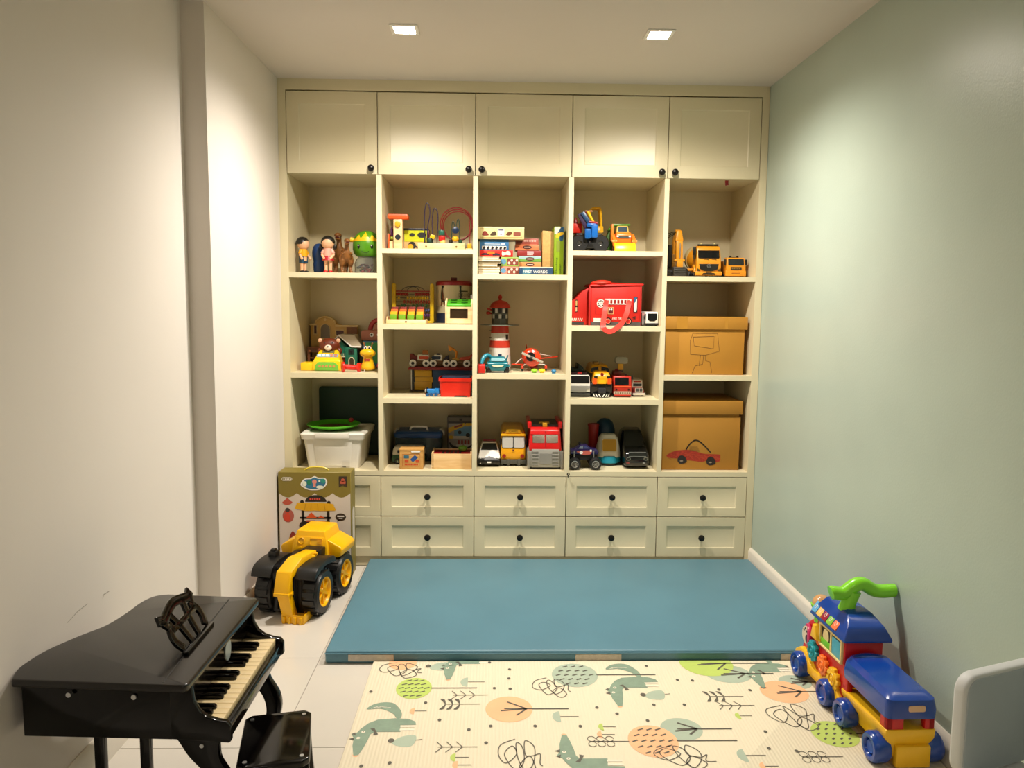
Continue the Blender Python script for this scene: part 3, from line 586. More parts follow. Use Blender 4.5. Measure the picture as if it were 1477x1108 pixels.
part(o, 'dial_relief', [tf(torus((0, 0, 0), 0.014, 0.002, 'y', 20, 6), (-0.042, 0.047, 0.264), rx=-0.2), plate(strip(rr(0.0, 0.06, 0.002, 0.030, 0.006), 0.003), (0, 0.0455, 0.248), U_, V_, 0.0035)]+[plate(rr(-0.05+i*0.028, -0.036+i*0.028, -0.018, -0.010, 0.002), (0, 0.0465, 0.248), U_, V_, 0.007) for i in range(4)]+[plate(rr(0.035, 0.055, 0.007+i*0.007, 0.0095+i*0.007, 0.001), (0, 0.0455, 0.248), U_, V_, 0.0035) for i in range(3)], EY)
# the arm
ax = 0.012
part(t, 'boom', [loft([[(0.025, -0.05, 0.222), (0.078, -0.05, 0.222), (0.078, -0.055, 0.262), (0.025, -0.055, 0.262)], [(ax-0.014, -0.185, 0.212), (ax+0.050, -0.185, 0.212), (ax+0.050, -0.165, 0.262), (ax-0.014, -0.165, 0.262)],
     [(ax-0.034, -0.225, 0.19), (ax+0.034, -0.225, 0.19), (ax+0.034, -0.240, 0.220), (ax-0.034, -0.240, 0.220)], [(ax-0.034, -0.225, 0.125), (ax+0.034, -0.225, 0.125), (ax+0.034, -0.27, 0.135), (ax-0.034, -0.27, 0.135)]])], EY, bevel=0.005, seg=2)
part(t, 'boom_bracket', [cyl((0.052, -0.07, 0.212), (0.052, -0.07, 0.245), 0.03, n=20), cyl((0.072, -0.10, 0.222), (0.072, -0.10, 0.236), 0.028, n=20)], EY, bevel=0.003)
part(t, 'stick', [loft([[(ax-0.024, -0.228, 0.138), (ax+0.03, -0.228, 0.138), (ax+0.03, -0.266, 0.138), (ax-0.024, -0.266, 0.138)], [(ax-0.008, -0.20, 0.02), (ax+0.042, -0.20, 0.02), (ax+0.042, -0.24, 0.012), (ax-0.008, -0.24, 0.012)]]), box(ax-0.034, ax+0.036, -0.272, -0.222, 0.122, 0.138)], EY, bevel=0.004)
part(t, 'arm_pin', [cyl((ax-0.040, -0.245, 0.130), (ax+0.042, -0.245, 0.130), 0.006, n=12)], EY); part(t, 'arm_pin', [cyl((0.015, -0.07, 0.25), (0.088, -0.07, 0.25), 0.006, n=12)], EY)
part(t, 'bucket', [prism([(-0.245, 0.0), (-0.225, 0.0), (-0.175, 0.0), (-0.15, 0.02), (-0.16, 0.048), (-0.172, 0.044), (-0.168, 0.026), (-0.18, 0.012), (-0.225, 0.012), (-0.245, 0.04)], ax-0.012, ax+0.09, 'x')]
     +[box(ax-0.014, ax-0.010, -0.24, -0.155, 0.004, 0.04), box(ax+0.086, ax+0.091, -0.24, -0.155, 0.004, 0.04)]+[box(ax-0.006+i*0.025, ax+0.006+i*0.025, -0.252, -0.238, 0.0, 0.03) for i in range(4)], EY, bevel=0.0025)

# ---- ride-on train: locomotive with wagon
TR = mt('c41018', 0.3); TB = mt('0d3f9a', 0.22, coat=0.3); TY = mt('f2bd1f', 0.3); TG = mt('7ed321', 0.28, coat=0.3); TO = mt('f27a2a', 0.35)
def twheel(parent, x, y, sx, r=0.045, wd=0.05):
    wl = part(parent, 'wheel', [lathe([(0.0, wd*0.55), (r*0.5, wd*0.55), (r*0.55, wd*0.93), (r*0.62, wd), (r*0.85, wd), (r*0.98, wd*0.85), (r, wd*0.7), (r, 0.2*wd), (r*0.9, 0), (0.0, 0)], 28, (x, y, r), (sx, 0, 0))], TB)
    part(wl, 'hub_cap', [lathe([(r*0.46, 0), (r*0.46, wd*0.84), (r*0.40, wd*0.90), (r*0.3, wd*0.84), (0, wd*0.84)], 20, (x, y, r), (sx, 0, 0))], mt('1d4fae', 0.35))
LX, LY = 2.257, -1.34
t = thing('ride_on_train', 'red and blue ride-on toy train with green handle and open wagon by the green wall', 'ride-on toy', (LX, LY, 0.0136), rz=math.radians(1.5))
for y in (0.125, -0.085):
    for sx in (-1, 1): twheel(t, sx*0.052, y, sx)
for y in (-0.215, -0.405):
    for sx in (-1, 1): twheel(t, sx*0.055, y, sx)
part(t, 'loco_frame', [taper([(0.19, 0.05), (0.19, 0.075), (0.15, 0.10), (0.10, 0.10), (0.065, 0.068), (-0.02, 0.068), (-0.05, 0.10), (-0.11, 0.10), (-0.14, 0.075), (-0.16, 0.06), (-0.16, 0.035), (-0.12, 0.03), (0.17, 0.03)], 0.150, 0.150, 0, 0.1)], TY, bevel=0.006)
part(t, 'loco_body', [box(-0.064, 0.064, -0.158, 0.045, 0.06, 0.262)], TR, bevel=0.006)
part(t, 'boiler', [taper(sm2([(0.05, 0.07), (0.05, 0.21), (0.09, 0.222), (0.14, 0.205), (0.168, 0.165), (0.172, 0.11), (0.16, 0.075)], 4), 0.118, 0.085, 0.06, 0.22)], TR, bevel=0.012, seg=3)
o = part(t, 'face_panel', [cyl((-0.05, 0.125, 0.15), (-0.062, 0.128, 0.15), 0.042, n=28)], mt('c4205a', 0.35), bevel=0.003)
part(o, 'picture', [plate(circ(0, 0, 0.033, 0.033, 24), (-0.0622, 0.128, 0.15), (0, -1, 0), (0, 0, 1), 0.0015)], mt('d9cdb8', 0.5)); 
part(o, 'checks', [plate(rect(-0.022+i*0.011, -0.013+i*0.011, 0.012+(i % 2)*0.008, 0.019+(i % 2)*0.008), (-0.0622, 0.128, 0.15), (0, -1, 0), (0, 0, 1), 0.0022) for i in range(4)]+[plate(circ(0.006, -0.010, 0.010, 0.014), (-0.0622, 0.128, 0.15), (0, -1, 0), (0, 0, 1), 0.0022)], BLACK)
part(t, 'headlamp', [ell((0, 0.178, 0.085), (0.03, 0.022, 0.024))], mt('f0cc6a', 0.35))
part(t, 'horn', [loft([[(-0.066+0.02*0, 0.028+a*0.030, 0.182+b) for a, b in ((-0.9, 0), (0.9, 0), (0.35, 0.055), (-0.35, 0.055))], [(-0.085, 0.028+a*0.026, 0.184+b) for a, b in ((-0.9, 0), (0.9, 0), (0.3, 0.05), (-0.3, 0.05))]])], TY, bevel=0.003)
part(t, 'button', [ell((-0.064, 0.030, 0.168), (0.007, 0.010, 0.010))], TO)
# window with scene behind
wn = part(t, 'window_frame', [box(-0.073, -0.062, -0.150, 0.012, 0.246, 0.256), box(-0.073, -0.062, -0.150, 0.012, 0.172, 0.180), box(-0.073, -0.062, -0.150, -0.142, 0.175, 0.25), box(-0.073, -0.062, 0.004, 0.012, 0.175, 0.25), box(-0.071, -0.062, -0.076, -0.066, 0.175, 0.25)], mt('e8cf8c', 0.4), bevel=0.002)
part(wn, 'dark_backing', [box(-0.0655, -0.062, -0.142, 0.004, 0.18, 0.247)], mt('2a2318', 0.6))
part(wn, 'green_block', [box(-0.070, -0.063, -0.064, 0.002, 0.18, 0.203)], mt('6bbd2a', 0.35), bevel=0.003); part(wn, 'blue_block', [box(-0.070, -0.063, -0.140, -0.078, 0.18, 0.238)], mt('4fa9c4', 0.35), bevel=0.003)
part(wn, 'picture', [plate(sm2([(-0.02, 0), (-0.015, 0.03), (0, 0.036), (0.016, 0.028), (0.018, 0)], 4), (-0.0655, -0.03, 0.204), (0, -1, 0), (0, 0, 1), 0.002)], mt('e2cf9a', 0.5))
# gears
def gear(cy, cz, r, m):
    po = []
    for k in range(9):
        for da, rad in ((-0.30, 0.80), (-0.16, 1.0), (0.16, 1.0), (0.30, 0.80)): a = 2*PI*k/9+da*1.0; po.append((r*rad*math.cos(a), r*rad*math.sin(a)))
    g_ = part(t, 'gear', [plate(po, (-0.066, cy, cz), (0, -1, 0), (0, 0, 1), 0.012)], m, bevel=0.002)
    part(g_, 'gear_center', [torus((-0.079, cy, cz), r*0.5, 0.003, 'x', 24, 6), ell((-0.078, cy, cz), (0.005, r*0.22, r*0.22))], m)
gear(0.050, 0.128, 0.037, mt('1f9aa8', 0.35)); gear(-0.030, 0.112, 0.036, TO); gear(-0.108, 0.104, 0.038, TY)
# roof, hipped with flared eaves
def rg(hx, y0, y1, z): return [(-hx, y0, z), (hx, y0, z), (hx, y1, z), (-hx, y1, z)]
part(t, 'roof', [loft([rg(0.081, -0.182, 0.070, 0.258), rg(0.081, -0.182, 0.070, 0.268), rg(0.062, -0.165, 0.048, 0.305), rg(0.042, -0.12, 0.03, 0.334), rg(0.03, -0.10, 0.02, 0.338)])], TB, bevel=0.010, seg=3)
U2 = Vector((0, -1, 0)); V2 = Vector((0.028, 0, 0.038)).normalized()
for k, c in enumerate(('5aa6d8', 'f2c268', '9c1230', '7fbf3a', 'f07848')):
    kk = part(t, 'picture_key', [plate(rr(-0.0165, 0.0165, 0, 0.040, 0.003), (-0.0775, 0.045-k*0.037, 0.272), U2, V2, 0.006)], mt(c, 0.35), bevel=0.002)
    part(kk, 'picture', [ribbon([(0.007*math.cos(a*0.9)*(1-a*0.06), 0.02+0.008*math.sin(a*0.9)) for a in range(9)], 0.0018, (-0.0775, 0.045-k*0.037, 0.272), U2, V2, 0.0066)], WHITE)
part(t, 'handle_stem', [tube([(-0.022, -0.07, 0.325), (-0.016, -0.074, 0.355), (-0.006, -0.078, 0.395)], [0.028, 0.023, 0.026], 20)], TG)
part(t, 'handle_bar', [tube(smoothpts([(-0.083, -0.078, 0.388), (-0.074, -0.078, 0.389), (-0.04, -0.078, 0.386), (-0.004, -0.078, 0.412), (0.024, -0.078, 0.418), (0.060, -0.078, 0.398), (0.090, -0.078, 0.392), (0.126, -0.078, 0.394), (0.134, -0.078, 0.394)], 5), [0.017]+[0.0215]+[0.0225]*38+[0.0215]+[0.017], 18)], TG)
part(t, 'chimney', [lathe([(0.022, 0.0), (0.024, 0.04), (0.034, 0.055), (0.036, 0.065), (0.03, 0.067)], 24, (-0.026, 0.10, 0.212))], TG); part(t, 'lamp_dome', [ell((-0.026, 0.10, 0.278), (0.032, 0.032, 0.034), 24, 10, -0.1)], mt('c79664', 0.15, coat=0.4))
# wagon
part(t, 'wagon_tub', [loft([[(-0.058, -0.435, 0.028), (0.058, -0.435, 0.028), (0.058, -0.17, 0.03), (-0.058, -0.17, 0.03)], [(-0.058, -0.437, 0.062), (0.058, -0.437, 0.062), (0.06, -0.168, 0.062), (-0.06, -0.168, 0.062)], [(-0.074, -0.440, 0.088), (0.074, -0.440, 0.088), (0.074, -0.166, 0.088), (-0.074, -0.166, 0.088)], [(-0.076, -0.442, 0.116), (0.076, -0.442, 0.116), (0.076, -0.166, 0.105), (-0.076, -0.166, 0.105)]])], TY, bevel=0.006)
part(t, 'wagon_bumper', [box(-0.045, 0.058, -0.452, -0.43, 0.004, 0.07)], TY, bevel=0.005)
part(t, 'coupling', [box(-0.03, 0.03, -0.175, -0.15, 0.045, 0.08)], TY, bevel=0.004)
for a, b, c, d in ((-0.072, -0.02, -0.438, -0.42), (0.042, 0.072, -0.438, -0.42), (-0.072, -0.052, -0.438, -0.40), (0.052, 0.072, -0.438, -0.40), (-0.072, -0.052, -0.20, -0.17), (0.052, 0.072, -0.20, -0.17)):
    part(t, 'wagon_post', [box(a, b, c, d, 0.10, 0.165)], TR, bevel=0.004)
part(t, 'wagon_seat', [loft([[(x*1.0, y, 0.150) for x, y in rr(-0.076, 0.076, -0.446, -0.172, 0.02)], [(x, y, 0.175) for x, y in rr(-0.078, 0.078, -0.446, -0.170, 0.02)], [(x*0.96, y*0.985-0.005, 0.205) for x, y in rr(-0.076, 0.076, -0.444, -0.168, 0.024)], [(x*0.80, y*0.95-0.015, 0.218) for x, y in rr(-0.072, 0.072, -0.430, -0.165, 0.026)]])], TB, bevel=0.0)
part(t, 'seat_ridge', [tf(ell((0, 0, 0), (0.055, 0.022, 0.014)), (0, -0.185, 0.212))], TB)
part(t, 'seat_label', [plate(rr(-0.014, 0.036, 0.172, 0.190, 0.005), (0, -0.4455, 0), th=0.0012)], mt('d8b08c', 0.5), label='tan label on the back of the blue seat')

# ---- grey chair in the corner
CH = mt('a4aeb6', 0.55, var=0.03, bump=0.08); CE = mt('cccfd0', 0.5, var=0.03)
t = thing('kids_chair', 'small grey-blue chair with rounded backrest cut off by the right edge', 'chair', (2.226, -2.20, 0), rz=math.radians(20))
part(t, 'backrest', [prism(rr(-0.135, 0.160, 0.285, 0.528, 0.04, 6), -0.018, 0.014, 'y')], CE, bevel=0.008, seg=3)
part(t, 'back_pad', [prism(rr(-0.128, 0.153, 0.292, 0.521, 0.034, 6), -0.021, -0.010, 'y')], CH, bevel=0.003)
part(t, 'seat', [prism(rr(-0.14, 0.08, -0.20, 0.02, 0.03, 6), 0.255, 0.283, 'z')], CE, bevel=0.006, seg=3)
for x in (-0.11, 0.06):
    for y in (-0.17, 0.0): part(t, 'leg', [cyl((x, y, 0.256), (x*1.03, y*1.02, 0.0135), 0.014, 0.011, 16)], CE)

# ================================================================== toys on the shelves
ZT, ZM, ZB = 1.4955, 0.9965, 0.4985        # columns 1, 3, 5: top, middle, bottom cell floors
Z4, Z3, Z2 = 1.6165, 1.2435, 0.8715        # columns 2, 4: upper three cell floors
def fr(poly, y, th=0.001, back=0.0015): return plate(poly, (0, y, 0), th=th, back=back)
# ---- column 1, top: plain dolls, dinosaurs, candy jar
HAIR = mt('16130f', 0.35)
def doll(name, label, x, y, h, shirt, bottom, dress, rz, shoe):
    k = h/0.18
    t = thing(name, label, 'doll', (x, y, ZT), rz, group='small plastic dolls on the top shelf')
    part(t, 'body', [tube([(sx*0.011*k, 0, 0.006*k), (sx*0.011*k, 0, 0.03*k), (sx*0.012*k, 0, 0.065*k)], [0.008*k, 0.008*k, 0.010*k], 12) for sx in (-1, 1)]
       + [tube([(0, 0, 0.06*k), (0, 0, 0.085*k), (0, 0, 0.112*k), (0, 0, 0.13*k)], [0.018*k, 0.019*k, 0.017*k, 0.008*k], 14)] + [ell((0, -0.002*k, 0.145*k), (0.031*k, 0.030*k, 0.030*k))]
       + [tube(smoothpts([(sx*0.016*k, 0, 0.112*k), (sx*0.028*k, -0.006*k, 0.09*k), (sx*(0.012 if dress else 0.030)*k, -0.022*k, 0.068*k)], 4), 0.0065*k, 10) for sx in (-1, 1)], SKIN, fuse=0.0022)
    part(t, 'hair', [ell((0, 0.004*k, 0.149*k), (0.035*k, 0.033*k, 0.033*k), 20, 10, -0.15)]+([ell((sx*0.034*k, 0.004*k, 0.128*k), (0.010*k, 0.010*k, 0.013*k)) for sx in (-1, 1)] if dress else []), HAIR)
    part(t, 'shirt', [tube([(0, 0, 0.083*k), (0, 0, 0.10*k), (0, 0, 0.118*k), (0, 0, 0.125*k)], [0.022*k, 0.022*k, 0.020*k, 0.011*k], 16)]+[tube([(sx*0.016*k, 0, 0.114*k), (sx*0.027*k, -0.004*k, 0.095*k)], [0.010*k, 0.0095*k], 10) for sx in (-1, 1)], shirt)
    if dress: part(t, 'skirt', [lathe([(0.020*k, 0.088*k), (0.030*k, 0.062*k), (0.028*k, 0.061*k), (0.015*k, 0.085*k)], 18)], bottom)
    else: part(t, 'shorts', [tube([(sx*0.0115*k, 0, 0.05*k), (sx*0.0115*k, 0, 0.085*k)], [0.0145*k, 0.014*k], 14) for sx in (-1, 1)], bottom)
    for sx in (-1, 1): part(t, 'shoe', [ell((sx*0.012*k, -0.004*k, 0.006*k), (0.011*k, 0.017*k, 0.008*k), 14, 8, -0.75)], shoe)
doll('toy_doll', 'dark-haired toy doll in yellow shirt and navy shorts, leftmost on the top shelf', 0.080, 0.13, 0.181, mt('e8a80c', 0.4), mt('15405c', 0.4), False, math.radians(60), BLACK)
doll('toy_doll', 'dark-haired toy doll in red skirt standing before the dinosaurs', 0.209, 0.115, 0.187, mt('e0a896', 0.4), mt('b01824', 0.4), True, 0.0, RED)
solo('peg_figure', 'plain dark blue skittle-shaped toy figure between the two dolls', 'toy figure', [lathe([(0.0, 0), (0.026, 0.0), (0.031, 0.02), (0.032, 0.05), (0.030, 0.064), (0.036, 0.085), (0.037, 0.11), (0.032, 0.135), (0.018, 0.152), (0.0, 0.156)], 28)], mt('123a72', 0.35), (0.146, 0.20, ZT))
DINO = mt('7d4e1c', 0.5, var=0.35, scale=40, bump=0.3, bscale=90)
def dino(label, x, y, s, rz):
    t = thing('toy_dinosaur', label, 'toy dinosaur', (x, y, ZT), rz, group='brown toy dinosaurs on the top shelf')
    sp = smoothpts([(0, 0.10, 0.045), (0, 0.07, 0.065), (0, 0.035, 0.085), (0, 0.0, 0.104), (0, -0.020, 0.130), (0, -0.022, 0.160), (0, -0.030, 0.178)], 4)
    n = len(sp); rd = []
    for i in range(n):
        u = i/(n-1); rd.append(0.005+0.027*math.exp(-((u-0.48)/0.17)**2)+0.009*u)
    b = [tube(sp, rd, 14), ell((0, -0.046, 0.186), (0.018, 0.030, 0.014)), ell((0, -0.055, 0.168), (0.013, 0.022, 0.006))]
    for sx in (-1, 1):
        b += [tube(smoothpts([(sx*0.014, 0.018, 0.100), (sx*0.024, -0.002, 0.075), (sx*0.025, 0.016, 0.042), (sx*0.025, 0.004, 0.012), (sx*0.026, -0.022, 0.011)], 4), [0.024]*3+[0.021]*2+[0.018]*2+[0.013]*2+[0.010]*4+[0.009]*4, 10)]
        b += [tube([(sx*0.022, -0.03, 0.118), (sx*0.028, -0.046, 0.108), (sx*0.024, -0.056, 0.112)], [0.008, 0.006, 0.004], 8)]
    b = [([(p[0]*s, p[1]*s, p[2]*s) for p in v], f) for v, f in b]
    part(t, 'body', b, DINO, fuse=0.0028)
    part(t, 'mouth', [ell((0, -0.062*s, 0.1765*s), (0.0125*s, 0.016*s, 0.004*s))], mt('5a1a14', 0.5)); part(t, 'teeth', [cyl((sx*0.010*s, (-0.052-0.008*k)*s, 0.179*s), (sx*0.010*s, (-0.052-0.008*k)*s, 0.172*s), 0.0018*s, 0.0003, 6) for sx in (-1, 1) for k in range(3)], CREAM)
dino('taller brown toy dinosaur standing at the back beside the doll', 0.234, 0.30, 1.08, 0.0)
dino('shorter brown toy dinosaur with open mouth next to the candy jar', 0.303, 0.105, 0.86, 0.3)
JG = mt('4f8f14', 0.3)
t = thing('candy_jar', 'clear candy jar with a smiling green head-shaped lid', 'jar', (0.398, 0.175, ZT))
part(t, 'jar', [lathe([(0.060, 0.0), (0.064, 0.006), (0.066, 0.05), (0.058, 0.072), (0.048, 0.082), (0.048, 0.092), (0.045, 0.092), (0.045, 0.083), (0.055, 0.072), (0.063, 0.05), (0.061, 0.008), (0.057, 0.004)], 32)], CLEAR)
random.seed(11)
for k in range(26):
    a = random.uniform(0, 2*PI); r = random.uniform(0.015, 0.048); z = 0.012+0.011*(k % 4)
    part(t, 'candy', [tf(ell((0, 0, 0), (0.012, 0.007, 0.006), 10, 6), (r*math.cos(a), r*math.sin(a), z), rz=random.uniform(0, 3), ry=random.uniform(-0.5, 0.5))], mt(random.choice(['8c3a24', 'b8482a', 'd8c8a0', '5a2a1a', 'c43030', 'e0b060', '38301c']), 0.3))
o = part(t, 'head_lid', [lathe([(0.0, 0.088), (0.052, 0.088), (0.066, 0.100), (0.074, 0.125), (0.074, 0.150), (0.066, 0.185), (0.05, 0.205), (0.025, 0.218), (0.0, 0.221)], 36)], JG)
def hr(z):
    pr_ = [(0.074, 0.150), (0.066, 0.185), (0.05, 0.205), (0.025, 0.218)]
    for (r0, z0), (r1, z1) in zip(pr_, pr_[1:]):
        if z <= z1: return r0+(r1-r0)*(z-z0)/(z1-z0)
    return 0.02
cv = []; NA = 40
for i in range(NA+1):
    u = i/NA*2-1; a = math.radians(-90+78*u); pk = max(0.0, 1-abs(u)/0.22)*0.036 if abs(u) < 0.22 else max(0.0, 1-abs(abs(u)-0.42)/0.18)*0.022
    zt = 0.176+pk
    for k in range(7): z = 0.164+(zt-0.164)*k/6; cv.append(((hr(z)+0.0014)*math.cos(a), (hr(z)+0.0014)*math.sin(a), z))
part(o, 'crown', [(cv, [(i*7+k, (i+1)*7+k, (i+1)*7+k+1, i*7+k+1) for i in range(NA) for k in range(6)])], mt('f0b80e', 0.35))
for sx in (-1, 1):
    part(o, 'eye', [tf(ell((0, 0, 0), (0.0075, 0.004, 0.012), 14, 8), (0.073*math.sin(sx*0.47), -0.073*math.cos(0.47), 0.136), rz=sx*0.47)], BLACK)
    part(o, 'eye_glint', [ell((0.073*math.sin(sx*0.47)-0.002, -0.073*math.cos(0.47)-0.004, 0.141), (0.0025, 0.002, 0.0035), 10, 6)], WHITE)
part(o, 'smile', [tube(smoothpts([(-0.020, -0.0705, 0.114), (-0.010, -0.0712, 0.107), (0.0, -0.072, 0.105), (0.010, -0.0712, 0.107), (0.020, -0.0705, 0.114)], 4), 0.0013, 6)], mt('1d3a08', 0.4))
part(o, 'side_knob', [cyl((-0.068, 0, 0.172), (-0.086, 0, 0.175), 0.011, 0.013, 16)], mt('e8b80e', 0.35))

# ---- column 1, middle
HC = mt('c8a25c', 0.5, var=0.08); HW = mt('d8bd84', 0.5)
t = thing('cream_dollhouse', 'tan toy mansion facade with arched window at the back of the shelf', 'dollhouse', (0.178, 0.40, ZM))
ho = [(-0.125, 0), (0.125, 0), (0.125, 0.225), (0.06, 0.225), (0.01, 0.235)]+[(-0.045+0.055*math.cos(a), 0.235+0.038*math.sin(a)) for a in [i*PI/10 for i in range(1, 10)]]+[(-0.10, 0.232), (-0.125, 0.232)]
part(t, 'facade', [prism(ho, -0.02, 0.03, 'y')], HC, bevel=0.002)
part(t, 'cornice', [box(-0.130, -0.095, -0.026, 0.03, 0.226, 0.234), box(0.01, 0.132, -0.026, 0.03, 0.219, 0.228), tube([(-0.045+0.055*math.cos(i*PI/14), -0.022, 0.235+0.038*math.sin(i*PI/14)) for i in range(15)], 0.004, 8)], HW)
part(t, 'rosette', [cyl((-0.045, -0.02, 0.258), (-0.045, -0.027, 0.258), 0.008, n=16)], HW)
for nm, po, m in (('arched_window', [(-0.072, 0.155), (-0.018, 0.155)]+[(-0.045+0.027*math.cos(i*PI/10), 0.205+0.03*math.sin(i*PI/10)) for i in range(11)], mt('6b5a3c', 0.3)), ('window', rr(-0.108, -0.090, 0.178, 0.228, 0.001), mt('4a2416', 0.4)), ('window', rr(0.012, 0.058, 0.170, 0.202, 0.001), mt('4a1f1c', 0.4)), ('shutter', rr(0.070, 0.098, 0.168, 0.218, 0.001), mt('7a4a20', 0.5)), ('shutter', rr(0.100, 0.127, 0.168, 0.218, 0.001), mt('7a4a20', 0.5))):
    o = part(t, nm, [fr(po, -0.021, 0.001)], m)
    if nm != 'shutter': part(o, 'window_frame', [tube([(x, -0.023, z) for x, z in po], 0.0028, 6, True)], HW)
part(t, 'window_ledge', [box(-0.078, -0.012, -0.03, -0.018, 0.146, 0.154)], HW, bevel=0.001)
t = thing('toy_desk', 'small dark brown wooden doll furniture desk beside the register', 'doll furniture', (0.098, 0.32, ZM))
part(t, 'top', [box(-0.045, 0.045, -0.03, 0.03, 0.105, 0.113)], BROWN, bevel=0.002)
for x in (-0.038, 0.036): part(t, 'side_panel', [box(x-0.006, x+0.006, -0.026, 0.026, 0, 0.105)], BROWN)
part(t, 'rail', [box(-0.032, 0.03, -0.024, -0.016, 0.085, 0.105)], mt('5a2f16', 0.5)); part(t, 'shelf_board', [box(-0.032, 0.03, -0.02, 0.026, 0.05, 0.056)], BROWN); part(t, 'knob', [ell((-0.03, -0.034, 0.09), (0.006, 0.006, 0.006))], mt('8a4a24', 0.4))
HG = mt('1f6e55', 0.45); RF = mt('b9ae98', 0.55)
t = thing('green_dollhouse', 'green toy house with grey gabled roof behind the register', 'dollhouse', (0.262, 0.315, ZM))
part(t, 'walls', [prism([(-0.05, 0), (0.055, 0), (0.055, 0.115), (0.012, 0.115), (-0.030, 0.155), (-0.05, 0.14)], -0.045, 0.05, 'y'), box(0.0, 0.062, -0.06, -0.03, 0.0, 0.115)], HG, bevel=0.001)
part(t, 'roof', [prism([(-0.078, 0.135), (-0.032, 0.182), (0.05, 0.180), (0.088, 0.122), (0.082, 0.116), (0.036, 0.116), (-0.030, 0.170), (-0.074, 0.130)], -0.062, 0.058, 'y')], RF, bevel=0.0015)
part(t, 'roof_edge', [tube([(-0.078, -0.063, 0.132), (-0.032, -0.063, 0.178), (0.034, -0.063, 0.118), (0.086, -0.063, 0.117)], 0.004, 6)], WHITE)
o = part(t, 'window', [fr(rr(0.018, 0.048, 0.075, 0.105, 0.004), -0.0605)], mt('12302a', 0.3)); part(o, 'heart', [fr([(0.033, 0.08), (0.043, 0.095), (0.038, 0.1), (0.033, 0.095), (0.028, 0.1), (0.023, 0.095)], -0.0625)], BLACK)
o = part(t, 'arched_door', [fr([(0.02, 0.015), (0.048, 0.015)]+[(0.034+0.014*math.cos(i*PI/8), 0.045+0.016*math.sin(i*PI/8)) for i in range(9)], -0.0605)], mt('3a3020', 0.4)); part(o, 'door_frame', [tube([(x, -0.062, z) for x, z in [(0.02, 0.012)]+[(0.034-0.014*math.cos(i*PI/8), 0.045+0.016*math.sin(i*PI/8)) for i in range(9)]+[(0.048, 0.012)]], 0.0025, 6)], CREAM)
part(t, 'step', [box(0.008, 0.058, -0.07, -0.058, 0.003, 0.012)], CREAM); part(t, 'red_door', [box(-0.022, -0.004, -0.049, -0.044, 0.0, 0.06)], mt('7a1c14', 0.4)); part(t, 'balcony', [box(-0.03, 0.0, -0.058, -0.044, 0.062, 0.068)]+[box(-0.03+i*0.007, -0.028+i*0.007, -0.058, -0.056, 0.068, 0.082) for i in range(5)], CREAM)
RY = mt('f0c415', 0.3)
t = thing('toy_cash_register', 'yellow toy cash register topped by a brown bear head', 'toy register', (0.193, 0.17, ZM))
part(t, 'housing', [taper([(-0.055, 0.0), (-0.055, 0.052), (-0.04, 0.064), (0.005, 0.102), (0.022, 0.106), (0.045, 0.09), (0.05, 0.0)], 0.158, 0.095, 0.03, 0.106)], RY, bevel=0.007, seg=3)
part(t, 'green_drawer', [fr([(-0.062, 0.002), (0.062, 0.002), (0.058, 0.03), (0.04, 0.046), (-0.04, 0.046), (-0.058, 0.03)], -0.055, 0.004)], mt('6cb23c', 0.35), bevel=0.002)
part(t, 'fruit_print', [fr(circ(x, 0.024, 0.007, 0.006, 12), -0.0592, 0.001) for x in (-0.035, -0.018, 0.0, 0.02, 0.038)], mt('c8864a', 0.5), kind='stuff')
VS = Vector((0, 0.045, 0.038)).normalized()
part(t, 'keypad', [plate(rr(-0.055, 0.055, -0.010, 0.012, 0.003), (0, -0.0265, 0.0755), (1, 0, 0), VS, 0.002)], mt('8fb4c4', 0.4))
for k in range(5): part(t, 'key', [plate(rr(-0.050+k*0.021, -0.035+k*0.021, -0.008, 0.010, 0.002), (0, -0.0265, 0.0755), (1, 0, 0), VS, 0.004)], WHITE if k < 3 else mt('c07a6a', 0.4))
part(t, 'display', [plate(rr(-0.028, 0.028, -0.007, 0.011, 0.002), (0, -0.004, 0.0935), (1, 0, 0), VS, 0.002)], mt('6e7350', 0.25)); part(t, 'display_rim', [plate(strip(rr(-0.030, 0.030, -0.009, 0.013, 0.003), 0.003), (0, -0.004, 0.0935), (1, 0, 0), VS, 0.003)], mt('8a6a10', 0.4))
part(t, 'cash_tray', [box(-0.135, -0.07, -0.05, 0.03, 0.0, 0.042)], RY, bevel=0.004)
o = part(t, 'bear_head', [ell((0, 0.03, 0.126), (0.056, 0.040, 0.040)), ell((-0.050, 0.03, 0.098), (0.016, 0.02, 0.018)), ell((0.050, 0.03, 0.098), (0.016, 0.02, 0.018))], mt('6a2a12', 0.4), fuse=0.003)
for sx in (-1, 1): part(o, 'ear', [ell((sx*0.047, 0.02, 0.152), (0.012, 0.007, 0.012))], mt('d8a888', 0.45)); part(o, 'eye', [ell((sx*0.020, -0.004, 0.142), (0.004, 0.003, 0.004), 10, 6)], BLACK)
part(o, 'muzzle', [ell((0, -0.010, 0.117), (0.019, 0.012, 0.015))], mt('ead9c4', 0.4)); part(o, 'nose', [ell((0, -0.021, 0.123), (0.006, 0.004, 0.0035), 10, 6)], BLACK)
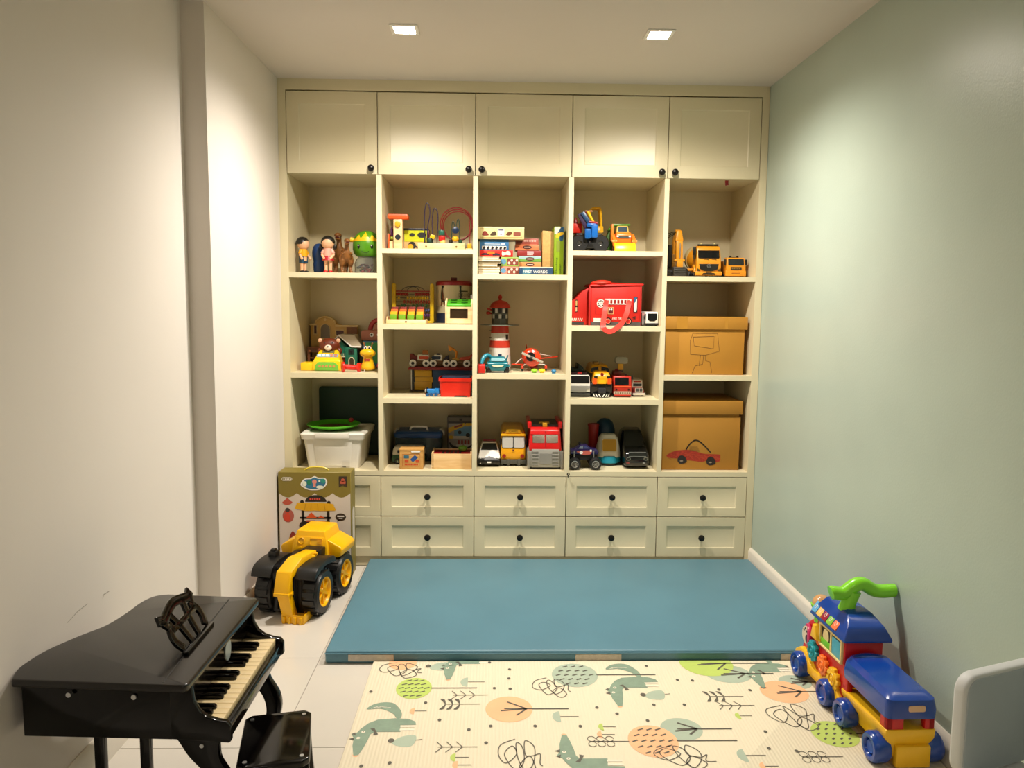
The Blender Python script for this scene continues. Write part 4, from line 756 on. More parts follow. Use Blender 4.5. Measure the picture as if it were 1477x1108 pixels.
solo('toy_handset', 'red toy telephone handset lying in front of the green house', 'toy handset', [tube(smoothpts([(-0.044, 0, 0.026), (-0.02, 0, 0.024), (0.02, 0, 0.022), (0.042, 0, 0.024)], 4), 0.014, 12), lathe([(0.012, -0.008), (0.026, -0.004), (0.026, 0.006), (0.012, 0.014)], 20, (-0.040, -0.006, 0.026), (1, 0.35, 0)), lathe([(0.012, -0.010), (0.023, -0.004), (0.023, 0.006), (0.012, 0.010)], 20, (0.040, -0.006, 0.024), (1, -0.3, 0))], mt('d4200e', 0.3), (0.326, 0.07, ZM), rz=0.1)
t = thing('pull_along_toy', 'blue and pink wooden toy with painted eyes half hidden by the divider', 'wooden toy', (0.402, 0.32, ZM))
part(t, 'body', [box(-0.05, 0.055, -0.05, 0.05, 0.012, 0.148)], mt('2f6a8c', 0.45), bevel=0.004); part(t, 'head', [prism(rr(-0.062, 0.06, 0.148, 0.205, 0.015), -0.02, 0.04, 'y')], mt('a86a54', 0.5), bevel=0.004)
part(t, 'hoop', [tube([(0.018+0.040*math.cos(PI*i/12), 0.04, 0.195+0.062*math.sin(PI*i/12)) for i in range(13)], 0.013, 10)], mt('b03a3c', 0.45)); part(t, 'hoop_core', [box(-0.004, 0.040, 0.03, 0.05, 0.2, 0.236)], mt('c08468', 0.5), bevel=0.008)
for x in (-0.005, 0.035): o = part(t, 'eye', [cyl((x, -0.02, 0.18), (x, -0.024, 0.18), 0.011, n=18)], WHITE); part(o, 'pupil', [cyl((x, -0.024, 0.18), (x, -0.0255, 0.18), 0.006, n=14)], BLACK)
for x in (-0.04, 0.045): part(t, 'wheel', [cyl((x, -0.052, 0.018), (x, -0.064, 0.018), 0.018, n=20)], RED)
part(t, 'side_panel', [fr(rr(-0.032, 0.045, 0.03, 0.14, 0.006), -0.0505)], mt('2f8a4c', 0.45))
t = thing('toy_giraffe', 'yellow plastic giraffe figure with wide smiling snout', 'toy animal', (0.402, 0.14, ZM))
GY = mt('eab811', 0.3)
part(t, 'body', [lathe([(0.0, 0.004), (0.035, 0.006), (0.038, 0.018), (0.030, 0.04), (0.024, 0.062), (0.022, 0.08), (0.0, 0.09)], 24), ell((0, -0.010, 0.092), (0.041, 0.026, 0.024)), ell((0, 0.005, 0.11), (0.022, 0.02, 0.018))], GY, fuse=0.0025)
part(t, 'base', [lathe([(0.033, 0.0), (0.034, 0.006), (0.0, 0.007)], 24)], mt('6a5a20', 0.5))
for sx in (-1, 1):
    part(t, 'eye', [ell((sx*0.010, -0.014, 0.119), (0.009, 0.007, 0.010))], WHITE); part(t, 'pupil', [ell((sx*0.009, -0.0205, 0.119), (0.004, 0.002, 0.005), 10, 6)], BLACK)
    part(t, 'horn', [cyl((sx*0.016, 0.006, 0.122), (sx*0.022, 0.006, 0.140), 0.003, n=8), ell((sx*0.022, 0.006, 0.142), (0.005, 0.005, 0.005), 10, 6)], mt('8a5a24', 0.4))
part(t, 'smile', [tube(smoothpts([(-0.024, -0.034, 0.085), (-0.01, -0.0362, 0.080), (0.01, -0.0362, 0.080), (0.024, -0.034, 0.085)], 4), 0.0013, 6)], mt('7a5a08', 0.4)); part(t, 'red_bow', [fr(circ(x, 0.058, 0.008, 0.007, 10), -0.026, 0.002, 0.012) for x in (-0.008, 0.006)], mt('b03a2a', 0.5))
solo('pull_string', 'thin white string lying on the shelf in front of the giraffe', 'string', [tube(smoothpts([(-0.03, 0, 0.002), (-0.01, -0.012, 0.002), (0.008, -0.01, 0.002), (0.012, 0.004, 0.012)], 5), 0.0012, 6)], WHITE, (0.385, 0.055, ZM))

# ---- column 1, bottom
BINM = mt('dcd7cc', 0.45, var=0.02); 
t = thing('storage_bin', 'white plastic storage bin with lid on the lowest left shelf', 'storage bin', (0.232, 0.215, ZB))
def bring(hx, hy, z): return [(x, y, z) for x, y in rr(-hx, hx, -hy, hy, 0.02, 4)]
part(t, 'tub', [loft([bring(0.132, 0.150, 0.0), bring(0.152, 0.165, 0.158), bring(0.150, 0.163, 0.158), bring(0.130, 0.148, 0.004)])], BINM, bevel=0)
part(t, 'front_panel_relief', [loft([[(-0.088, -0.1515, 0.012), (0.088, -0.1515, 0.012), (0.100, -0.166, 0.15), (-0.100, -0.166, 0.15)], [(-0.085, -0.1535, 0.012), (0.085, -0.1535, 0.012), (0.097, -0.168, 0.15), (-0.097, -0.168, 0.15)]])], BINM)
o = part(t, 'lid', [loft([bring(0.160, 0.172, 0.150), bring(0.166, 0.178, 0.178), bring(0.160, 0.172, 0.184), bring(0.135, 0.147, 0.184), bring(0.130, 0.142, 0.178)])], BINM)
part(o, 'clasp', [box(-0.085, 0.085, -0.184, -0.17, 0.158, 0.186)], BINM, bevel=0.003)
part(t, 'sticker', [flat(rr(0.045, 0.085, 0.01, 0.035, 0.002), (0, -0.159, 0.0), (1, 0, 0), Vector((0, -0.09, 1)))], mt('cfcabf', 0.5), smooth=False); part(t, 'barcode', [flat(rect(0.048+i*0.003, 0.050+i*0.003, 0.006, 0.012), (0, -0.1585, 0.0), (1, 0, 0), Vector((0, -0.09, 1)), 0.0016) for i in range(6)], BLACK, smooth=False, kind='stuff')
t = thing('serving_plate', 'bright green round toy plate resting on the white bin lid', 'plate', (0.205, 0.215, ZB+0.187))
part(t, 'dish', [lathe([(0.07, 0.0), (0.10, 0.002), (0.132, 0.014), (0.140, 0.022), (0.136, 0.024), (0.126, 0.018), (0.098, 0.006), (0.0, 0.005)], 40)], mt('4fae18', 0.3)); part(t, 'food_print', [ell((0.0, 0.0, 0.006), (0.095, 0.095, 0.006), 32, 8)], mt('5a3a20', 0.5, var=0.5, scale=30)); part(t, 'red_piece', [ell((0.085, 0.04, 0.034), (0.014, 0.014, 0.013))], mt('8e1c1c', 0.4))
solo('board_panel', 'large dark green board with rounded corner leaning against the shelf back', 'board', [prism(rr(-0.178, 0.206, 0.0, 0.385, 0.018), -0.006, 0.006, 'y')], mt('08301f', 0.5, var=0.1), (0.262, 0.42, ZB), bevel=0.002)

# ---- column 2, top
OR = mt('e2551c', 0.4)
t = thing('tower_toy', 'wooden toy tower with orange slab top and two round holes', 'wooden toy', (0.562, 0.15, Z4))
part(t, 'tower', [box(-0.022, 0.022, -0.03, 0.03, 0.004, 0.16)], BEECH, bevel=0.002); part(t, 'orange_top', [prism(rr(-0.052, 0.052, 0.156, 0.180, 0.007), -0.035, 0.035, 'y')], OR, bevel=0.003)
part(t, 'base', [box(-0.052, 0.052, -0.034, 0.05, 0.0, 0.006)], OR); part(t, 'side_board', [box(-0.052, -0.044, -0.03, 0.045, 0.006, 0.082)], OR, bevel=0.002); part(t, 'purple_hoop', [torus((-0.036, 0.02, 0.09), 0.026, 0.004, 'x', 20, 6)], mt('4a1f4a', 0.4))
part(t, 'green_ball', [ell((-0.034, 0.0, 0.06), (0.011, 0.011, 0.011))], mt('7a8a1c', 0.4)); part(t, 'peg', [cyl((0, -0.028, 0.13), (0, -0.042, 0.13), 0.014, n=20)], mt('d8a416', 0.4), bevel=0.002); part(t, 'hole', [fr(circ(0, 0.065, 0.014), -0.0302, 0.0008)], mt('16222a', 0.4))
part(t, 'wood_block', [box(-0.042, -0.026, -0.034, -0.02, 0.006, 0.045)], BEECH)
t = thing('shape_sorter', 'lime and yellow shape-sorting cube beside the toy tower', 'wooden toy', (0.645, 0.265, Z4))
part(t, 'cube', [box(-0.062, 0.062, -0.055, 0.055, 0.0, 0.11)], mt('e0b878', 0.45), bevel=0.003); part(t, 'lime_face', [fr(rr(-0.060, 0.060, 0.05, 0.108, 0.003), -0.0555)], mt('c4cc12', 0.4)); part(t, 'dark_top', [box(-0.064, 0.064, -0.058, 0.058, 0.108, 0.118)], mt('1c2440', 0.4), bevel=0.002)
for cx, cz, rx, rz_ in ((-0.020, 0.085, 0.014, 0.009), (0.030, 0.084, 0.022, 0.014), (-0.020, 0.03, 0.020, 0.020), (0.046, 0.028, 0.014, 0.018)): part(t, 'hole', [fr(circ(cx, cz, rx, rz_), -0.057, 0.0008)], mt('1a1c14', 0.5))
part(t, 'yellow_peg', [cyl((-0.026, -0.055, 0.022), (-0.026, -0.075, 0.022), 0.014, n=18)], mt('e4a012', 0.4)); part(t, 'flower_hole', [fr([(0.012*(1+0.35*math.cos(5*a))*math.cos(a)+0.012, 0.018+0.012*(1+0.35*math.cos(5*a))*math.sin(a)) for a in [i*2*PI/30 for i in range(30)]], -0.057, 0.0012)], mt('3a3440', 0.4))
part(t, 'maroon_post', [box(0.058, 0.070, -0.07, -0.05, 0.0, 0.108)], mt('6e1c30', 0.4), bevel=0.002)
t = thing('bead_maze', 'bead maze with looping wires on a pale wooden base', 'bead maze', (0.785, 0.14, Z4))
part(t, 'base_bar', [box(-0.120, 0.118, -0.04, -0.022, 0.0, 0.036)], BEECH, bevel=0.002); part(t, 'base_board', [box(-0.062, 0.155, -0.022, 0.09, 0.0, 0.012)], BEECH, bevel=0.002)
for x in (-0.078, 0.075): part(t, 'screw', [cyl((x, -0.040, 0.018), (x, -0.0415, 0.018), 0.005, n=14)], mt('7a6a3a', 0.4, metal=0.5))
PUR = mt('24183a', 0.4); MAR = mt('7a1418', 0.35)
part(t, 'purple_wire', [tube(smoothpts([(-0.088, 0, 0.01), (-0.090, 0, 0.12), (-0.088, 0, 0.20), (-0.078, 0, 0.238), (-0.066, 0, 0.225), (-0.062, 0, 0.18), (-0.074, 0, 0.11), (-0.076, 0, 0.01)], 6), 0.0026, 8)], PUR)
part(t, 'purple_wire', [tube(smoothpts([(-0.048, 0.01, 0.03), (-0.050, 0.01, 0.15), (-0.046, 0.01, 0.20), (-0.036, 0.01, 0.215), (-0.024, 0.01, 0.195), (-0.022, 0.01, 0.14), (-0.028, 0.01, 0.01)], 6), 0.0026, 8)], PUR)
for k, (r, dz) in enumerate(((0.083, 0.0), (0.078, -0.004), (0.074, -0.010))): part(t, 'red_hoop', [torus((0.073+k*0.003, 0.03+k*0.008, 0.140+dz), r, 0.0028, 'y', 40, 8)], MAR)
part(t, 'green_wire', [tube(smoothpts([(0.048, 0.0, 0.01), (0.050, 0, 0.12), (0.056, 0, 0.148), (0.064, 0, 0.13), (0.068, 0, 0.09), (0.074, 0, 0.13), (0.080, 0, 0.158), (0.088, 0, 0.14), (0.090, 0, 0.01)], 6), 0.0024, 8)], mt('1d3a30', 0.4)); part(t, 'side_wire', [tube([(0.142, 0, 0.01), (0.143, 0, 0.10), (0.138, 0, 0.16)], 0.0024, 8)], MAR)
for nm, c, x, y, z, r in (('bead', '1c5a48', -0.002, -0.004, 0.090, 0.016), ('bead', 'c41a12', 0.0, -0.008, 0.062, 0.017), ('bead', 'e6bc6a', 0.004, -0.01, 0.040, 0.015)): part(t, nm, [cyl((x, y, z-0.013), (x, y, z+0.013), r, n=20)], mt(c, 0.35), bevel=0.003)
part(t, 'bead', [tf(box(-0.012, 0.012, -0.010, 0.010, -0.010, 0.010), (-0.048, 0.0, 0.070), ry=0.3)], mt('d8a814', 0.35), bevel=0.002); part(t, 'bead', [lathe([(0.006, -0.006), (0.017, -0.003), (0.017, 0.003), (0.006, 0.006)], 24, (0.069, 0, 0.105), (0, 1, 0))], mt('142848', 0.35)); part(t, 'bead', [ell((0.069, -0.012, 0.060), (0.018, 0.016, 0.014))], mt('e0ac18', 0.35)); part(t, 'bead', [cyl((-0.062, 0, 0.036), (-0.066, 0, 0.064), 0.014, n=16)], mt('1c3a30', 0.4), bevel=0.003); part(t, 'bead', [box(0.130, 0.152, -0.01, 0.012, 0.012, 0.038)], mt('d0a018', 0.35), bevel=0.002)
for x in (0.045, 0.094): part(t, 'bead', [cyl((x, 0, 0.036), (x, 0, 0.056), 0.010, n=14)], mt('1f4a34' if x > 0.06 else '24201c', 0.4))

# ---- column 2, second cell
t = thing('abacus', 'yellow-framed toy abacus with rows of coloured beads', 'abacus', (0.626, 0.24, Z3))
AY = mt('c6a50c', 0.4)
for x in (-0.100, 0.100): part(t, 'post', [prism(rr(x-0.010, x+0.010, 0.0, 0.208, 0.009), -0.016, 0.016, 'y')], AY, bevel=0.002)
part(t, 'base', [box(-0.105, 0.105, -0.03, 0.03, 0.0, 0.012)], AY, bevel=0.002); part(t, 'arch_wire', [tube([(0.062*math.cos(PI*i/14), 0, 0.165+0.028*math.sin(PI*i/14)) for i in range(15)], 0.002, 6)], DGREY); part(t, 'arch_wire', [tube([(0.03*math.cos(PI*i/14), 0, 0.168+0.022*math.sin(PI*i/14)) for i in range(15)], 0.002, 6)], DGREY)
BD = {}
for row, (z, c, xs_) in enumerate(((0.152, '8c1c14', [-0.085, -0.074, -0.063, -0.052, -0.041, -0.030, 0.015, 0.026, 0.037, 0.048, 0.059, 0.070, 0.081]), (0.132, 'c8a818', [-0.075, -0.028, -0.013, 0.0, 0.013, 0.026, 0.039, 0.052, 0.065, 0.078]), (0.112, '9a3a2a', [-0.045, -0.028, -0.014, 0.0, 0.014, 0.028, 0.042, 0.056, 0.07, 0.084]), (0.092, '2a5a2a', [-0.06, -0.045, 0.0, 0.02, 0.05, 0.07]), (0.066, '2c3a6a', [0.04, 0.055, 0.07, 0.083]), (0.040, '4a2a5a', [0.045, 0.06, 0.075, 0.086]))):
    part(t, 'rod', [cyl((-0.1, 0, z), (0.1, 0, z), 0.0018, n=6)], DGREY)
    me = mesh_of('bead', [ell((0, 0, 0), (0.0062, 0.0095, 0.0095), 14, 8)], mt(c, 0.35))
    for x in xs_: share(t, 'bead', me, (x, 0, z))
part(t, 'top_rail', [box(-0.09, 0.09, -0.004, 0.004, 0.164, 0.170)], mt('8c1c14', 0.4))
t = thing('block_tray', 'pale wooden tray holding coloured stacking blocks before the abacus', 'block tray', (0.609, 0.115, Z3))
part(t, 'tray_front', [box(-0.099, 0.099, -0.066, -0.056, 0.0, 0.022)], BEECH, bevel=0.002); part(t, 'tray_base', [box(-0.099, 0.099, -0.056, 0.06, 0.0, 0.008)], BEECH); part(t, 'tray_side', [box(-0.099, -0.093, -0.056, 0.06, 0.008, 0.035)], BEECH); part(t, 'tray_side', [box(0.093, 0.099, -0.056, 0.06, 0.008, 0.022)], BEECH); part(t, 'brand_mark', [fr(circ(0, 0.011, 0.006, 0.004, 12), -0.0665)], mt('3a2c18', 0.5))
for r, (c, hh) in enumerate((('6a9a1c', 0.048), ('e2a418', 0.062), ('d8641c', 0.074), ('6e1c1a', 0.086))):
    me = mesh_of('block', [box(-0.017, 0.017, -0.012, 0.012, 0, hh-0.009)], mt(c, 0.4), bevel=0.0015)
    for k in range(4):
        o = share(None, 'stacking_block', me, (0.609-0.066+k*0.044, 0.115-0.04+r*0.026, Z3+0.0085))
        tag(o, ['green', 'yellow', 'orange', 'dark red'][r]+' stacking block in the tray, '+['first', 'second', 'third', 'fourth'][k]+' from the left of its row', 'toy block', 'stacking blocks in the wooden tray')
t = thing('storage_can', 'cream round canister with red lid and black cord handle', 'canister', (0.838, 0.30, Z3))
CM = mt('c9bb97', 0.5, var=0.03)
part(t, 'drum', [cyl((0, 0, 0.0), (0, 0, 0.205), 0.093, n=40)], CM); part(t, 'lid', [lathe([(0.097, 0.200), (0.097, 0.216), (0.085, 0.224), (0.0, 0.228)], 40)], mt('8c1218', 0.4)); part(t, 'lid_knob', [box(-0.016, 0.016, -0.016, 0.016, 0.226, 0.243)], mt('5a1a10', 0.4), bevel=0.002)
def onc(r, a, z): return (r*math.sin(a), -r*math.cos(a), z)
part(t, 'cord', [tube(smoothpts([onc(0.096, -0.62, 0.19), onc(0.100, -0.66, 0.15), onc(0.100, -0.60, 0.118), onc(0.100, -0.2, 0.112), onc(0.100, 0.25, 0.115), onc(0.100, 0.42, 0.125), onc(0.098, 0.42, 0.19)], 6), 0.0032, 8)], mt('16201a', 0.6))
for a in (-0.62, 0.42): part(t, 'cord_knob', [ell(onc(0.095, a, 0.192), (0.006, 0.006, 0.006), 12, 8)], BLACK)
def band(z0, z1, a0, a1, n=16): return ([onc(0.0937, a0+(a1-a0)*i/n, z0) for i in range(n+1)]+[onc(0.0937, a0+(a1-a0)*i/n, z1) for i in range(n+1)], [(i, i+1, n+2+i, n+1+i) for i in range(n)])
part(t, 'navy_band', [band(0.002, 0.055, -1.4, 1.4)], mt('101c34', 0.5)); part(t, 'pale_band', [band(0.055, 0.09, -1.4, 1.4)], mt('a49a7c', 0.5)); part(t, 'tower_print', [([onc(0.0940, -0.80, 0.092), onc(0.0940, -0.42, 0.092), onc(0.0940, -0.58, 0.16), onc(0.0940, -0.64, 0.18)], [(0, 1, 2, 3)])], mt('7a4a34', 0.5, var=0.6, scale=120))
for i, ch in enumerate('DISCOVERY'):
    a = 0.36+i*0.105
    text(t, 'lettering', ch, mt('20241c', 0.5), 0.0075, 0.016, onc(0.0938, a, 0.150), (math.cos(a), math.sin(a), 0), (0, 0, 1), 0.0008)
part(t, 'small_print', [band(0.166, 0.172, 0.36, 0.95), band(0.131, 0.134, 0.40, 0.8)], mt('3a4034', 0.5))
t = thing('toy_oven', 'wooden toy stove with green hob top and dark oven window', 'toy stove', (0.876, 0.105, Z3))
part(t, 'side_panel', [prism([(-0.06, 0), (0.055, 0), (0.055, 0.125), (0.03, 0.132), (-0.05, 0.118), (-0.06, 0.105)], -0.069, -0.061, 'x')], BEECH, bevel=0.002); part(t, 'side_panel', [prism([(-0.06, 0), (0.055, 0), (0.055, 0.135), (0.03, 0.137), (-0.05, 0.118), (-0.06, 0.105)], 0.061, 0.069, 'x')], BEECH, bevel=0.002)
def win_front(hx, z0, z1, wx, wz0, wz1, y0, y1): return [box(-hx, hx, y0, y1, z0, wz0), box(-hx, hx, y0, y1, wz1, z1), box(-hx, -wx, y0, y1, wz0, wz1), box(wx, hx, y0, y1, wz0, wz1)]
part(t, 'front', win_front(0.061, 0.004, 0.088, 0.045, 0.03, 0.078, -0.062, -0.054), BEECH); part(t, 'oven_interior', [box(-0.06, 0.06, 0.02, 0.03, 0.004, 0.088), box(-0.06, 0.06, -0.054, 0.03, 0.004, 0.008)], mt('4a3018', 0.5)); part(t, 'window_pane', [box(-0.045, 0.045, -0.058, -0.056, 0.03, 0.078)], mt('5a4630', 0.1, trans=0.7)); part(t, 'base_strip', [box(-0.065, 0.065, -0.063, -0.05, 0.0, 0.004)], DKRED)
o = part(t, 'hob', [loft([[(-0.060, -0.062, 0.088), (0.060, -0.062, 0.088), (0.060, 0.05, 0.105), (-0.060, 0.05, 0.105)], [(-0.060, -0.060, 0.100), (0.060, -0.060, 0.100), (0.060, 0.05, 0.128), (-0.060, 0.05, 0.128)]])], mt('3f9a18', 0.35), bevel=0.002)
for x in (-0.028, 0.028): part(o, 'burner', [tf(cyl((x, -0.02, 0.109), (x, -0.02, 0.1135), 0.017, n=22), rx=0.0), tf(cyl((x, 0.025, 0.121), (x, 0.025, 0.1255), 0.017, n=22))], mt('1f5a0c', 0.4))
part(t, 'knob', [cyl((0.063, 0.0, 0.13), (0.063, 0.0, 0.15), 0.006, n=12)], SILVER)

# ---- column 2, third cell
t = thing('toy_garage', 'wooden toy garage with red roof deck and yellow door', 'toy garage', (0.775, 0.36, Z2))
part(t, 'roof_deck', [prism([(-0.185, 0.118), (-0.178, 0.134), (0.171, 0.134), (0.171, 0.118)], -0.07, 0.075, 'y')], mt('7e120e', 0.45), bevel=0.002); part(t, 'base_board', [box(-0.175, 0.17, -0.075, 0.075, 0.0, 0.008)], mt('3a2c18', 0.5)); part(t, 'back_wall', [box(-0.165, 0.17, 0.045, 0.055, 0.008, 0.118)], mt('123048', 0.45))
part(t, 'white_post', [box(-0.168, -0.164, -0.06, -0.05, 0.008, 0.118)], WHITE); part(t, 'dark_post', [box(-0.164, -0.152, -0.055, 0.045, 0.008, 0.118)], BLACK); part(t, 'blue_panel', [box(-0.052, 0.17, -0.05, -0.04, 0.008, 0.118)], mt('14406a', 0.4))
o = part(t, 'yellow_door', [box(-0.150, -0.056, -0.058, -0.05, 0.01, 0.116)], mt('c89a0a', 0.4), bevel=0.002); part(o, 'door_grooves', [box(-0.148, -0.058, -0.0595, -0.057, z, z+0.003) for z in (0.055, 0.078)], mt('9a7408', 0.4)); part(o, 'hinge', [box(-0.158, -0.146, -0.060, -0.055, 0.052, 0.078)], BLACK); part(o, 'hinge', [box(-0.060, -0.050, -0.060, -0.055, 0.052, 0.078)], mt('c89a0a', 0.4))
def wtruck(label, x, build):
    t = thing('wooden_truck', label, 'toy truck', (x, 0.34, Z2+0.1345), group='wooden trucks parked on the garage roof')
    part(t, 'chassis', [box(-0.05, 0.05, -0.02, 0.02, 0.014, 0.032)], mt('6a4a24', 0.5), bevel=0.002)
    for sx in (-1, 1):
        for y in (-0.026, 0.026):
            wl = part(t, 'wheel', [cyl((sx*0.036, y-0.006, 0.019), (sx*0.036, y+0.006, 0.019), 0.0195, n=24)], WHITE, bevel=0.002)
            part(wl, 'tyre', [torus((sx*0.036, y, 0.0195), 0.0178, 0.0032, 'y', 24, 6)], BLACK); part(wl, 'hub', [cyl((sx*0.036, y-0.0075, 0.019), (sx*0.036, y+0.0075, 0.019), 0.0085, n=16)], BLACK)
    build(t)
def b1(t):
    part(t, 'cab', [prism([(-0.052, 0.03), (-0.052, 0.070), (-0.034, 0.070), (-0.030, 0.060), (-0.014, 0.058), (-0.014, 0.03)], -0.018, 0.018, 'y')], mt('6e1a12', 0.4), bevel=0.002); part(t, 'load', [prism(rr(-0.012, 0.05, 0.033, 0.064, 0.004), -0.018, 0.018, 'y')], WHITE, bevel=0.002); part(t, 'orange_block', [prism(rr(-0.004, 0.05, 0.040, 0.056, 0.006), -0.020, 0.020, 'y')], mt('c8481c', 0.4)); part(t, 'tall_load', [box(0.014, 0.044, -0.01, 0.016, 0.064, 0.088)], mt('a8641c', 0.45), bevel=0.002)
def b2(t):
    part(t, 'cargo_body', [prism(rr(-0.034, 0.012, 0.033, 0.064, 0.003), -0.018, 0.018, 'y')], WHITE, bevel=0.002); part(t, 'navy_block', [prism(rr(-0.046, 0.004, 0.040, 0.057, 0.008), -0.020, 0.020, 'y')], mt('12283c', 0.4)); part(t, 'fender', [prism([(0.016, 0.032), (0.028, 0.052), (0.044, 0.062), (0.05, 0.062), (0.05, 0.032)], -0.018, 0.018, 'y')], mt('1c1426', 0.4), bevel=0.002); part(t, 'siren', [ell((-0.01, 0, 0.067), (0.010, 0.008, 0.005))], NAVY)
def b3(t):
    part(t, 'arm', [tube(smoothpts([(-0.025, 0, 0.045), (-0.022, 0, 0.075), (-0.028, 0, 0.085), (-0.042, 0, 0.098)], 4), 0.0065, 10)], mt('d88a1a', 0.4)); part(t, 'bucket', [prism([(-0.066, 0.118), (-0.038, 0.100), (-0.038, 0.092), (-0.058, 0.084), (-0.064, 0.092)], -0.014, 0.014, 'y')], mt('d88a1a', 0.4), bevel=0.002); part(t, 'arm_seat', [box(-0.044, -0.006, -0.014, 0.014, 0.032, 0.046)], mt('c8a24a', 0.45), bevel=0.002); part(t, 'red_bed', [prism([(-0.004, 0.034), (0.05, 0.034), (0.066, 0.06), (0.066, 0.072), (0.045, 0.056), (-0.004, 0.050)], -0.018, 0.018, 'y')], mt('b4401a', 0.4), bevel=0.002)
wtruck('wooden truck with dark red cab, leftmost on the garage roof', 0.652, b1); wtruck('white wooden ambulance truck in the middle of the garage roof', 0.762, b2); wtruck('wooden digger truck with raised yellow bucket on the garage roof', 0.872, b3)
t = thing('toy_locomotive', 'tiny bright blue toy steam engine in front of the garage', 'toy train', (0.739, 0.085, Z2))
part(t, 'boiler', [cyl((-0.026, 0, 0.028), (0.014, 0, 0.028), 0.0115, n=20)], mt('1f74b8', 0.3)); part(t, 'cab', [box(0.014, 0.036, -0.012, 0.012, 0.014, 0.042)], mt('1f74b8', 0.3), bevel=0.002); part(t, 'smokebox', [cyl((-0.034, 0, 0.028), (-0.026, 0, 0.028), 0.0125, n=20)], BLACK); part(t, 'front_disc', [cyl((-0.037, 0, 0.028), (-0.034, 0, 0.028), 0.010, n=20)], mt('c9c2b4', 0.4)); part(t, 'footplate', [box(-0.037, 0.037, -0.013, 0.013, 0.010, 0.015)], DKRED); part(t, 'side_tank', [box(-0.022, 0.014, -0.0135, 0.0135, 0.015, 0.034)], mt('1f74b8', 0.3), bevel=0.002); part(t, 'funnel', [cyl((-0.024, 0, 0.038), (-0.024, 0, 0.047), 0.004, n=12)], BLACK)
for x in (-0.024, -0.004, 0.020):
    for y in (-0.012, 0.012): part(t, 'wheel', [cyl((x, y-0.002, 0.009), (x, y+0.002, 0.009), 0.009, n=18)], mt('154a78', 0.4))
t = thing('red_bin', 'small red plastic tub with navy lid edge at the shelf front', 'tub', (0.858, 0.135, Z2))
def rb(hx, hy, z): return [(x, y, z) for x, y in rr(-hx, hx, -hy, hy, 0.012, 3)]
part(t, 'tub', [loft([rb(0.076, 0.068, 0.0), rb(0.082, 0.076, 0.08), rb(0.086, 0.08, 0.08), rb(0.086, 0.08, 0.097), rb(0.082, 0.076, 0.097), rb(0.074, 0.066, 0.004)])], mt('d0220e', 0.35)); part(t, 'contents', [box(-0.07, 0.075, -0.055, 0.06, 0.06, 0.104)], mt('181c38', 0.45), bevel=0.006); part(t, 'foot_strip', [box(-0.005, 0.06, -0.0715, -0.066, 0.0, 0.006)], BLACK)

# ---- column 2, bottom
t = thing('clear_container', 'clear plastic container with blue lid and white handle', 'container', (0.650, 0.325, ZB))
def rb2(hx, hy, z, r=0.015): return [(x, y, z) for x, y in rr(-hx, hx, -hy, hy, r, 3)]
part(t, 'tub', [loft([rb2(0.118, 0.078, 0.0), rb2(0.126, 0.085, 0.132), rb2(0.123, 0.082, 0.132), rb2(0.115, 0.075, 0.004)])], mt('6f8084', 0.12, trans=0.75, var=0.02))
o = part(t, 'lid', [loft([rb2(0.128, 0.088, 0.128), rb2(0.131, 0.090, 0.150), rb2(0.12, 0.08, 0.162)])], mt('0f3f78', 0.35), bevel=0.002)
part(o, 'handle', [tube(smoothpts([(-0.048, -0.03, 0.160), (-0.042, -0.034, 0.178), (-0.03, -0.034, 0.182), (0.03, -0.034, 0.182), (0.042, -0.034, 0.178), (0.048, -0.03, 0.160)], 4), 0.0055, 8)], WHITE)
for sx in (-1, 1): part(o, 'clip', [prism([(sx*0.108, 0.165), (sx*0.124, 0.168), (sx*0.138, 0.148), (sx*0.136, 0.13), (sx*0.130, 0.13), (sx*0.128, 0.15)], -0.03, 0.03, 'y')], mt('b9b9b4', 0.4), bevel=0.002)
for x, y, z, r, c in ((-0.07, -0.03, 0.045, 0.03, 'a87820'), (-0.02, 0.0, 0.03, 0.025, '7a3a2a'), (0.04, -0.02, 0.04, 0.03, '3a8078'), (0.085, 0.0, 0.03, 0.024, '8a2020'), (-0.08, -0.035, 0.09, 0.02, 'b88a2a'), (0.0, 0.03, 0.06, 0.028, '2a4a6a'), (0.055, 0.035, 0.085, 0.026, '4a6a50')): part(t, 'loose_toy', [tf(box(-r, r, -r*0.7, r*0.7, -r*0.8, r*0.8), (x, y, z+0.004), rz=x*9, ry=y*6)], mt(c, 0.4), bevel=0.006)
t = thing('toy_van', 'green and white toy camper van behind the small wooden box', 'toy van', (0.606, 0.20, ZB))
part(t, 'lower_body', [prism(rr(-0.088, 0.088, 0.010, 0.050, 0.012), -0.035, 0.035, 'y')], mt('144a24', 0.35), bevel=0.004); part(t, 'upper_body', [prism([(-0.086, 0.049), (-0.080, 0.084), (-0.070, 0.094), (0.072, 0.094), (0.084, 0.080), (0.086, 0.049)], -0.034, 0.034, 'y')], mt('d2ccbc', 0.35), bevel=0.006)
for x in (-0.058, 0.0, 0.05): part(t, 'window', [fr(rr(x, x+0.03, 0.058, 0.076, 0.003), -0.0345)], GLASSDK)
for x in (-0.058, 0.055): wheel(t, x, -0.03, 0.0165, 0.0165, 0.012, mt('b8b4a8', 0.3, metal=0.5), ax='y'); wheel(t, x, 0.03, 0.0165, 0.0165, 0.012, SILVER, ax='y')
t = thing('domino_box', 'small tan wooden box printed with blue cards and red writing', 'box', (0.634, 0.085, ZB))
DB = wood('b98a48', 'c99a58')
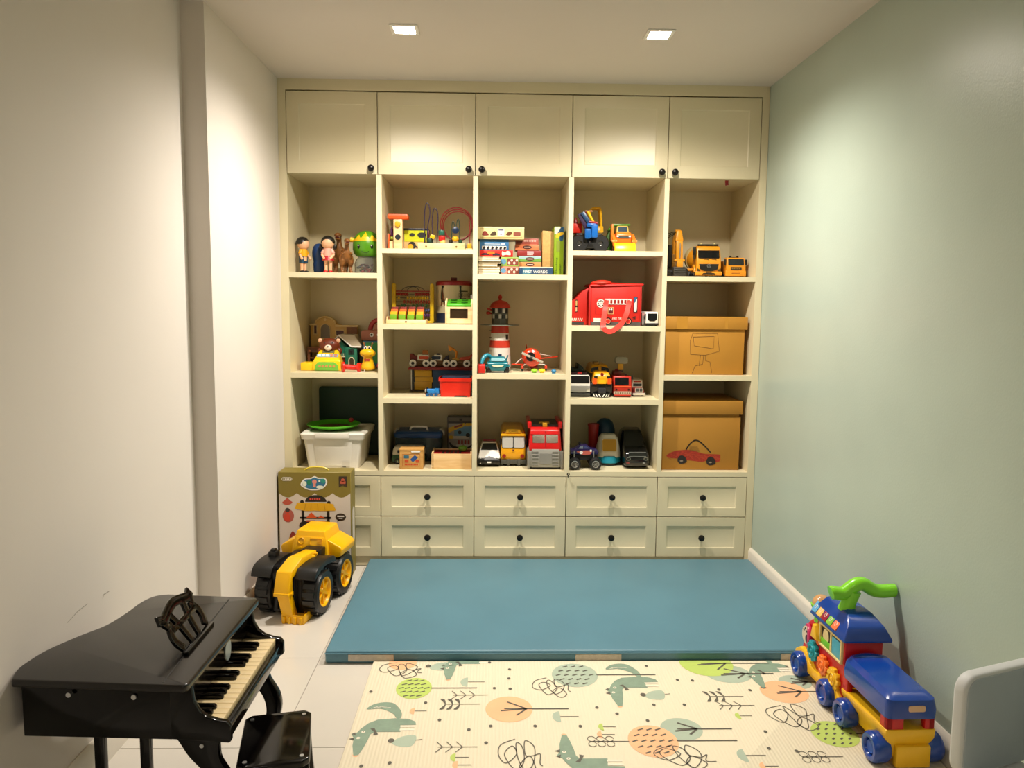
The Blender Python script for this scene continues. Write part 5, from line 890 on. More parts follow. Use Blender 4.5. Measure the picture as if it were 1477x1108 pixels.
part(t, 'box', [box(-0.060, 0.060, -0.042, 0.05, 0.0, 0.098)], DB, bevel=0.002); part(t, 'lid', [box(-0.062, 0.062, -0.044, 0.052, 0.095, 0.104)], DB, bevel=0.002); part(t, 'white_tag', [fr(rr(0.0, 0.046, 0.088, 0.096, 0.003), -0.0445)], WHITE)
part(t, 'print_border', [ribbon([(-0.045, 0.016), (0.045, 0.016), (0.045, 0.078), (-0.045, 0.078), (-0.045, 0.016)], 0.002, (0, -0.042, 0))], mt('a8541c', 0.5)); part(t, 'printed_card', [flat(rr(-0.038, -0.012, 0.056, 0.072, 0.002), (0, -0.042, 0))], mt('2f6478', 0.5)); part(t, 'printed_card', [flat([(-0.006, 0.05), (0.018, 0.074), (0.034, 0.060), (0.008, 0.036)], (0, -0.042, 0))], mt('1f4a86', 0.5))
part(t, 'red_print', [flat(rr(-0.034, -0.014, 0.034, 0.050, 0.003), (0, -0.042, 0)), flat(rr(0.022, 0.040, 0.034, 0.050, 0.003), (0, -0.042, 0))]+[flat(rr(-0.034+i*0.0078, -0.028+i*0.0078, 0.020, 0.029, 0.001), (0, -0.042, 0)) for i in range(9)], mt('b8421c', 0.5), kind='stuff')
t = thing('picture_box', 'tall black and yellow picture puzzle box standing at the shelf back', 'box', (0.870, 0.36, ZB))
part(t, 'box', [box(-0.068, 0.070, -0.03, 0.03, 0, 0.232)], mt('1c1a16', 0.4), bevel=0.002); 
def pb(nm, polys, c, off): part(t, nm, [flat(p, (0, -0.03, 0), off=off) for p in polys], mt(c, 0.45), smooth=False)
pb('grey_header', [rect(-0.064, 0.068, 0.205, 0.228)], '5a564c', 0.0006); pb('header_hole', [rr(-0.002, 0.012, 0.210, 0.222, 0.002)], '0c0c0c', 0.001); pb('picture', [rect(-0.062, 0.068, 0.03, 0.195)], '8e8a84', 0.0006); pb('sky', [rect(-0.03, 0.068, 0.12, 0.178)], '5a8aa8', 0.0009)
pb('yellow_banner', [[(-0.062, 0.142), (-0.062, 0.17), (0.02, 0.197), (0.03, 0.197), (0.022, 0.178)], [(0.03, 0.182), (0.034, 0.197), (0.068, 0.197), (0.068, 0.185)], circ(-0.048, 0.118, 0.013, 0.010)], 'c8a418', 0.0012); pb('red_letters', [[(-0.03, 0.168), (-0.03, 0.178), (0.018, 0.193), (0.014, 0.182)]], '7a2418', 0.0015); pb('track', [sm2([(-0.052, 0.09), (-0.04, 0.075), (0.0, 0.06), (0.04, 0.062), (0.068, 0.08), (0.068, 0.07), (0.04, 0.05), (0.0, 0.046), (-0.045, 0.062), (-0.058, 0.085)], 3), circ(0.0, 0.145, 0.01), circ(0.045, 0.13, 0.012)], '17110e', 0.0012); pb('red_trains', [rr(-0.01+i*0.018, 0.0+i*0.018, 0.078, 0.102, 0.003) for i in range(4)], '8c2822', 0.0014); pb('white_tracks', [rr(-0.04, 0.05, 0.11, 0.125, 0.005), rr(-0.02, 0.06, 0.068, 0.078, 0.004)], 'b9b2a8', 0.0011)
t = thing('wooden_tray_box', 'pale wooden box with red inside and dark slots at the front', 'wooden box', (0.842, 0.13, ZB))
part(t, 'front_board', [box(-0.102, 0.102, -0.075, -0.067, 0, 0.078)], PINE, bevel=0.0015); part(t, 'back_board', [box(-0.102, 0.102, 0.067, 0.075, 0, 0.078)], PINE); part(t, 'end_board', [box(-0.105, -0.097, -0.075, 0.075, 0, 0.082)], PINE); part(t, 'end_board', [box(0.094, 0.102, -0.067, 0.067, 0, 0.082)], PINE); part(t, 'red_inlay', [box(-0.097, 0.094, -0.067, 0.067, 0.0, 0.074)], mt('8c0f10', 0.45))
for k in range(5): part(t, 'slot', [box(-0.055+k*0.022, -0.043+k*0.022, -0.055, 0.05, 0.0745, 0.0755)], BLACK)
t = thing('toy_pear', 'green rounded wooden toy fruit resting in the wooden box', 'toy fruit', (0.895, 0.145, ZB+0.0755)); part(t, 'fruit', [ell((0, 0, 0.016), (0.024, 0.022, 0.016))], mt('5a8a1c', 0.4)); part(t, 'stem', [cyl((0, 0, 0.03), (0.002, 0, 0.038), 0.0018, n=8)], BROWN)

# ---- column 3, top: boxes and books
def carton(name, label, cat, x0, x1, y0, y1, z0, z1, c, deco=None, group=None, rough=0.45):
    t = thing(name, label, cat, ((x0+x1)/2, y0, z0), group=group); w_, h_ = x1-x0, z1-z0
    part(t, 'box', [box(-w_/2, w_/2, 0, y1-y0, 0.0, h_-0.0006)], mt(c, rough, var=0.03), bevel=0.0012)
    if deco: deco(t, w_, h_)
    return t
def ff(t, nm, polys, c, off=0.0008, kind=None): return part(t, nm, [flat(p, (0, 0, 0), off=off) for p in polys], mt(c, 0.45), smooth=False, kind=kind)
def d_game(t, w_, h_):
    part(t, 'lid_rim', [ribbon([(-0.105, 0.008), (0.105, 0.008), (0.105, 0.050), (-0.105, 0.050), (-0.105, 0.008)], 0.0025, (0, 0, 0))], mt('a8904c', 0.5)); ff(t, 'white_sticker', [rr(-0.018, 0.016, 0.014, 0.051, 0.002)], 'c6c2cc', 0.0014); ff(t, 'sticker_text', [rr(-0.013, 0.011, 0.043, 0.048, 0.001), rr(-0.005, 0.004, 0.022, 0.025, 0.001)], '5a5664', 0.002)
    ff(t, 'printed_vehicle', [sm2([(-0.095, 0.018), (-0.09, 0.036), (-0.078, 0.040), (-0.066, 0.026), (-0.064, 0.018)], 3)], '7c2a20', 0.001); ff(t, 'printed_vehicle', [sm2([(-0.055, 0.018), (-0.045, 0.034), (-0.03, 0.038), (-0.024, 0.02)], 3)], '4a3824', 0.001); ff(t, 'printed_vehicle', [sm2([(0.024, 0.022), (0.036, 0.036), (0.052, 0.036), (0.054, 0.026), (0.04, 0.018)], 3)], '6a3a1c', 0.001); ff(t, 'printed_vehicle', [rr(0.062, 0.098, 0.016, 0.036, 0.004)], '8a4a38', 0.001)
t0 = carton('game_box', 'cream flat wooden game box with vehicle pictures on top of the pile', 'game box', 0.9705, 1.203, 0.075, 0.24, 1.674, 1.735, 'd8c78e', d_game)
def d_cut(t, w_, h_):
    ff(t, 'white_cutouts', [rr(-0.062, 0.062, 0.004, 0.020, 0.003)], 'd9d3c6', 0.001); ff(t, 'black_pictures', [sm2([(-0.058+i*0.021, 0.006), (-0.052+i*0.021, 0.018), (-0.044+i*0.021, 0.012), (-0.048+i*0.021, 0.005)], 3) for i in range(6)], '17171a', 0.0015, 'stuff'); ff(t, 'title_line', [rr(-0.05, 0.03, 0.028, 0.031, 0.001), rr(0.035, 0.055, 0.024, 0.034, 0.003)], 'c9d4dc', 0.001)
carton('card_box', 'blue picture card box with white animal cutouts above the red box', 'card box', 0.9785, 1.126, 0.09, 0.25, 1.6205, 1.6735, '2f6a98', d_cut)
def d_red(t, w_, h_):
    ff(t, 'wheel_print', [circ(-0.055, 0.008, 0.020, 0.010, 16, 0, PI), circ(0.0, 0.006, 0.020, 0.012, 16, 0, PI)], '2c2030', 0.001); ff(t, 'orange_print', [rr(-0.045, -0.008, 0.014, 0.026, 0.003)], 'd8701c', 0.0012); ff(t, 'white_logo', [sm2([(0.03, 0.006), (0.03, 0.028), (0.045, 0.02), (0.055, 0.03), (0.07, 0.024), (0.072, 0.008), (0.05, 0.010)], 3)], 'dcc9bc', 0.001)
carton('puzzle_box', 'red puzzle box with white logo lying on the thin books', 'puzzle box', 0.9785, 1.147, 0.08, 0.25, 1.586, 1.6198, 'c81c14', d_red)
random.seed(5); z = ZT
for k in range(7):
    h = [0.014, 0.012, 0.015, 0.013, 0.012, 0.013, 0.010][k]; x1 = 1.078+random.uniform(-0.008, 0.010); y0 = 0.055+random.uniform(0, 0.012)
    t = thing('picture_book', 'thin pale picture book in the left pile, '+['lowest', 'second', 'third', 'fourth', 'fifth', 'sixth', 'topmost'][k]+(' of the pile' if k in (0, 6) else ' from the bottom'), 'book', (1.0265, y0, z), group='thin books in the left pile')
    hw = x1-1.0265-0.002
    part(t, 'pages', [box(-0.052, hw-0.001, 0.002, 0.155, 0.0015, h-0.0022)], mt('d9ceb4', 0.7, var=0.06, scale=80)); part(t, 'cover', [box(-0.0545, hw+0.002, 0.0, 0.158, 0.0, 0.0014), box(-0.0545, hw+0.002, 0.0, 0.158, h-0.0022, h-0.0006), box(-0.0555, -0.0535, 0.0, 0.158, 0.0, h-0.0006)], mt(['6a5a44', 'c9b98c', '8a7a5c', 'd0c09a', '5c4a34', 'c4b48c', 'd6c8a4'][k], 0.5))
    z += h
def d_anim(t, w_, h_):
    ff(t, 'blue_disc', [circ(-0.033, h_*0.5, 0.014, h_*0.30)], '5a88a8', 0.001); ff(t, 'picture', [rr(-0.014, 0.042, h_*0.14, h_*0.86, 0.004)], '7a3a2c', 0.001); ff(t, 'picture_bits', [circ(-0.004+i*0.013, h_*(0.35+0.3*(i % 2)), 0.006, 0.007, 10) for i in range(4)], 'd8bcae', 0.0014, 'stuff')
carton('activity_box', 'lime green picture box between the thin books and the box tower', 'box', 1.088, 1.1765, 0.08, 0.2, 1.5385, 1.5855, '8aa84a', d_anim); carton('activity_box', 'pink picture box under the lime green picture box', 'box', 1.088, 1.1765, 0.08, 0.2, ZT, 1.538, 'd0806a', d_anim)
def d_oval(t, w_, h_):
    ff(t, 'oval_label', [circ(0.0, h_*0.5, w_*0.19, h_*0.30)], '4a2418', 0.001); ff(t, 'label_text', [rr(-w_*0.13, w_*0.13, h_*0.42, h_*0.58, 0.001)], 'd8b8a4', 0.0014)
def d_green(t, w_, h_): ff(t, 'green_hill', [[(-w_/2+0.001, 0.001), (w_/2-0.001, 0.001), (w_/2-0.001, h_*0.62), (0.0, h_*0.35), (-w_/2+0.001, h_*0.5)]], '6a9a3a', 0.0006); d_oval(t, w_, h_)
def d_dark(t, w_, h_): ff(t, 'photo_strip', [rr(-w_*0.48, -w_*0.22, h_*0.2, h_*0.8, 0.002)], '6a3424', 0.001); ff(t, 'white_words', [rr(-w_*0.15+i*0.013, -w_*0.15+0.010+i*0.013, h_*0.45, h_*0.75, 0.002) for i in range(5)], 'd8b0a4', 0.001, 'stuff')
carton('story_box', 'dark pink patterned box on top of the tower of small boxes', 'box', 1.163, 1.279, 0.13, 0.24, 1.6535, 1.683, 'a8584a', d_dark)
carton('story_box', 'salmon box with dark oval label, second from the tower top', 'box', 1.160, 1.283, 0.12, 0.24, 1.6225, 1.653, 'd8764a', d_oval)
carton('story_box', 'dark red box with pale label in the middle of the tower', 'box', 1.171, 1.294, 0.12, 0.24, 1.594, 1.622, '8e2a26', lambda t, w_, h_: (ff(t, 'pale_label', [rr(-0.012, 0.022, h_*0.4, h_*0.85, 0.002)], 'b8a0a0', 0.001), ff(t, 'underline', [rr(-0.012, 0.018, h_*0.16, h_*0.26, 0.001)], 'd8c0b8', 0.001)))
carton('story_box', 'pale blue and green box with dark oval label in the tower', 'box', 1.178, 1.293, 0.11, 0.24, 1.5635, 1.5935, '93b0b0', d_green)
carton('story_box', 'orange box with long dark label at the tower bottom', 'box', 1.178, 1.294, 0.11, 0.24, 1.5365, 1.563, 'd88c4e', d_oval)
t0 = carton('word_card_box', 'dark blue box lettered in white at the shelf front', 'card box', 1.180, 1.347, 0.045, 0.20, ZT, 1.536, '1c3c5c', lambda t, w_, h_: (ff(t, 'blue_panels', [rect(-0.068, -0.028, 0.003, 0.034)], '2f6a80', 0.0006), ff(t, 'grey_panel', [rect(0.012, 0.055, 0.003, 0.034)], '3a4254', 0.0006)))
text(t0, 'lettering', 'FIRST WORDS', mt('dfe2e0', 0.5), 0.122, 0.0135, (-0.004, 0, 0.0155), off=0.0014)
part(t0, 'box_lid_edge', [box(-0.0835, 0.0835, -0.0015, 0.0, 0.0355, 0.0398)], mt('c9c2b4', 0.5))
solo('cardboard_sleeve', 'tan upright cardboard sleeve beside the green book', 'cardboard', [prism([(0, 0), (0.056, 0), (0.060, 0.182), (0.0, 0.186)], 0, 0.16, 'y')], mt('c49a58', 0.6, var=0.12, scale=70), (1.2985, 0.12, 1.5372), bevel=0.002)
t = thing('letter_game_box', 'tall lime green game box lettered sideways at the right of the shelf', 'game box', (1.380, 0.085, ZT))
part(t, 'box', [box(-0.024, 0.024, 0, 0.17, 0, 0.245)], mt('7d9a0c', 0.45), bevel=0.001); ff(t, 'white_corner', [[(-0.023, 0.21), (-0.012, 0.205), (0.010, 0.243), (-0.02, 0.244), (-0.0235, 0.236)]], 'cfc8b4', 0.001); ff(t, 'blue_shape', [[(-0.012, 0.205), (0.023, 0.19), (0.023, 0.243), (0.010, 0.243)], circ(0.012, 0.185, 0.010, 0.013)], '1d4a6c', 0.0008); ff(t, 'yellow_beast', [sm2([(-0.016, 0.2), (-0.006, 0.212), (0.018, 0.218), (0.022, 0.206), (0.004, 0.198), (-0.004, 0.188), (-0.016, 0.19)], 3)], 'd8ac1c', 0.0013); ff(t, 'grey_panel', [rr(-0.012, 0.006, 0.12, 0.175, 0.002)], '7a8a2c', 0.001)
text(t, 'lettering', 'Matching', mt('2f4a10', 0.5), 0.078, 0.011, (-0.010, 0, 0.050), (0, 0, 1), (-1, 0, 0), 0.001); text(t, 'lettering', 'Letter', mt('2f4a10', 0.5), 0.046, 0.010, (0.008, 0, 0.034), (0, 0, 1), (-1, 0, 0), 0.001)

# ---- column 3, middle
LW = mt('d4cfc6', 0.4); LR = mt('b8301c', 0.4); LG = mt('5a5a52', 0.45)
t = thing('toy_lighthouse', 'red and white striped toy lighthouse with grey lantern room', 'toy lighthouse', (1.086, 0.27, ZM))
part(t, 'white_base', [lathe([(0.061, 0), (0.055, 0.12), (0.0, 0.12)], 32)], LW); part(t, 'red_band', [lathe([(0.0555, 0.12), (0.052, 0.158), (0, 0.158)], 32)], LR); part(t, 'white_band', [lathe([(0.051, 0.158), (0.048, 0.198), (0, 0.198)], 32)], LW); part(t, 'red_band', [lathe([(0.0485, 0.198), (0.046, 0.238), (0, 0.238)], 32)], LR)
part(t, 'gallery', [lathe([(0.105, 0.238), (0.105, 0.242), (0.0, 0.246)], 36)], mt('6e7266', 0.45)); o = part(t, 'lantern_room', [cyl((0, 0, 0.244), (0, 0, 0.335), 0.044, n=8)], LG); part(t, 'dome', [lathe([(0.056, 0.330), (0.055, 0.336), (0.048, 0.352), (0.032, 0.366), (0.010, 0.372), (0.006, 0.376), (0.011, 0.384), (0.009, 0.394), (0.0, 0.404)], 32)], LR)
for k in range(5):
    a = -0.9+k*0.45
    for zz in (0.275, 0.305): part(o, 'window', [plate(rr(-0.007, 0.007, 0.0, 0.022, 0.001), (0.0435*math.sin(a), -0.0435*math.cos(a), zz), (math.cos(a), math.sin(a), 0), (0, 0, 1), 0.002)], LW if (k+int(zz*100)) % 2 else mt('1a1c1c', 0.3))
part(t, 'window', [plate(rr(-0.008, 0.008, 0.165, 0.190, 0.001), (0.037, -0.033, 0), (0.74, 0.67, 0), (0, 0, 1), 0.002, back=0.006)], BLACK); part(t, 'red_knob', [ell((-0.062, -0.005, 0.303), (0.013, 0.010, 0.009)), cyl((-0.045, 0, 0.32), (-0.07, -0.005, 0.326), 0.005, n=10), cyl((-0.044, 0, 0.30), (-0.058, -0.004, 0.303), 0.004, n=10)], LR)
part(t, 'ladder', [cyl((-0.060+0.006*i/6, -0.030, 0.03+i*0.036), (-0.048+0.006*i/6, -0.036, 0.03+i*0.036), 0.002, n=6) for i in range(6)], DGREY)
TE = mt('0f6672', 0.28); 
t = thing('teal_excavator', 'teal toy digger with red bucket arm in front of the lighthouse', 'toy digger', (1.072, 0.115, ZM))
part(t, 'track_base', [box(-0.058, -0.030, -0.045, 0.05, 0.0, 0.030)], BLACK, bevel=0.008, seg=3); part(t, 'track_base', [box(0.034, 0.062, -0.045, 0.05, 0.0, 0.030)], BLACK, bevel=0.008, seg=3); part(t, 'body', [taper([(-0.052, 0.010), (-0.054, 0.045), (-0.045, 0.056), (0.045, 0.056), (0.05, 0.012)], 0.068, 0.112, 0.01, 0.05, 0.002)], TE, bevel=0.006); part(t, 'cabin', [taper([(-0.044, 0.054), (-0.030, 0.082), (0.03, 0.084), (0.04, 0.054)], 0.094, 0.070, 0.054, 0.084, 0.003)], TE, bevel=0.008, seg=3)
part(t, 'windshield', [plate(rr(-0.030, 0.036, 0.004, 0.022, 0.005), (0, -0.0445, 0.0565), (1, 0, 0), (0, 0.45, 0.9), 0.001)], mt('7aa8b0', 0.2)); part(t, 'bumper', [fr([(-0.03, 0.040), (0.034, 0.040), (0.026, 0.034), (0.002, 0.030), (-0.022, 0.034)], -0.0545, 0.002)], mt('d8ceb4', 0.4)); part(t, 'roof_light', [cyl((0.014, 0, 0.084), (0.014, 0, 0.094), 0.009, n=16)], NAVY); part(t, 'exhaust', [cyl((0.045, 0.01, 0.055), (0.055, 0.01, 0.088), 0.004, n=10)], TE)
part(t, 'boom', [tube(smoothpts([(-0.030, -0.01, 0.075), (-0.050, -0.03, 0.090), (-0.070, -0.045, 0.078), (-0.082, -0.058, 0.046)], 4), 0.010, 10)], mt('1f7f96', 0.3)); part(t, 'bucket', [prism([(-0.090, 0.002), (-0.052, 0.0), (-0.040, 0.012), (-0.040, 0.040), (-0.055, 0.048), (-0.085, 0.044)], -0.100, -0.062, 'x')], mt('b4241c', 0.35), bevel=0.004); part(t, 'fender', [box(-0.060, -0.028, -0.048, 0.05, 0.030, 0.040)], TE, bevel=0.004); part(t, 'fender', [box(0.032, 0.064, -0.048, 0.05, 0.030, 0.040)], TE, bevel=0.004)
PO = mt('cf3612', 0.25, coat=0.3)
t = thing('toy_plane', 'orange-red toy propeller plane tilted on its landing gear', 'toy plane', (1.270, 0.25, ZM), rz=0.12)
part(t, 'fuselage', [lathe([(0.0, -0.09), (0.020, -0.088), (0.044, -0.070), (0.050, -0.035), (0.047, 0.0), (0.032, 0.06), (0.014, 0.12), (0.0, 0.135)], 28, (-0.02, 0, 0.074), (0, 1, 0.06))], PO); part(t, 'nose_disc', [cyl((-0.032, -0.083, 0.078), (-0.034, -0.093, 0.078), 0.024, n=22)], BLACK); part(t, 'propeller', [tf(box(-0.062, 0.062, -0.002, 0.002, -0.006, 0.006), (-0.026, -0.097, 0.074), ry=0.42)], mt('a8a294', 0.35), bevel=0.0015); part(t, 'spinner', [ell((-0.031, -0.096, 0.076), (0.008, 0.008, 0.008))], DGREY)
part(t, 'left_wing', [prism([(-0.06, -0.03), (-0.115, -0.02), (-0.123, 0.0), (-0.11, 0.03), (-0.05, 0.03)], 0.030, 0.035, 'z')], PO, bevel=0.002); part(t, 'right_wing', [tf(prism([(0.0, -0.03), (0.132, -0.02), (0.140, 0.0), (0.12, 0.03), (0.0, 0.03)], 0.058, 0.063, 'z'), ry=-0.10)], PO, bevel=0.002)
part(t, 'strut', [cyl((-0.055, -0.01, 0.075), (-0.100, 0.0, 0.036), 0.0028, n=8)], LW); part(t, 'strut', [cyl((0.022, -0.01, 0.090), (0.095, 0.0, 0.074), 0.0028, n=8)], LW)
for sx, wx in ((-1, -0.072), (1, 0.055)):
    part(t, 'gear_leg', [tube(smoothpts([(-0.02+sx*0.022, -0.04, 0.036), (wx*0.8, -0.05, 0.034), (wx, -0.052, 0.026)], 4), 0.003, 8)], LW); part(t, 'wheel_pant', [ell((wx, -0.052, 0.020), (0.008, 0.014, 0.012))], PO); part(t, 'gear_wheel', [cyl((wx-0.004, -0.052, 0.010), (wx+0.004, -0.052, 0.010), 0.010, n=18)], BLACK)
part(t, 'tail_fin', [prism([(0.09, 0.08), (0.14, 0.13), (0.14, 0.08)], -0.022, -0.018, 'x')], PO); part(t, 'belly_tank', [ell((0.0, 0.0, 0.018), (0.022, 0.04, 0.014))], DKRED); part(t, 'smile_line', [tube(smoothpts([(-0.005, -0.081, 0.050), (0.008, -0.077, 0.054), (0.014, -0.072, 0.060)], 3), 0.0015, 6)], WHITE)
for x, y, c, nm in ((1.264, 0.095, '86c81e', 'lime green'), (1.303, 0.095, 'f0cc10', 'yellow'), (1.362, 0.065, '1f6f9c', 'blue')):
    t = thing('game_token', nm+' mushroom-shaped game token on the shelf front', 'game token', (x, y, ZM), group='small game tokens by the plane'); part(t, 'cap', [ell((0, 0, 0.011), (0.0175 if c != '1f6f9c' else 0.013, 0.0175 if c != '1f6f9c' else 0.013, 0.010), 20, 8, -0.2)], mt(c, 0.35)); part(t, 'stem', [cyl((0, 0, 0), (0, 0, 0.011), 0.010, n=16)], mt(c, 0.35))
solo('cable_loop', 'loose pale cable loop behind the teal digger', 'cable', [tube(smoothpts([(-0.03, 0.02, 0.002), (0.0, -0.02, 0.012), (0.03, -0.01, 0.010), (0.02, 0.03, 0.002), (-0.01, 0.03, 0.002)], 5), 0.002, 6)], mt('8a8c72', 0.5), (1.165, 0.17, ZM))

# ---- column 3, bottom
def grille(t, nm, x0, x1, z0, z1, y, m, n=4, vert=False):
    part(t, nm, [fr(rr(x0, x1, z0, z1, 0.002), y)], m)
t = thing('police_car', 'white and black toy police car with red roof bar', 'toy car', (1.034, 0.225, ZB))
part(t, 'lower_body', [taper([(-0.125, 0.012), (-0.128, 0.035), (-0.118, 0.046), (0.118, 0.05), (0.125, 0.03), (0.12, 0.012)], 0.116, 0.112, 0.01, 0.05)], BLACK, bevel=0.007, seg=3); part(t, 'upper_body', [taper([(-0.118, 0.040), (-0.11, 0.056), (-0.045, 0.072), (-0.005, 0.112), (0.06, 0.114), (0.11, 0.072), (0.12, 0.046)], 0.114, 0.074, 0.055, 0.114)], WHITE, bevel=0.006, seg=3)
part(t, 'windshield', [plate([(-0.045, 0.002), (0.045, 0.002), (0.034, 0.045), (-0.034, 0.045)], (0, -0.0435, 0.074), (1, 0, 0), (0, 0.70, 0.71), 0.0012)], GLASSDK); part(t, 'roof_bar', [box(-0.034, 0.034, 0.008, 0.024, 0.113, 0.123)], mt('7a1a18', 0.3), bevel=0.003); part(t, 'hood_stripe', [plate([(-0.042, 0), (0.042, 0), (0.012, 0.014), (0.0, 0.018), (-0.012, 0.014)], (0, -0.122, 0.041), (1, 0, 0), (0, 0.62, 0.78), 0.001)], BLACK)
for sx in (-1, 1): part(t, 'headlamp', [ell((sx*0.046, -0.116, 0.047), (0.009, 0.008, 0.004), 12, 6)], mt('c9ccce', 0.15)); [wheel(t, sx*0.050, y, 0.018, 0.018, 0.014, SILVER) for y in (-0.075, 0.075)]
part(t, 'license_plate', [fr(rr(-0.010, 0.010, 0.022, 0.030, 0.001), -0.128)], WHITE); part(t, 'fog_lamp', [fr(circ(-0.046, 0.02, 0.003), -0.127)], WHITE)
t = thing('yellow_bus', 'yellow toy school bus with pale split windshield', 'toy bus', (1.160, 0.275, ZB))
BY = mt('e8a50c', 0.32)
part(t, 'body', [taper([(-0.135, 0.028), (-0.14, 0.09), (-0.13, 0.162), (0.13, 0.162), (0.135, 0.028)], 0.132, 0.126, 0.03, 0.16)], BY, bevel=0.010, seg=3); part(t, 'roof', [taper([(-0.128, 0.160), (-0.122, 0.182), (-0.06, 0.194), (0.12, 0.194), (0.13, 0.160)], 0.134, 0.104, 0.16, 0.194)], mt('cf9a10', 0.35), bevel=0.006, seg=2); part(t, 'visor_ledge', [box(-0.066, 0.066, -0.141, -0.12, 0.158, 0.168)], mt('cf9a10', 0.35), bevel=0.003)
V3 = (0, 0.010, 0.072)
o = part(t, 'windshield_rim', [plate(rr(-0.061, 0.061, 0.0, 0.064, 0.010), (0, -0.1405, 0.094), (1, 0, 0), V3, 0.0015)], BLACK)
for sx in (-1, 1): part(o, 'pane', [plate(rr(min(sx*0.002, sx*0.058), max(sx*0.002, sx*0.058), 0.003, 0.061, 0.007), (0, -0.1405, 0.094), (1, 0, 0), V3, 0.0026)], mt('b4b2aa', 0.25)); part(t, 'signal_lamp', [cyl((sx*0.048, -0.136, 0.052), (sx*0.048, -0.143, 0.052), 0.010, n=18)], mt('8c1410', 0.3)); part(t, 'roof_lamp', [ell((sx*0.050, -0.124, 0.176), (0.004, 0.004, 0.004), 10, 6)], mt('7a1a10', 0.4)); part(t, 'mirror', [box(sx*0.066-0.004, sx*0.066+0.004, -0.135, -0.128, 0.11, 0.145)], BLACK, bevel=0.002); [wheel(t, sx*0.054, y, 0.026, 0.026, 0.024, GREY) for y in (-0.08, 0.08)]
part(t, 'roof_sign', [prism(rr(-0.038, 0.038, 0.172, 0.194, 0.006), -0.130, -0.108, 'y')], mt('d8a414', 0.35), bevel=0.003); text(t, 'roof_sign_lettering', 'SCHOOL', mt('4a3808', 0.5), 0.050, 0.009, (0, -0.130, 0.183), off=0.001); part(t, 'nose_button', [ell((0, -0.142, 0.084), (0.005, 0.004, 0.005), 10, 6)], mt('5a1a0c', 0.4)); part(t, 'bumper', [box(-0.066, 0.066, -0.150, -0.13, 0.010, 0.034), box(-0.034, -0.018, -0.154, -0.14, 0.004, 0.038), box(0.022, 0.038, -0.154, -0.14, 0.004, 0.038)], mt('4a4a44', 0.45), bevel=0.003)
t = thing('red_robot_truck', 'large red and grey toy truck with mirrored windshield', 'toy truck', (1.3235, 0.20, ZB))
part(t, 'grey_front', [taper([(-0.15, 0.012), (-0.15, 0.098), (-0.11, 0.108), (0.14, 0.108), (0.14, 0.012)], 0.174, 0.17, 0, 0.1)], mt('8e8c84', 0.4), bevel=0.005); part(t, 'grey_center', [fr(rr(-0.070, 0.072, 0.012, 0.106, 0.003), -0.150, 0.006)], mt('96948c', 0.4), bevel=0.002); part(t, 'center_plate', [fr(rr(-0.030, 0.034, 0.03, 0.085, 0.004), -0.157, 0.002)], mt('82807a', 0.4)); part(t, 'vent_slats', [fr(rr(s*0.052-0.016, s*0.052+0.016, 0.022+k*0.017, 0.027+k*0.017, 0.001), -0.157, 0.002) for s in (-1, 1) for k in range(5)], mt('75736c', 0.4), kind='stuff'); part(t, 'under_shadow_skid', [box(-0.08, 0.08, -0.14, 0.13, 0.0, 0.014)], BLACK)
RT = mt('bf1414', 0.3)
part(t, 'cab', [taper([(-0.15, 0.098), (-0.148, 0.12), (-0.128, 0.200), (-0.11, 0.214), (0.13, 0.214), (0.14, 0.1)], 0.168, 0.152, 0.1, 0.21)], RT, bevel=0.005); V4 = (0, 0.02, 0.08)
for sx in (-1, 1): part(t, 'windshield', [plate(rr(min(sx*0.004, sx*0.066), max(sx*0.004, sx*0.066), 0.020, 0.062, 0.004), (0, -0.148, 0.118), (1, 0, 0), V4, 0.0016)], mt('a89c8c', 0.12, metal=0.85)); part(t, 'roof_rail', [box(sx*0.080-0.010, sx*0.080+0.010, -0.10, 0.14, 0.205, 0.24)], RT, bevel=0.004); part(t, 'side_foot', [box(sx*0.086-0.006 if sx < 0 else sx*0.086-0.006, sx*0.086+0.006 if sx < 0 else sx*0.086+0.010 - 0.0025, -0.155, -0.03, 0.004, 0.095)], mt('85837c', 0.4), bevel=0.003)
part(t, 'center_seam', [plate(rect(-0.0015, 0.0015, 0.0, 0.085), (0, -0.1485, 0.116), (1, 0, 0), V4, 0.0012)], DKRED); part(t, 'rim_strip', [plate(rr(-0.078, 0.078, 0.064, 0.070, 0.002), (0, -0.148, 0.118), (1, 0, 0), V4, 0.004)], RT); part(t, 'dark_deck', [box(-0.07, 0.07, -0.09, 0.13, 0.214, 0.224)], mt('1c1612', 0.4)); part(t, 'ladder_mount', [box(-0.012, 0.012, -0.10, -0.07, 0.214, 0.234), box(-0.03, 0.025, -0.07, -0.055, 0.226, 0.236)], mt('b4861c', 0.4), bevel=0.002)

# ---- column 4, top
t = thing('crane_buggy', 'big-wheeled black toy buggy with blue grab and yellow roll cage', 'toy vehicle', (1.543, 0.215, Z4))
for x, y in ((-0.053, -0.06), (0.056, -0.06), (-0.053, 0.07), (0.056, 0.07)): wheel(t, x, y, 0.045, 0.045, 0.052, mt('5a5a58', 0.3, metal=0.6), mt('0d0e0f', 0.45, bump=0.2), 0.3, ax='y')
part(t, 'chassis', [box(-0.07, 0.065, -0.055, 0.08, 0.045, 0.10)], mt('131416', 0.4), bevel=0.006); part(t, 'axle_block', [box(-0.03, 0.025, -0.085, 0.08, 0.02, 0.06)], BLACK, bevel=0.003); part(t, 'red_box', [box(-0.086, -0.038, -0.05, 0.03, 0.100, 0.150)], mt('c4200f', 0.35), bevel=0.005); part(t, 'red_spike', [lathe([(0.012, 0.15), (0.011, 0.165), (0.004, 0.182), (0, 0.186)], 14, (-0.066, 0, 0))], DKRED)
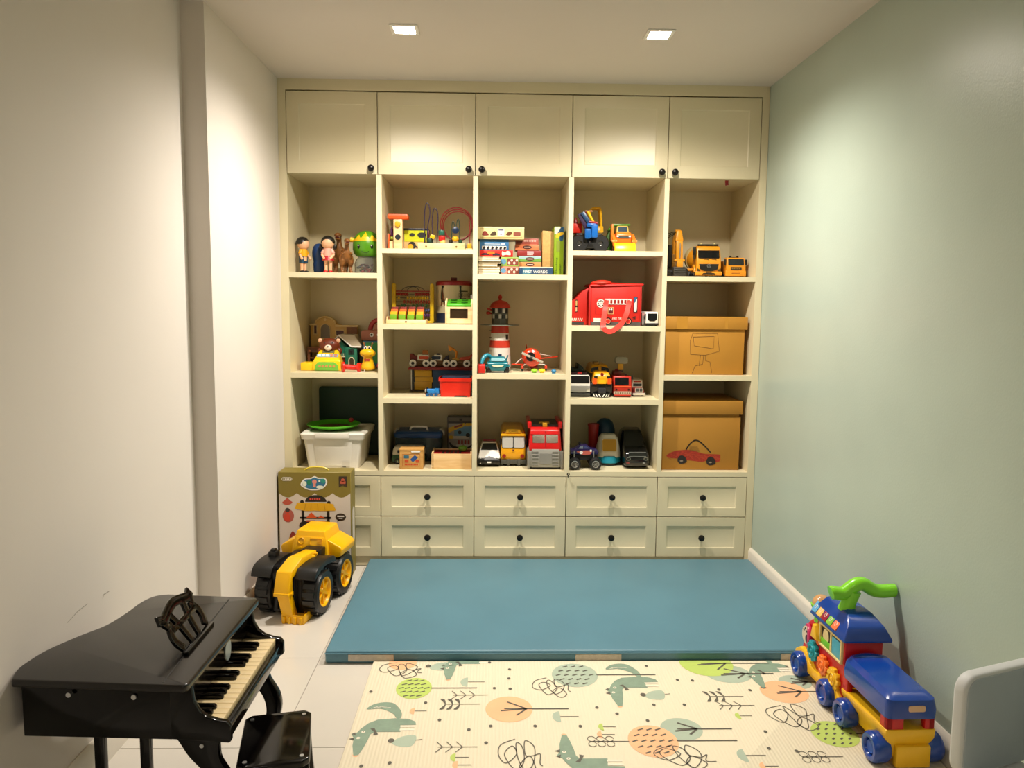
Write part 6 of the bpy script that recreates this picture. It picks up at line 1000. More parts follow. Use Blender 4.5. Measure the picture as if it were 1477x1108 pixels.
part(t, 'roll_cage', [tube(smoothpts([(0.012, 0.02, 0.10), (0.010, 0.02, 0.20), (0.014, 0.02, 0.225), (0.030, 0.02, 0.236), (0.055, 0.02, 0.236), (0.066, 0.02, 0.222), (0.072, 0.02, 0.11)], 4), 0.0065, 10), tube(smoothpts([(0.012, 0.07, 0.10), (0.010, 0.07, 0.20), (0.014, 0.07, 0.225), (0.030, 0.07, 0.236), (0.055, 0.07, 0.236), (0.066, 0.07, 0.222), (0.072, 0.07, 0.11)], 4), 0.0065, 10), cyl((0.020, 0.02, 0.232), (0.020, 0.07, 0.232), 0.005, n=8), cyl((0.062, 0.02, 0.230), (0.062, 0.07, 0.230), 0.005, n=8), box(0.014, 0.078, -0.01, 0.02, 0.108, 0.140)], mt('e0a80c', 0.3)); part(t, 'cage_label', [fr(rr(0.034, 0.062, 0.118, 0.132, 0.002), -0.0105)], mt('d8c8a0', 0.4))
part(t, 'crane_arm', [tube([(-0.052, -0.06, 0.15), (-0.020, -0.075, 0.208)], 0.006, 8)], mt('8c2416', 0.4)); part(t, 'yellow_piston', [tube([(-0.014, -0.08, 0.206), (0.016, -0.085, 0.150)], 0.008, 10)], mt('f0c010', 0.3)); part(t, 'blue_arm', [tf(box(-0.011, 0.011, -0.012, 0.012, -0.05, 0.05), (-0.014, -0.085, 0.160), ry=-0.62)], mt('22466e', 0.35), bevel=0.003); part(t, 'purple_link', [tf(box(-0.014, 0.014, -0.010, 0.010, -0.05, 0.05), (-0.030, -0.078, 0.152), ry=-0.5)], mt('3c2c50', 0.4), bevel=0.003)
part(t, 'grab_bucket', [box(-0.030, 0.002, -0.115, -0.08, 0.068, 0.118), box(0.004, 0.036, -0.115, -0.08, 0.072, 0.140), box(-0.02, 0.030, -0.112, -0.082, 0.125, 0.146)], mt('1060b4', 0.3), bevel=0.006, seg=3); part(t, 'pivot_pin', [cyl((-0.028, -0.08, 0.208), (0.012, -0.08, 0.208), 0.0035, n=8)], mt('c48a6a', 0.4)); part(t, 'red_pin', [cyl((-0.008, -0.108, 0.152), (0.034, -0.108, 0.146), 0.006, n=10)], mt('a01c24', 0.35))
t = thing('orange_loader', 'orange toy loader with yellow shovel and green rear skip', 'toy loader', (1.712, 0.185, Z4))
LO = mt('ec7a22', 0.35); 
part(t, 'body', [taper([(-0.06, 0.045), (-0.065, 0.09), (-0.055, 0.104), (0.06, 0.104), (0.06, 0.03), (-0.02, 0.03)], 0.082, 0.078, 0, 0.1, 0.004)], LO, bevel=0.006); part(t, 'cabin', [taper([(-0.048, 0.103), (-0.04, 0.138), (0.03, 0.138), (0.04, 0.103)], 0.066, 0.054, 0.103, 0.138, 0.0)], mt('d8b45a', 0.4), bevel=0.004); part(t, 'windshield', [plate(rr(-0.024, 0.024, 0.004, 0.030, 0.004), (0, -0.0475, 0.104), (1, 0, 0), (0, 0.2, 0.97), 0.0014)], mt('30424e', 0.15))
part(t, 'headlamp_bar', [fr(rr(-0.028, 0.034, 0.072, 0.086, 0.003), -0.0645)], mt('4a4a44', 0.4)); part(t, 'headlamp', [fr(circ(-0.028, 0.082, 0.006, 0.004), -0.066)], WHITE); part(t, 'headlamp', [fr(circ(0.034, 0.082, 0.006, 0.004), -0.066)], WHITE); part(t, 'roof_skip', [prism([(-0.070, 0.118), (-0.045, 0.150), (0.045, 0.150), (0.045, 0.142), (-0.035, 0.140), (-0.050, 0.118)], -0.01, 0.06, 'y')], mt('4a8a1c', 0.35), bevel=0.002); part(t, 'green_skip', [prism([(-0.105, 0.05), (-0.072, 0.09), (-0.052, 0.142), (-0.044, 0.142), (-0.044, 0.02), (-0.09, 0.02)], 0.0, 0.06, 'y')], mt('2c5a14', 0.4), bevel=0.003)
for sx in (-1, 1):
    xx = 0.004+sx*0.050; part(t, 'lift_arm', [prism([(-0.092, 0.030), (-0.092, 0.060), (-0.03, 0.098), (-0.018, 0.094), (-0.018, 0.080), (-0.07, 0.03)], xx-0.008, xx+0.008, 'x')], LO, bevel=0.003); part(t, 'arm_pin', [cyl((xx-sx*0.012, -0.085, 0.056), (xx+sx*0.014, -0.085, 0.056), 0.006, n=12)], mt('f2a45a', 0.4)); wheel(t, xx-sx*0.008, -0.03, 0.024, 0.024, 0.02, LO); wheel(t, xx-sx*0.008, 0.04, 0.024, 0.024, 0.02, LO)
part(t, 'shovel', [prism([(-0.120, 0.002), (-0.112, 0.030), (-0.100, 0.046), (-0.088, 0.046), (-0.085, 0.0), (-0.115, 0.0)], -0.050, 0.058, 'x')], mt('eec414', 0.3), bevel=0.004); part(t, 'side_bar', [box(-0.058, -0.046, -0.05, 0.0, 0.06, 0.145)], LO, bevel=0.003)

# ---- column 4, second cell: fire engine bag
BR = mt('c41a0e', 0.5, var=0.06, scale=12, bump=0.05); BO = mt('d82a18', 0.5, var=0.05); BW = mt('e4d8cc', 0.5)
t = thing('fire_truck_bag', 'red fabric storage bag printed as a fire engine with hanging strap', 'bag', (1.668, 0.09, Z3))
y1 = 0.24
part(t, 'bag_body', [loft([[(-0.116, 0.0, 0.0), (0.138, 0.0, 0.0), (0.138, y1, 0.0), (-0.116, y1, 0.0)], [(-0.117, -0.004, 0.10), (0.140, -0.002, 0.10), (0.140, y1, 0.10), (-0.117, y1, 0.10)], [(-0.120, 0.002, 0.200), (0.136, 0.002, 0.205), (0.136, y1, 0.205), (-0.120, y1, 0.200)]])], BR, bevel=0.005)
part(t, 'left_flap', [prism([(-0.218, 0.0), (-0.122, 0.0), (-0.122, 0.195), (-0.160, 0.175), (-0.195, 0.135), (-0.218, 0.12)], 0.03, 0.20, 'y')], BR, bevel=0.004); part(t, 'corner_piping', [box(-0.130, -0.118, -0.004, 0.01, 0.0, 0.20), box(0.132, 0.142, -0.004, 0.01, 0.0, 0.20)], mt('a8140c', 0.5), bevel=0.003)
part(t, 'lid', [loft([[(-0.128, -0.008, 0.198), (0.150, -0.004, 0.205), (0.150, y1, 0.205), (-0.128, y1, 0.200)], [(-0.124, -0.006, 0.207), (0.152, -0.003, 0.214), (0.152, y1, 0.216), (-0.124, y1, 0.212)], [(-0.06, 0.03, 0.226), (0.05, 0.03, 0.216), (0.05, y1-0.05, 0.220), (-0.06, y1-0.05, 0.224)]])], BR, bevel=0.004)
part(t, 'lid_fold', [tf(ell((0, 0, 0), (0.055, 0.045, 0.016), 20, 8), (-0.066, 0.03, 0.216), ry=-0.05)], BO)
BF = -0.0042
def bf(nm, polys, m, off=0.001): return part(t, nm, [flat(p, (0, BF, 0), off=off) for p in polys], m, smooth=False)
bf('grey_skirt', [rect(-0.116, 0.138, 0.001, 0.018)], mt('4a4644', 0.5)); bf('ladder', [rect(-0.048, 0.088, 0.108, 0.136)], BW); bf('ladder_gaps', [rr(-0.020+i*0.018, -0.009+i*0.018, 0.113, 0.131, 0.002) for i in range(6)], mt('8c120c', 0.5), 0.0015)
bf('hose_reel', [circ(-0.068, 0.112, 0.021)], BW, 0.0012); bf('reel_holes', [circ(-0.068+0.0135*math.cos(k*PI/4), 0.112+0.0135*math.sin(k*PI/4), 0.0036, None, 10) for k in range(8)], BLACK, 0.0016); bf('reel_center', [circ(-0.068, 0.112, 0.005)], mt('d8b0a8', 0.5), 0.0016)
part(t, 'door_line', [ribbon([(-0.095, 0.14), (-0.095, 0.058), (-0.060, 0.058)], 0.0016, (0, BF, 0)), ribbon([(-0.095, 0.139), (-0.045, 0.140)], 0.0016, (0, BF, 0))], mt('7a0c08', 0.5)); bf('panel', [rr(-0.032, -0.002, 0.058, 0.094, 0.002)], mt('d8a06a', 0.5), 0.0012); bf('panel_face', [rr(-0.029, -0.005, 0.061, 0.091, 0.002)], mt('5c1410', 0.5), 0.0015); bf('panel_dials', [circ(-0.022, 0.083, 0.0035), circ(-0.012, 0.083, 0.0035)], WHITE, 0.0019)
bf('cab_window', [rr(0.100, 0.120, 0.068, 0.148, 0.004)], mt('1c1c24', 0.5)); bf('cab_window_pane', [[(0.103, 0.072), (0.113, 0.072), (0.117, 0.084), (0.117, 0.138), (0.103, 0.112)]], BW, 0.0013); bf('cab_window_glint', [[(0.103, 0.114), (0.117, 0.140), (0.117, 0.145), (0.103, 0.145)]], mt('2c5a86', 0.5), 0.0013); bf('white_bars', [rect(-0.104, -0.062, 0.030, 0.037), rect(-0.104, -0.062, 0.019, 0.026)], BW)
for x in (-0.030, 0.074): bf('printed_wheel', [circ(x, 0.022, 0.019)], BLACK, 0.0012); bf('wheel_ring', [circ(x, 0.022, 0.0135)], mt('d88a70', 0.5), 0.0015); bf('wheel_hub', [circ(x, 0.022, 0.011)], mt('b81e10', 0.5), 0.0018)
bf('arrow_mark', [[(0.095, 0.040), (0.112, 0.050), (0.112, 0.032)]], mt('4a1410', 0.5)); text(t, 'lettering', 'FIRE TRUCK', BW, 0.072, 0.010, (0.028, BF, 0.036), off=0.0012, shear=0.2)
for po, m in ((rr(-0.196, -0.184, 0.066, 0.130, 0.004), BLACK), (rr(-0.194, -0.186, 0.10, 0.126, 0.002), mt('d8a868', 0.5)), (rr(-0.194, -0.186, 0.07, 0.092, 0.002), mt('d8b088', 0.5))): part(t, 'flap_window', [flat(po, (0, 0.03, 0), off=0.001 if m is BLACK else 0.0016)], m, smooth=False)
part(t, 'flap_stripes', [flat([(-0.214+i*0.010, 0.022), (-0.209+i*0.010, 0.022), (-0.206+i*0.010, 0.036), (-0.211+i*0.010, 0.036)], (0, 0.03, 0)) for i in range(6)], BW, smooth=False, kind='stuff'); part(t, 'flap_skirt', [flat(rect(-0.217, -0.15, 0.001, 0.016), (0, 0.03, 0))], mt('3a3634', 0.5), smooth=False)
# strap: a flat band hanging in front, over the shelf edge
sp = smoothpts([(-0.040, -0.010, 0.130), (-0.048, -0.022, 0.085), (-0.062, -0.070, 0.030), (-0.068, -0.100, -0.002), (-0.060, -0.106, -0.018), (-0.036, -0.108, -0.028), (-0.008, -0.104, -0.016), (0.030, -0.080, 0.015), (0.058, -0.040, 0.060), (0.072, -0.016, 0.105), (0.080, -0.010, 0.128)], 5)
v = []; n = len(sp)
for i, p in enumerate(sp):
    a, b = Vector(sp[max(0, i-1)]), Vector(sp[min(n-1, i+1)]); d = (b-a).normalized(); s = d.cross(Vector((0, -1, 0.25)).normalized()).normalized(); nn = s.cross(d).normalized()
    for ss, kk in ((-1, -1), (1, -1), (1, 1), (-1, 1)): v.append(tuple(Vector(p)+s*0.0125*ss+nn*0.0012*kk))
f = [(4*i+k, 4*i+(k+1) % 4, 4*i+4+(k+1) % 4, 4*i+4+k) for i in range(n-1) for k in range(4)]+[(3, 2, 1, 0), (4*n-4, 4*n-3, 4*n-2, 4*n-1)]
part(t, 'carry_strap', [(v, f)], BO)
t = thing('white_toy_bus', 'small white toy bus with dark windows right of the fire bag', 'toy bus', (1.8475, 0.145, Z3), rz=0.0)
part(t, 'body', [taper([(-0.09, 0.012), (-0.092, 0.06), (-0.086, 0.072), (0.09, 0.072), (0.09, 0.012)], 0.062, 0.058, 0, 0.07, 0.012)], WHITE, bevel=0.004); part(t, 'windshield', [fr(rr(-0.012, 0.036, 0.034, 0.064, 0.003), -0.0915, 0.001)], GLASSDK); part(t, 'black_mask', [fr([(-0.012, 0.034), (0.036, 0.034), (0.024, 0.024), (0.0, 0.024)], -0.0915, 0.0008)], BLACK); part(t, 'bumper', [box(-0.020, 0.044, -0.095, -0.088, 0.004, 0.014)], BLACK, bevel=0.001)
part(t, 'side_windows', [box(-0.0205, -0.0185, -0.08, 0.08, 0.034, 0.060)], GLASSDK); [wheel(t, 0.012+sx*0.026, y, 0.012, 0.012, 0.010, SILVER) for sx in (-1, 1) for y in (-0.06, 0.06)]
t = thing('silver_toy_trailer', 'small silver and dark toy trailer squeezed beside the fire bag', 'toy trailer', (1.816, 0.165, Z3)); part(t, 'frame', [box(-0.004, 0.006, -0.09, 0.08, 0.008, 0.066)], mt('4a4644', 0.4), bevel=0.001); [part(t, 'rail', [cyl((x, -0.092, 0.006), (x, -0.092, 0.068), 0.0022, n=8)], SILVER) for x in (-0.003, 0.005)]; part(t, 'pink_strip', [box(-0.005, 0.007, -0.094, -0.09, 0.052, 0.064)], mt('a87a78', 0.4)); part(t, 'skid', [box(-0.004, 0.006, -0.09, 0.08, 0.0, 0.008)], BLACK)

# ---- column 4, third cell
t = thing('white_rescue_van', 'white and grey toy rescue van with dark green rack on the roof', 'toy van', (1.503, 0.215, Z2))
part(t, 'body', [taper([(-0.115, 0.024), (-0.118, 0.066), (-0.10, 0.112), (0.11, 0.114), (0.115, 0.024)], 0.106, 0.100, 0.02, 0.11)], WHITE, bevel=0.004); part(t, 'windshield', [plate(rr(-0.047, 0.048, 0.005, 0.045, 0.004), (0, -0.1175, 0.066), (1, 0, 0), (0, 0.35, 0.93), 0.0014)], GLASSDK); part(t, 'grey_grille', [fr([(-0.050, 0.028), (-0.050, 0.058), (0.050, 0.058), (0.050, 0.045), (0.034, 0.040), (0.030, 0.024), (-0.034, 0.024)], -0.117, 0.004)], mt('8a8a86', 0.4), bevel=0.001); part(t, 'bumper', [box(-0.053, 0.053, -0.124, -0.10, 0.008, 0.020)], mt('3a3a36', 0.4), bevel=0.002); part(t, 'skid', [box(-0.05, 0.05, -0.115, 0.11, 0.0, 0.010)], BLACK)
part(t, 'light_bar', [box(-0.052, 0.040, -0.085, -0.06, 0.113, 0.126)], mt('2c1014', 0.3), bevel=0.002); part(t, 'red_beacon', [box(-0.012, 0.012, -0.088, -0.06, 0.116, 0.128)], mt('a81c1c', 0.3), bevel=0.002); part(t, 'dark_rack', [prism([(-0.05, 0.124), (-0.044, 0.16), (-0.03, 0.145), (-0.02, 0.138), (-0.006, 0.142), (-0.002, 0.168), (0.022, 0.150), (0.030, 0.126)], -0.04, 0.09, 'y')], mt('1c2a1e', 0.5), bevel=0.002); [wheel(t, sx*0.044, y, 0.02, 0.02, 0.016, GREY) for sx in (-1, 1) for y in (-0.07, 0.07)]
t = thing('yellow_train_engine', 'yellow and black toy diesel locomotive with striped bumper', 'toy train', (1.614, 0.225, Z2))
YT = mt('dc9a10', 0.32)
part(t, 'black_body', [taper([(-0.13, 0.018), (-0.14, 0.06), (-0.135, 0.075), (-0.06, 0.080), (-0.05, 0.12), (0.15, 0.12), (0.15, 0.018)], 0.112, 0.110, 0, 0.1)], BLACK, bevel=0.006, seg=3); part(t, 'yellow_nose', [taper([(-0.146, 0.070), (-0.146, 0.108), (-0.13, 0.130), (-0.05, 0.135), (-0.05, 0.07)], 0.098, 0.070, 0.10, 0.135)], YT, bevel=0.008, seg=3); part(t, 'cab_roof', [taper([(-0.062, 0.118), (-0.052, 0.150), (-0.03, 0.164), (0.15, 0.164), (0.15, 0.118)], 0.112, 0.076, 0.13, 0.164)], YT, bevel=0.008, seg=3)
for sx in (-1, 1): part(t, 'cab_window', [plate([(sx*0.008, 0.002), (sx*0.050, 0.002), (sx*0.044, 0.022), (sx*0.008, 0.030)][::sx], (0, -0.0605, 0.125), (1, 0, 0), (0, 0.3, 0.95), 0.0014)], GLASSDK); part(t, 'orange_flank', [fr(rr(min(sx*0.028, sx*0.049), max(sx*0.028, sx*0.049), 0.070, 0.100, 0.003), -0.1462, 0.002)], mt('e05414', 0.35)); part(t, 'lamp_brow', [fr(rr(min(sx*0.024, sx*0.042), max(sx*0.024, sx*0.042), 0.103, 0.111, 0.002), -0.1462, 0.004)], BLACK)
part(t, 'headlamp', [cyl((0, -0.13, 0.120), (0, -0.146, 0.120), 0.008, n=16)], DKRED); part(t, 'nose_panel', [fr([(-0.020, 0.072), (0.020, 0.072), (0.016, 0.092), (-0.016, 0.092)], -0.1462, 0.003)], mt('f0ae14', 0.3)); part(t, 'bumper', [lathe([(0.0, 0.0), (0.055, 0.0), (0.057, 0.006), (0.057, 0.02), (0.0, 0.02)], 28, (0, -0.100, 0.0))], BLACK); part(t, 'coupler', [box(-0.02, 0.02, -0.158, -0.13, 0.022, 0.05)], mt('26262a', 0.4), bevel=0.004); part(t, 'roof_horn', [box(-0.03, 0.0, -0.03, 0.02, 0.162, 0.176)], mt('9a7010', 0.4), bevel=0.002)
part(t, 'white_stripe', [([(0.0575*math.sin(a), -0.100-0.0575*math.cos(a), z) for a, z in ((a0-s*0.06, 0.019), (a0+0.11-s*0.06, 0.019), (a0+0.11+s*0.10, 0.004), (a0+s*0.10, 0.004))], [(0, 1, 2, 3)]) for a0, s in ((-0.85, 1), (-0.58, 1), (-0.31, 1), (0.10, -1), (0.37, -1), (0.64, -1))], WHITE, smooth=False, kind='stuff')
t = thing('red_fire_truck', 'red toy fire truck with yellow ladder basket raised on its roof', 'toy truck', (1.724, 0.215, Z2))
FT = mt('a8200f', 0.35)
part(t, 'body', [taper([(-0.11, 0.016), (-0.118, 0.05), (-0.106, 0.108), (0.11, 0.108), (0.11, 0.016)], 0.098, 0.092, 0, 0.1)], FT, bevel=0.005); part(t, 'windshield', [plate(rr(-0.036, 0.036, 0.008, 0.046, 0.003), (-0.004, -0.1172, 0.056), (1, 0, 0), (0, 0.2, 0.98), 0.0016)], GLASSDK); part(t, 'cab_rim', [plate(rr(-0.046, 0.046, -0.004, 0.003, 0.001), (0, -0.1165, 0.056), (1, 0, 0), (0, 0.1, 1), 0.002)], mt('c8542c', 0.35)); part(t, 'grille', [fr(rr(-0.045, 0.045, 0.014, 0.030, 0.002), -0.1135, 0.003)], mt('b4a894', 0.4)); part(t, 'grille_bars', [fr(rr(-0.038+i*0.012, -0.031+i*0.012, 0.018, 0.026, 0.002), -0.1165, 0.001) for i in range(7)], mt('6a4a34', 0.4), kind='stuff'); part(t, 'bumper', [box(-0.044, 0.044, -0.122, -0.10, 0.004, 0.014)], FT, bevel=0.002); part(t, 'skid', [box(-0.044, 0.044, -0.10, 0.11, 0.0, 0.016)], BLACK)
for sx in (-1, 1): part(t, 'fog_lamp', [fr(circ(sx*0.032, 0.040, 0.005), -0.1165, 0.002)], BLACK)
part(t, 'mirror', [box(0.048, 0.056, -0.10, -0.09, 0.09, 0.112)], BLACK, bevel=0.002); part(t, 'turret', [box(-0.040, 0.0, -0.06, 0.0, 0.108, 0.132)], mt('5c1a10', 0.4), bevel=0.004); part(t, 'arm', [tube(smoothpts([(-0.035, -0.03, 0.118), (-0.02, -0.035, 0.136), (0.005, -0.04, 0.130)], 4), 0.006, 8)], DKRED); part(t, 'lift_post', [box(-0.014, 0.014, -0.045, -0.025, 0.136, 0.170)], mt('d8a41c', 0.35), bevel=0.003); part(t, 'knuckle', [box(-0.010, 0.014, -0.045, -0.025, 0.124, 0.137)], DGREY, bevel=0.003); part(t, 'basket', [prism(rr(-0.030, 0.036, 0.170, 0.206, 0.012), -0.055, -0.015, 'y')], mt('8e8c78', 0.4), bevel=0.004); part(t, 'roof_knob', [ell((0.022, -0.07, 0.112), (0.006, 0.006, 0.006), 10, 6)], BLACK)
t = thing('small_toy_truck', 'small white and red toy lorry at the right of the shelf', 'toy truck', (1.810, 0.215, Z2), rz=0.05)
part(t, 'cargo', [box(-0.026, 0.028, -0.05, 0.08, 0.012, 0.086)], mt('c4b8a4', 0.45), bevel=0.003); part(t, 'cab_window', [fr(rr(-0.022, 0.024, 0.052, 0.066, 0.002), -0.0505)], GLASSDK); part(t, 'red_stripe', [fr(rr(-0.020, 0.018, 0.073, 0.080, 0.001), -0.0505)], mt('8c2418', 0.4)); part(t, 'hood', [taper([(-0.088, 0.012), (-0.09, 0.04), (-0.05, 0.048), (-0.05, 0.012)], 0.062, 0.05, 0.01, 0.05)], mt('7a1c14', 0.35), bevel=0.003); part(t, 'grille', [fr(rr(-0.020, 0.022, 0.022, 0.046, 0.002), -0.0905, 0.002)], mt('c9c0b0', 0.3, metal=0.4)); part(t, 'grille_dark', [fr(rr(-0.016, -0.001, 0.028, 0.044, 0.001), -0.0925, 0.001), fr(rr(0.003, 0.018, 0.028, 0.044, 0.001), -0.0925, 0.001)], DGREY); part(t, 'bumper', [box(-0.032, 0.034, -0.096, -0.088, 0.008, 0.020)], mt('cfc8bc', 0.3, metal=0.3), bevel=0.002); [wheel(t, sx*0.026, y, 0.012, 0.012, 0.012, SILVER) for sx in (-1, 1) for y in (-0.06, 0.05)]

# ---- column 4, bottom
t = thing('monster_truck', 'purple toy monster truck standing sideways with chrome wheels', 'toy truck', (1.534, 0.095, ZB))
for x in (-0.058, 0.050):
    for y in (-0.045, 0.045):
        wl = wheel(t, x, y, 0.031, 0.031, 0.034, None, mt('101011', 0.6, bump=0.2), 0.58, ax='y')
        part(wl, 'rim', [torus((x, y-0.016, 0.031), 0.0165, 0.002, 'y', 24, 6)]+[tf(box(-0.0016, 0.0016, -0.017, -0.012, 0.0, 0.017), (x, y, 0.031), ry=k*PI/4) for k in range(8)], mt('c9c9c6', 0.25, metal=0.7)); part(wl, 'hub', [cyl((x, y-0.017, 0.031), (x, y+0.016, 0.031), 0.016, n=16)], BLACK)
part(t, 'chassis', [box(-0.062, 0.054, -0.03, 0.03, 0.045, 0.075)], BLACK, bevel=0.004); part(t, 'axle', [cyl((-0.058, -0.05, 0.031), (-0.058, 0.05, 0.031), 0.006, n=10), cyl((0.05, -0.05, 0.031), (0.05, 0.05, 0.031), 0.006, n=10)], BLACK)
for x in (-0.060, 0.042): part(t, 'shock', [cyl((x, -0.034, 0.05), (x, -0.034, 0.098), 0.003, n=8)], mt('9a9a96', 0.3, metal=0.6))
PU = mt('1f1648', 0.25, coat=0.4)
part(t, 'body', [prism([(-0.080, 0.078), (-0.080, 0.100), (-0.055, 0.106), (-0.048, 0.108), (-0.030, 0.126), (0.004, 0.128), (0.028, 0.108), (0.060, 0.102), (0.068, 0.090), (0.064, 0.076)], -0.036, 0.036, 'y')], PU, bevel=0.004); part(t, 'side_window', [fr([(-0.040, 0.108), (-0.028, 0.121), (-0.014, 0.122), (-0.014, 0.108)], -0.0365)], mt('6a7484', 0.2)); part(t, 'side_window', [fr([(-0.008, 0.108), (-0.008, 0.122), (0.003, 0.122), (0.018, 0.108)], -0.0365)], mt('3a4470', 0.2)); part(t, 'flame_print', [flat(sm2([(-0.045, 0.095), (0.025, 0.099), (0.030, 0.090), (0.022, 0.078), (-0.015, 0.076), (-0.035, 0.084)], 3), (0, -0.0362, 0))], mt('b4584c', 0.45), smooth=False); part(t, 'number_disc', [flat(circ(-0.024, 0.088, 0.009), (0, -0.0364, 0), off=0.0012), flat(circ(0.026, 0.098, 0.006), (0, -0.0364, 0), off=0.0012)], WHITE, smooth=False); part(t, 'roof_scoop', [box(-0.034, -0.024, -0.012, 0.012, 0.124, 0.138)], BLACK, bevel=0.003)
solo('red_cup', 'dull red plastic cup standing behind the monster truck', 'cup', [lathe([(0.024, 0.0), (0.029, 0.195), (0.031, 0.195), (0.031, 0.206), (0.027, 0.206), (0.025, 0.19), (0.02, 0.004)], 28)], mt('9c1a14', 0.4), (1.600, 0.275, ZB))
solo('blue_bowl', 'dark blue upturned dome behind the white play house', 'bowl', [lathe([(0.06, 0.0), (0.057, 0.12), (0.055, 0.17), (0.044, 0.205), (0.022, 0.224), (0.0, 0.228)], 28)], mt('123a54', 0.4), (1.672, 0.345, ZB))
t = thing('toy_house', 'white toy house with yellow window on a turquoise base', 'toy house', (1.670, 0.20, ZB))
part(t, 'base', [lathe([(0.058, 0.012), (0.065, 0.016), (0.067, 0.04), (0.062, 0.052), (0.0, 0.052)], 32)], mt('1a8aa4', 0.35)); part(t, 'foot', [lathe([(0.054, 0.0), (0.056, 0.013), (0.0, 0.013)], 32)], BLACK); part(t, 'shell', [loft([[(x, y, 0.045) for x, y in rr(-0.062, 0.062, -0.055, 0.055, 0.03, 5)], [(x, y, 0.09) for x, y in rr(-0.060, 0.060, -0.052, 0.052, 0.03, 5)], [(x, y, 0.142) for x, y in rr(-0.050, 0.050, -0.040, 0.045, 0.03, 5)], [(x, y, 0.162) for x, y in rr(-0.036, 0.036, -0.025, 0.035, 0.022, 5)]])], mt('ded6c4', 0.35)); V5 = (0, 0.22, 0.97)
o = part(t, 'window', [plate(rr(-0.039, 0.039, 0.0, 0.066, 0.012), (0, -0.0545, 0.078), (1, 0, 0), V5, 0.003)], mt('b8860f', 0.35)); part(o, 'window_rim', [tube([(p[0], -0.0545+0.22*p[1]-0.003, 0.078+0.97*p[1]) for p in rr(-0.040, 0.040, -0.001, 0.067, 0.012)], 0.003, 6, True)], mt('d0c4a8', 0.4))
t = thing('black_toy_car', 'large black toy car facing forward at the right of the shelf', 'toy car', (1.803, 0.215, ZB))
part(t, 'body', [taper([(-0.15, 0.014), (-0.155, 0.055), (-0.14, 0.088), (-0.08, 0.104), (0.0, 0.180), (0.06, 0.19), (0.13, 0.17), (0.15, 0.10), (0.15, 0.014)], 0.128, 0.092, 0.08, 0.19)], mt('08080a', 0.18, coat=0.5), bevel=0.012, seg=3); part(t, 'windshield', [plate([(-0.054, 0.006), (0.054, 0.006), (0.042, 0.095), (-0.042, 0.095)], (0, -0.0795, 0.1045), (1, 0, 0), (0, 0.725, 0.69), 0.001)], mt('0c0d10', 0.06, coat=0.6)); part(t, 'grille', [plate(rr(-0.045, 0.050, 0.0, 0.020, 0.002), (0, -0.1535, 0.066), (1, 0, 0), (0, 0.3, 0.95), 0.002)], mt('2a2c28', 0.3, metal=0.5)); part(t, 'hood_trim', [plate(rr(-0.044, 0.046, 0.022, 0.025, 0.001), (0, -0.1535, 0.066), (1, 0, 0), (0, 0.3, 0.95), 0.003), plate(rr(-0.044, 0.046, 0.0, 0.003, 0.001), (0, -0.1535, 0.066), (1, 0, 0), (0, 0.3, 0.95), 0.003)], mt('8a8c86', 0.3, metal=0.6))
for sx in (-1, 1): part(t, 'headlamp', [torus((sx*0.045, -0.1545, 0.055), 0.009, 0.0022, 'y', 18, 6, 1.1, 0.7)], mt('7a7c70', 0.3, metal=0.5)); [wheel(t, sx*0.050, y, 0.026, 0.026, 0.022, DGREY) for y in (-0.095, 0.095)]
part(t, 'red_tag', [fr(rr(-0.056, -0.040, 0.030, 0.036, 0.002), -0.1525)], mt('8a3a34', 0.4)); part(t, 'plate_mark', [fr(rr(0.03, 0.042, 0.030, 0.036, 0.001), -0.1525)], GREY)

# ---- column 5, top: construction vehicles
MY = mt('d98e1a', 0.35); MBK = mt('17150f', 0.35)
t = thing('toy_excavator', 'amber toy excavator with arm folded upright, leftmost construction toy', 'toy excavator', (2.003, 0.215, ZT))
part(t, 'track', [prism(rr(-0.10, 0.10, 0.0, 0.045, 0.022, 6), -0.062, -0.032, 'x')], MBK, bevel=0.002); part(t, 'track', [prism(rr(-0.10, 0.10, 0.0, 0.045, 0.022, 6), 0.022, 0.048, 'x')], MBK, bevel=0.002); part(t, 'house', [box(-0.058, 0.0, -0.03, 0.09, 0.048, 0.12)], mt('7a5212', 0.4), bevel=0.004); part(t, 'cab', [box(-0.060, -0.028, -0.06, 0.02, 0.05, 0.165)], MBK, bevel=0.003); part(t, 'boom', [loft([[(-0.016, -0.02, 0.10), (0.018, -0.02, 0.10), (0.018, 0.03, 0.10), (-0.016, 0.03, 0.10)], [(-0.018, -0.05, 0.19), (0.018, -0.05, 0.19), (0.018, -0.01, 0.20), (-0.018, -0.01, 0.20)], [(-0.012, -0.075, 0.235), (0.014, -0.075, 0.235), (0.014, -0.045, 0.246), (-0.012, -0.045, 0.246)]])], MY, bevel=0.002); part(t, 'stick', [loft([[(-0.016, -0.100, 0.185), (0.016, -0.100, 0.185), (0.016, -0.06, 0.19), (-0.016, -0.06, 0.19)], [(-0.017, -0.108, 0.085), (0.017, -0.108, 0.085), (0.017, -0.088, 0.085), (-0.017, -0.088, 0.085)]])], MY, bevel=0.002); part(t, 'stick_head', [loft([[(-0.020, -0.098, 0.185), (0.020, -0.098, 0.185), (0.020, -0.06, 0.185), (-0.020, -0.06, 0.185)], [(-0.010, -0.085, 0.238), (0.012, -0.085, 0.238), (0.012, -0.06, 0.238), (-0.010, -0.06, 0.238)]])], MY, bevel=0.002)
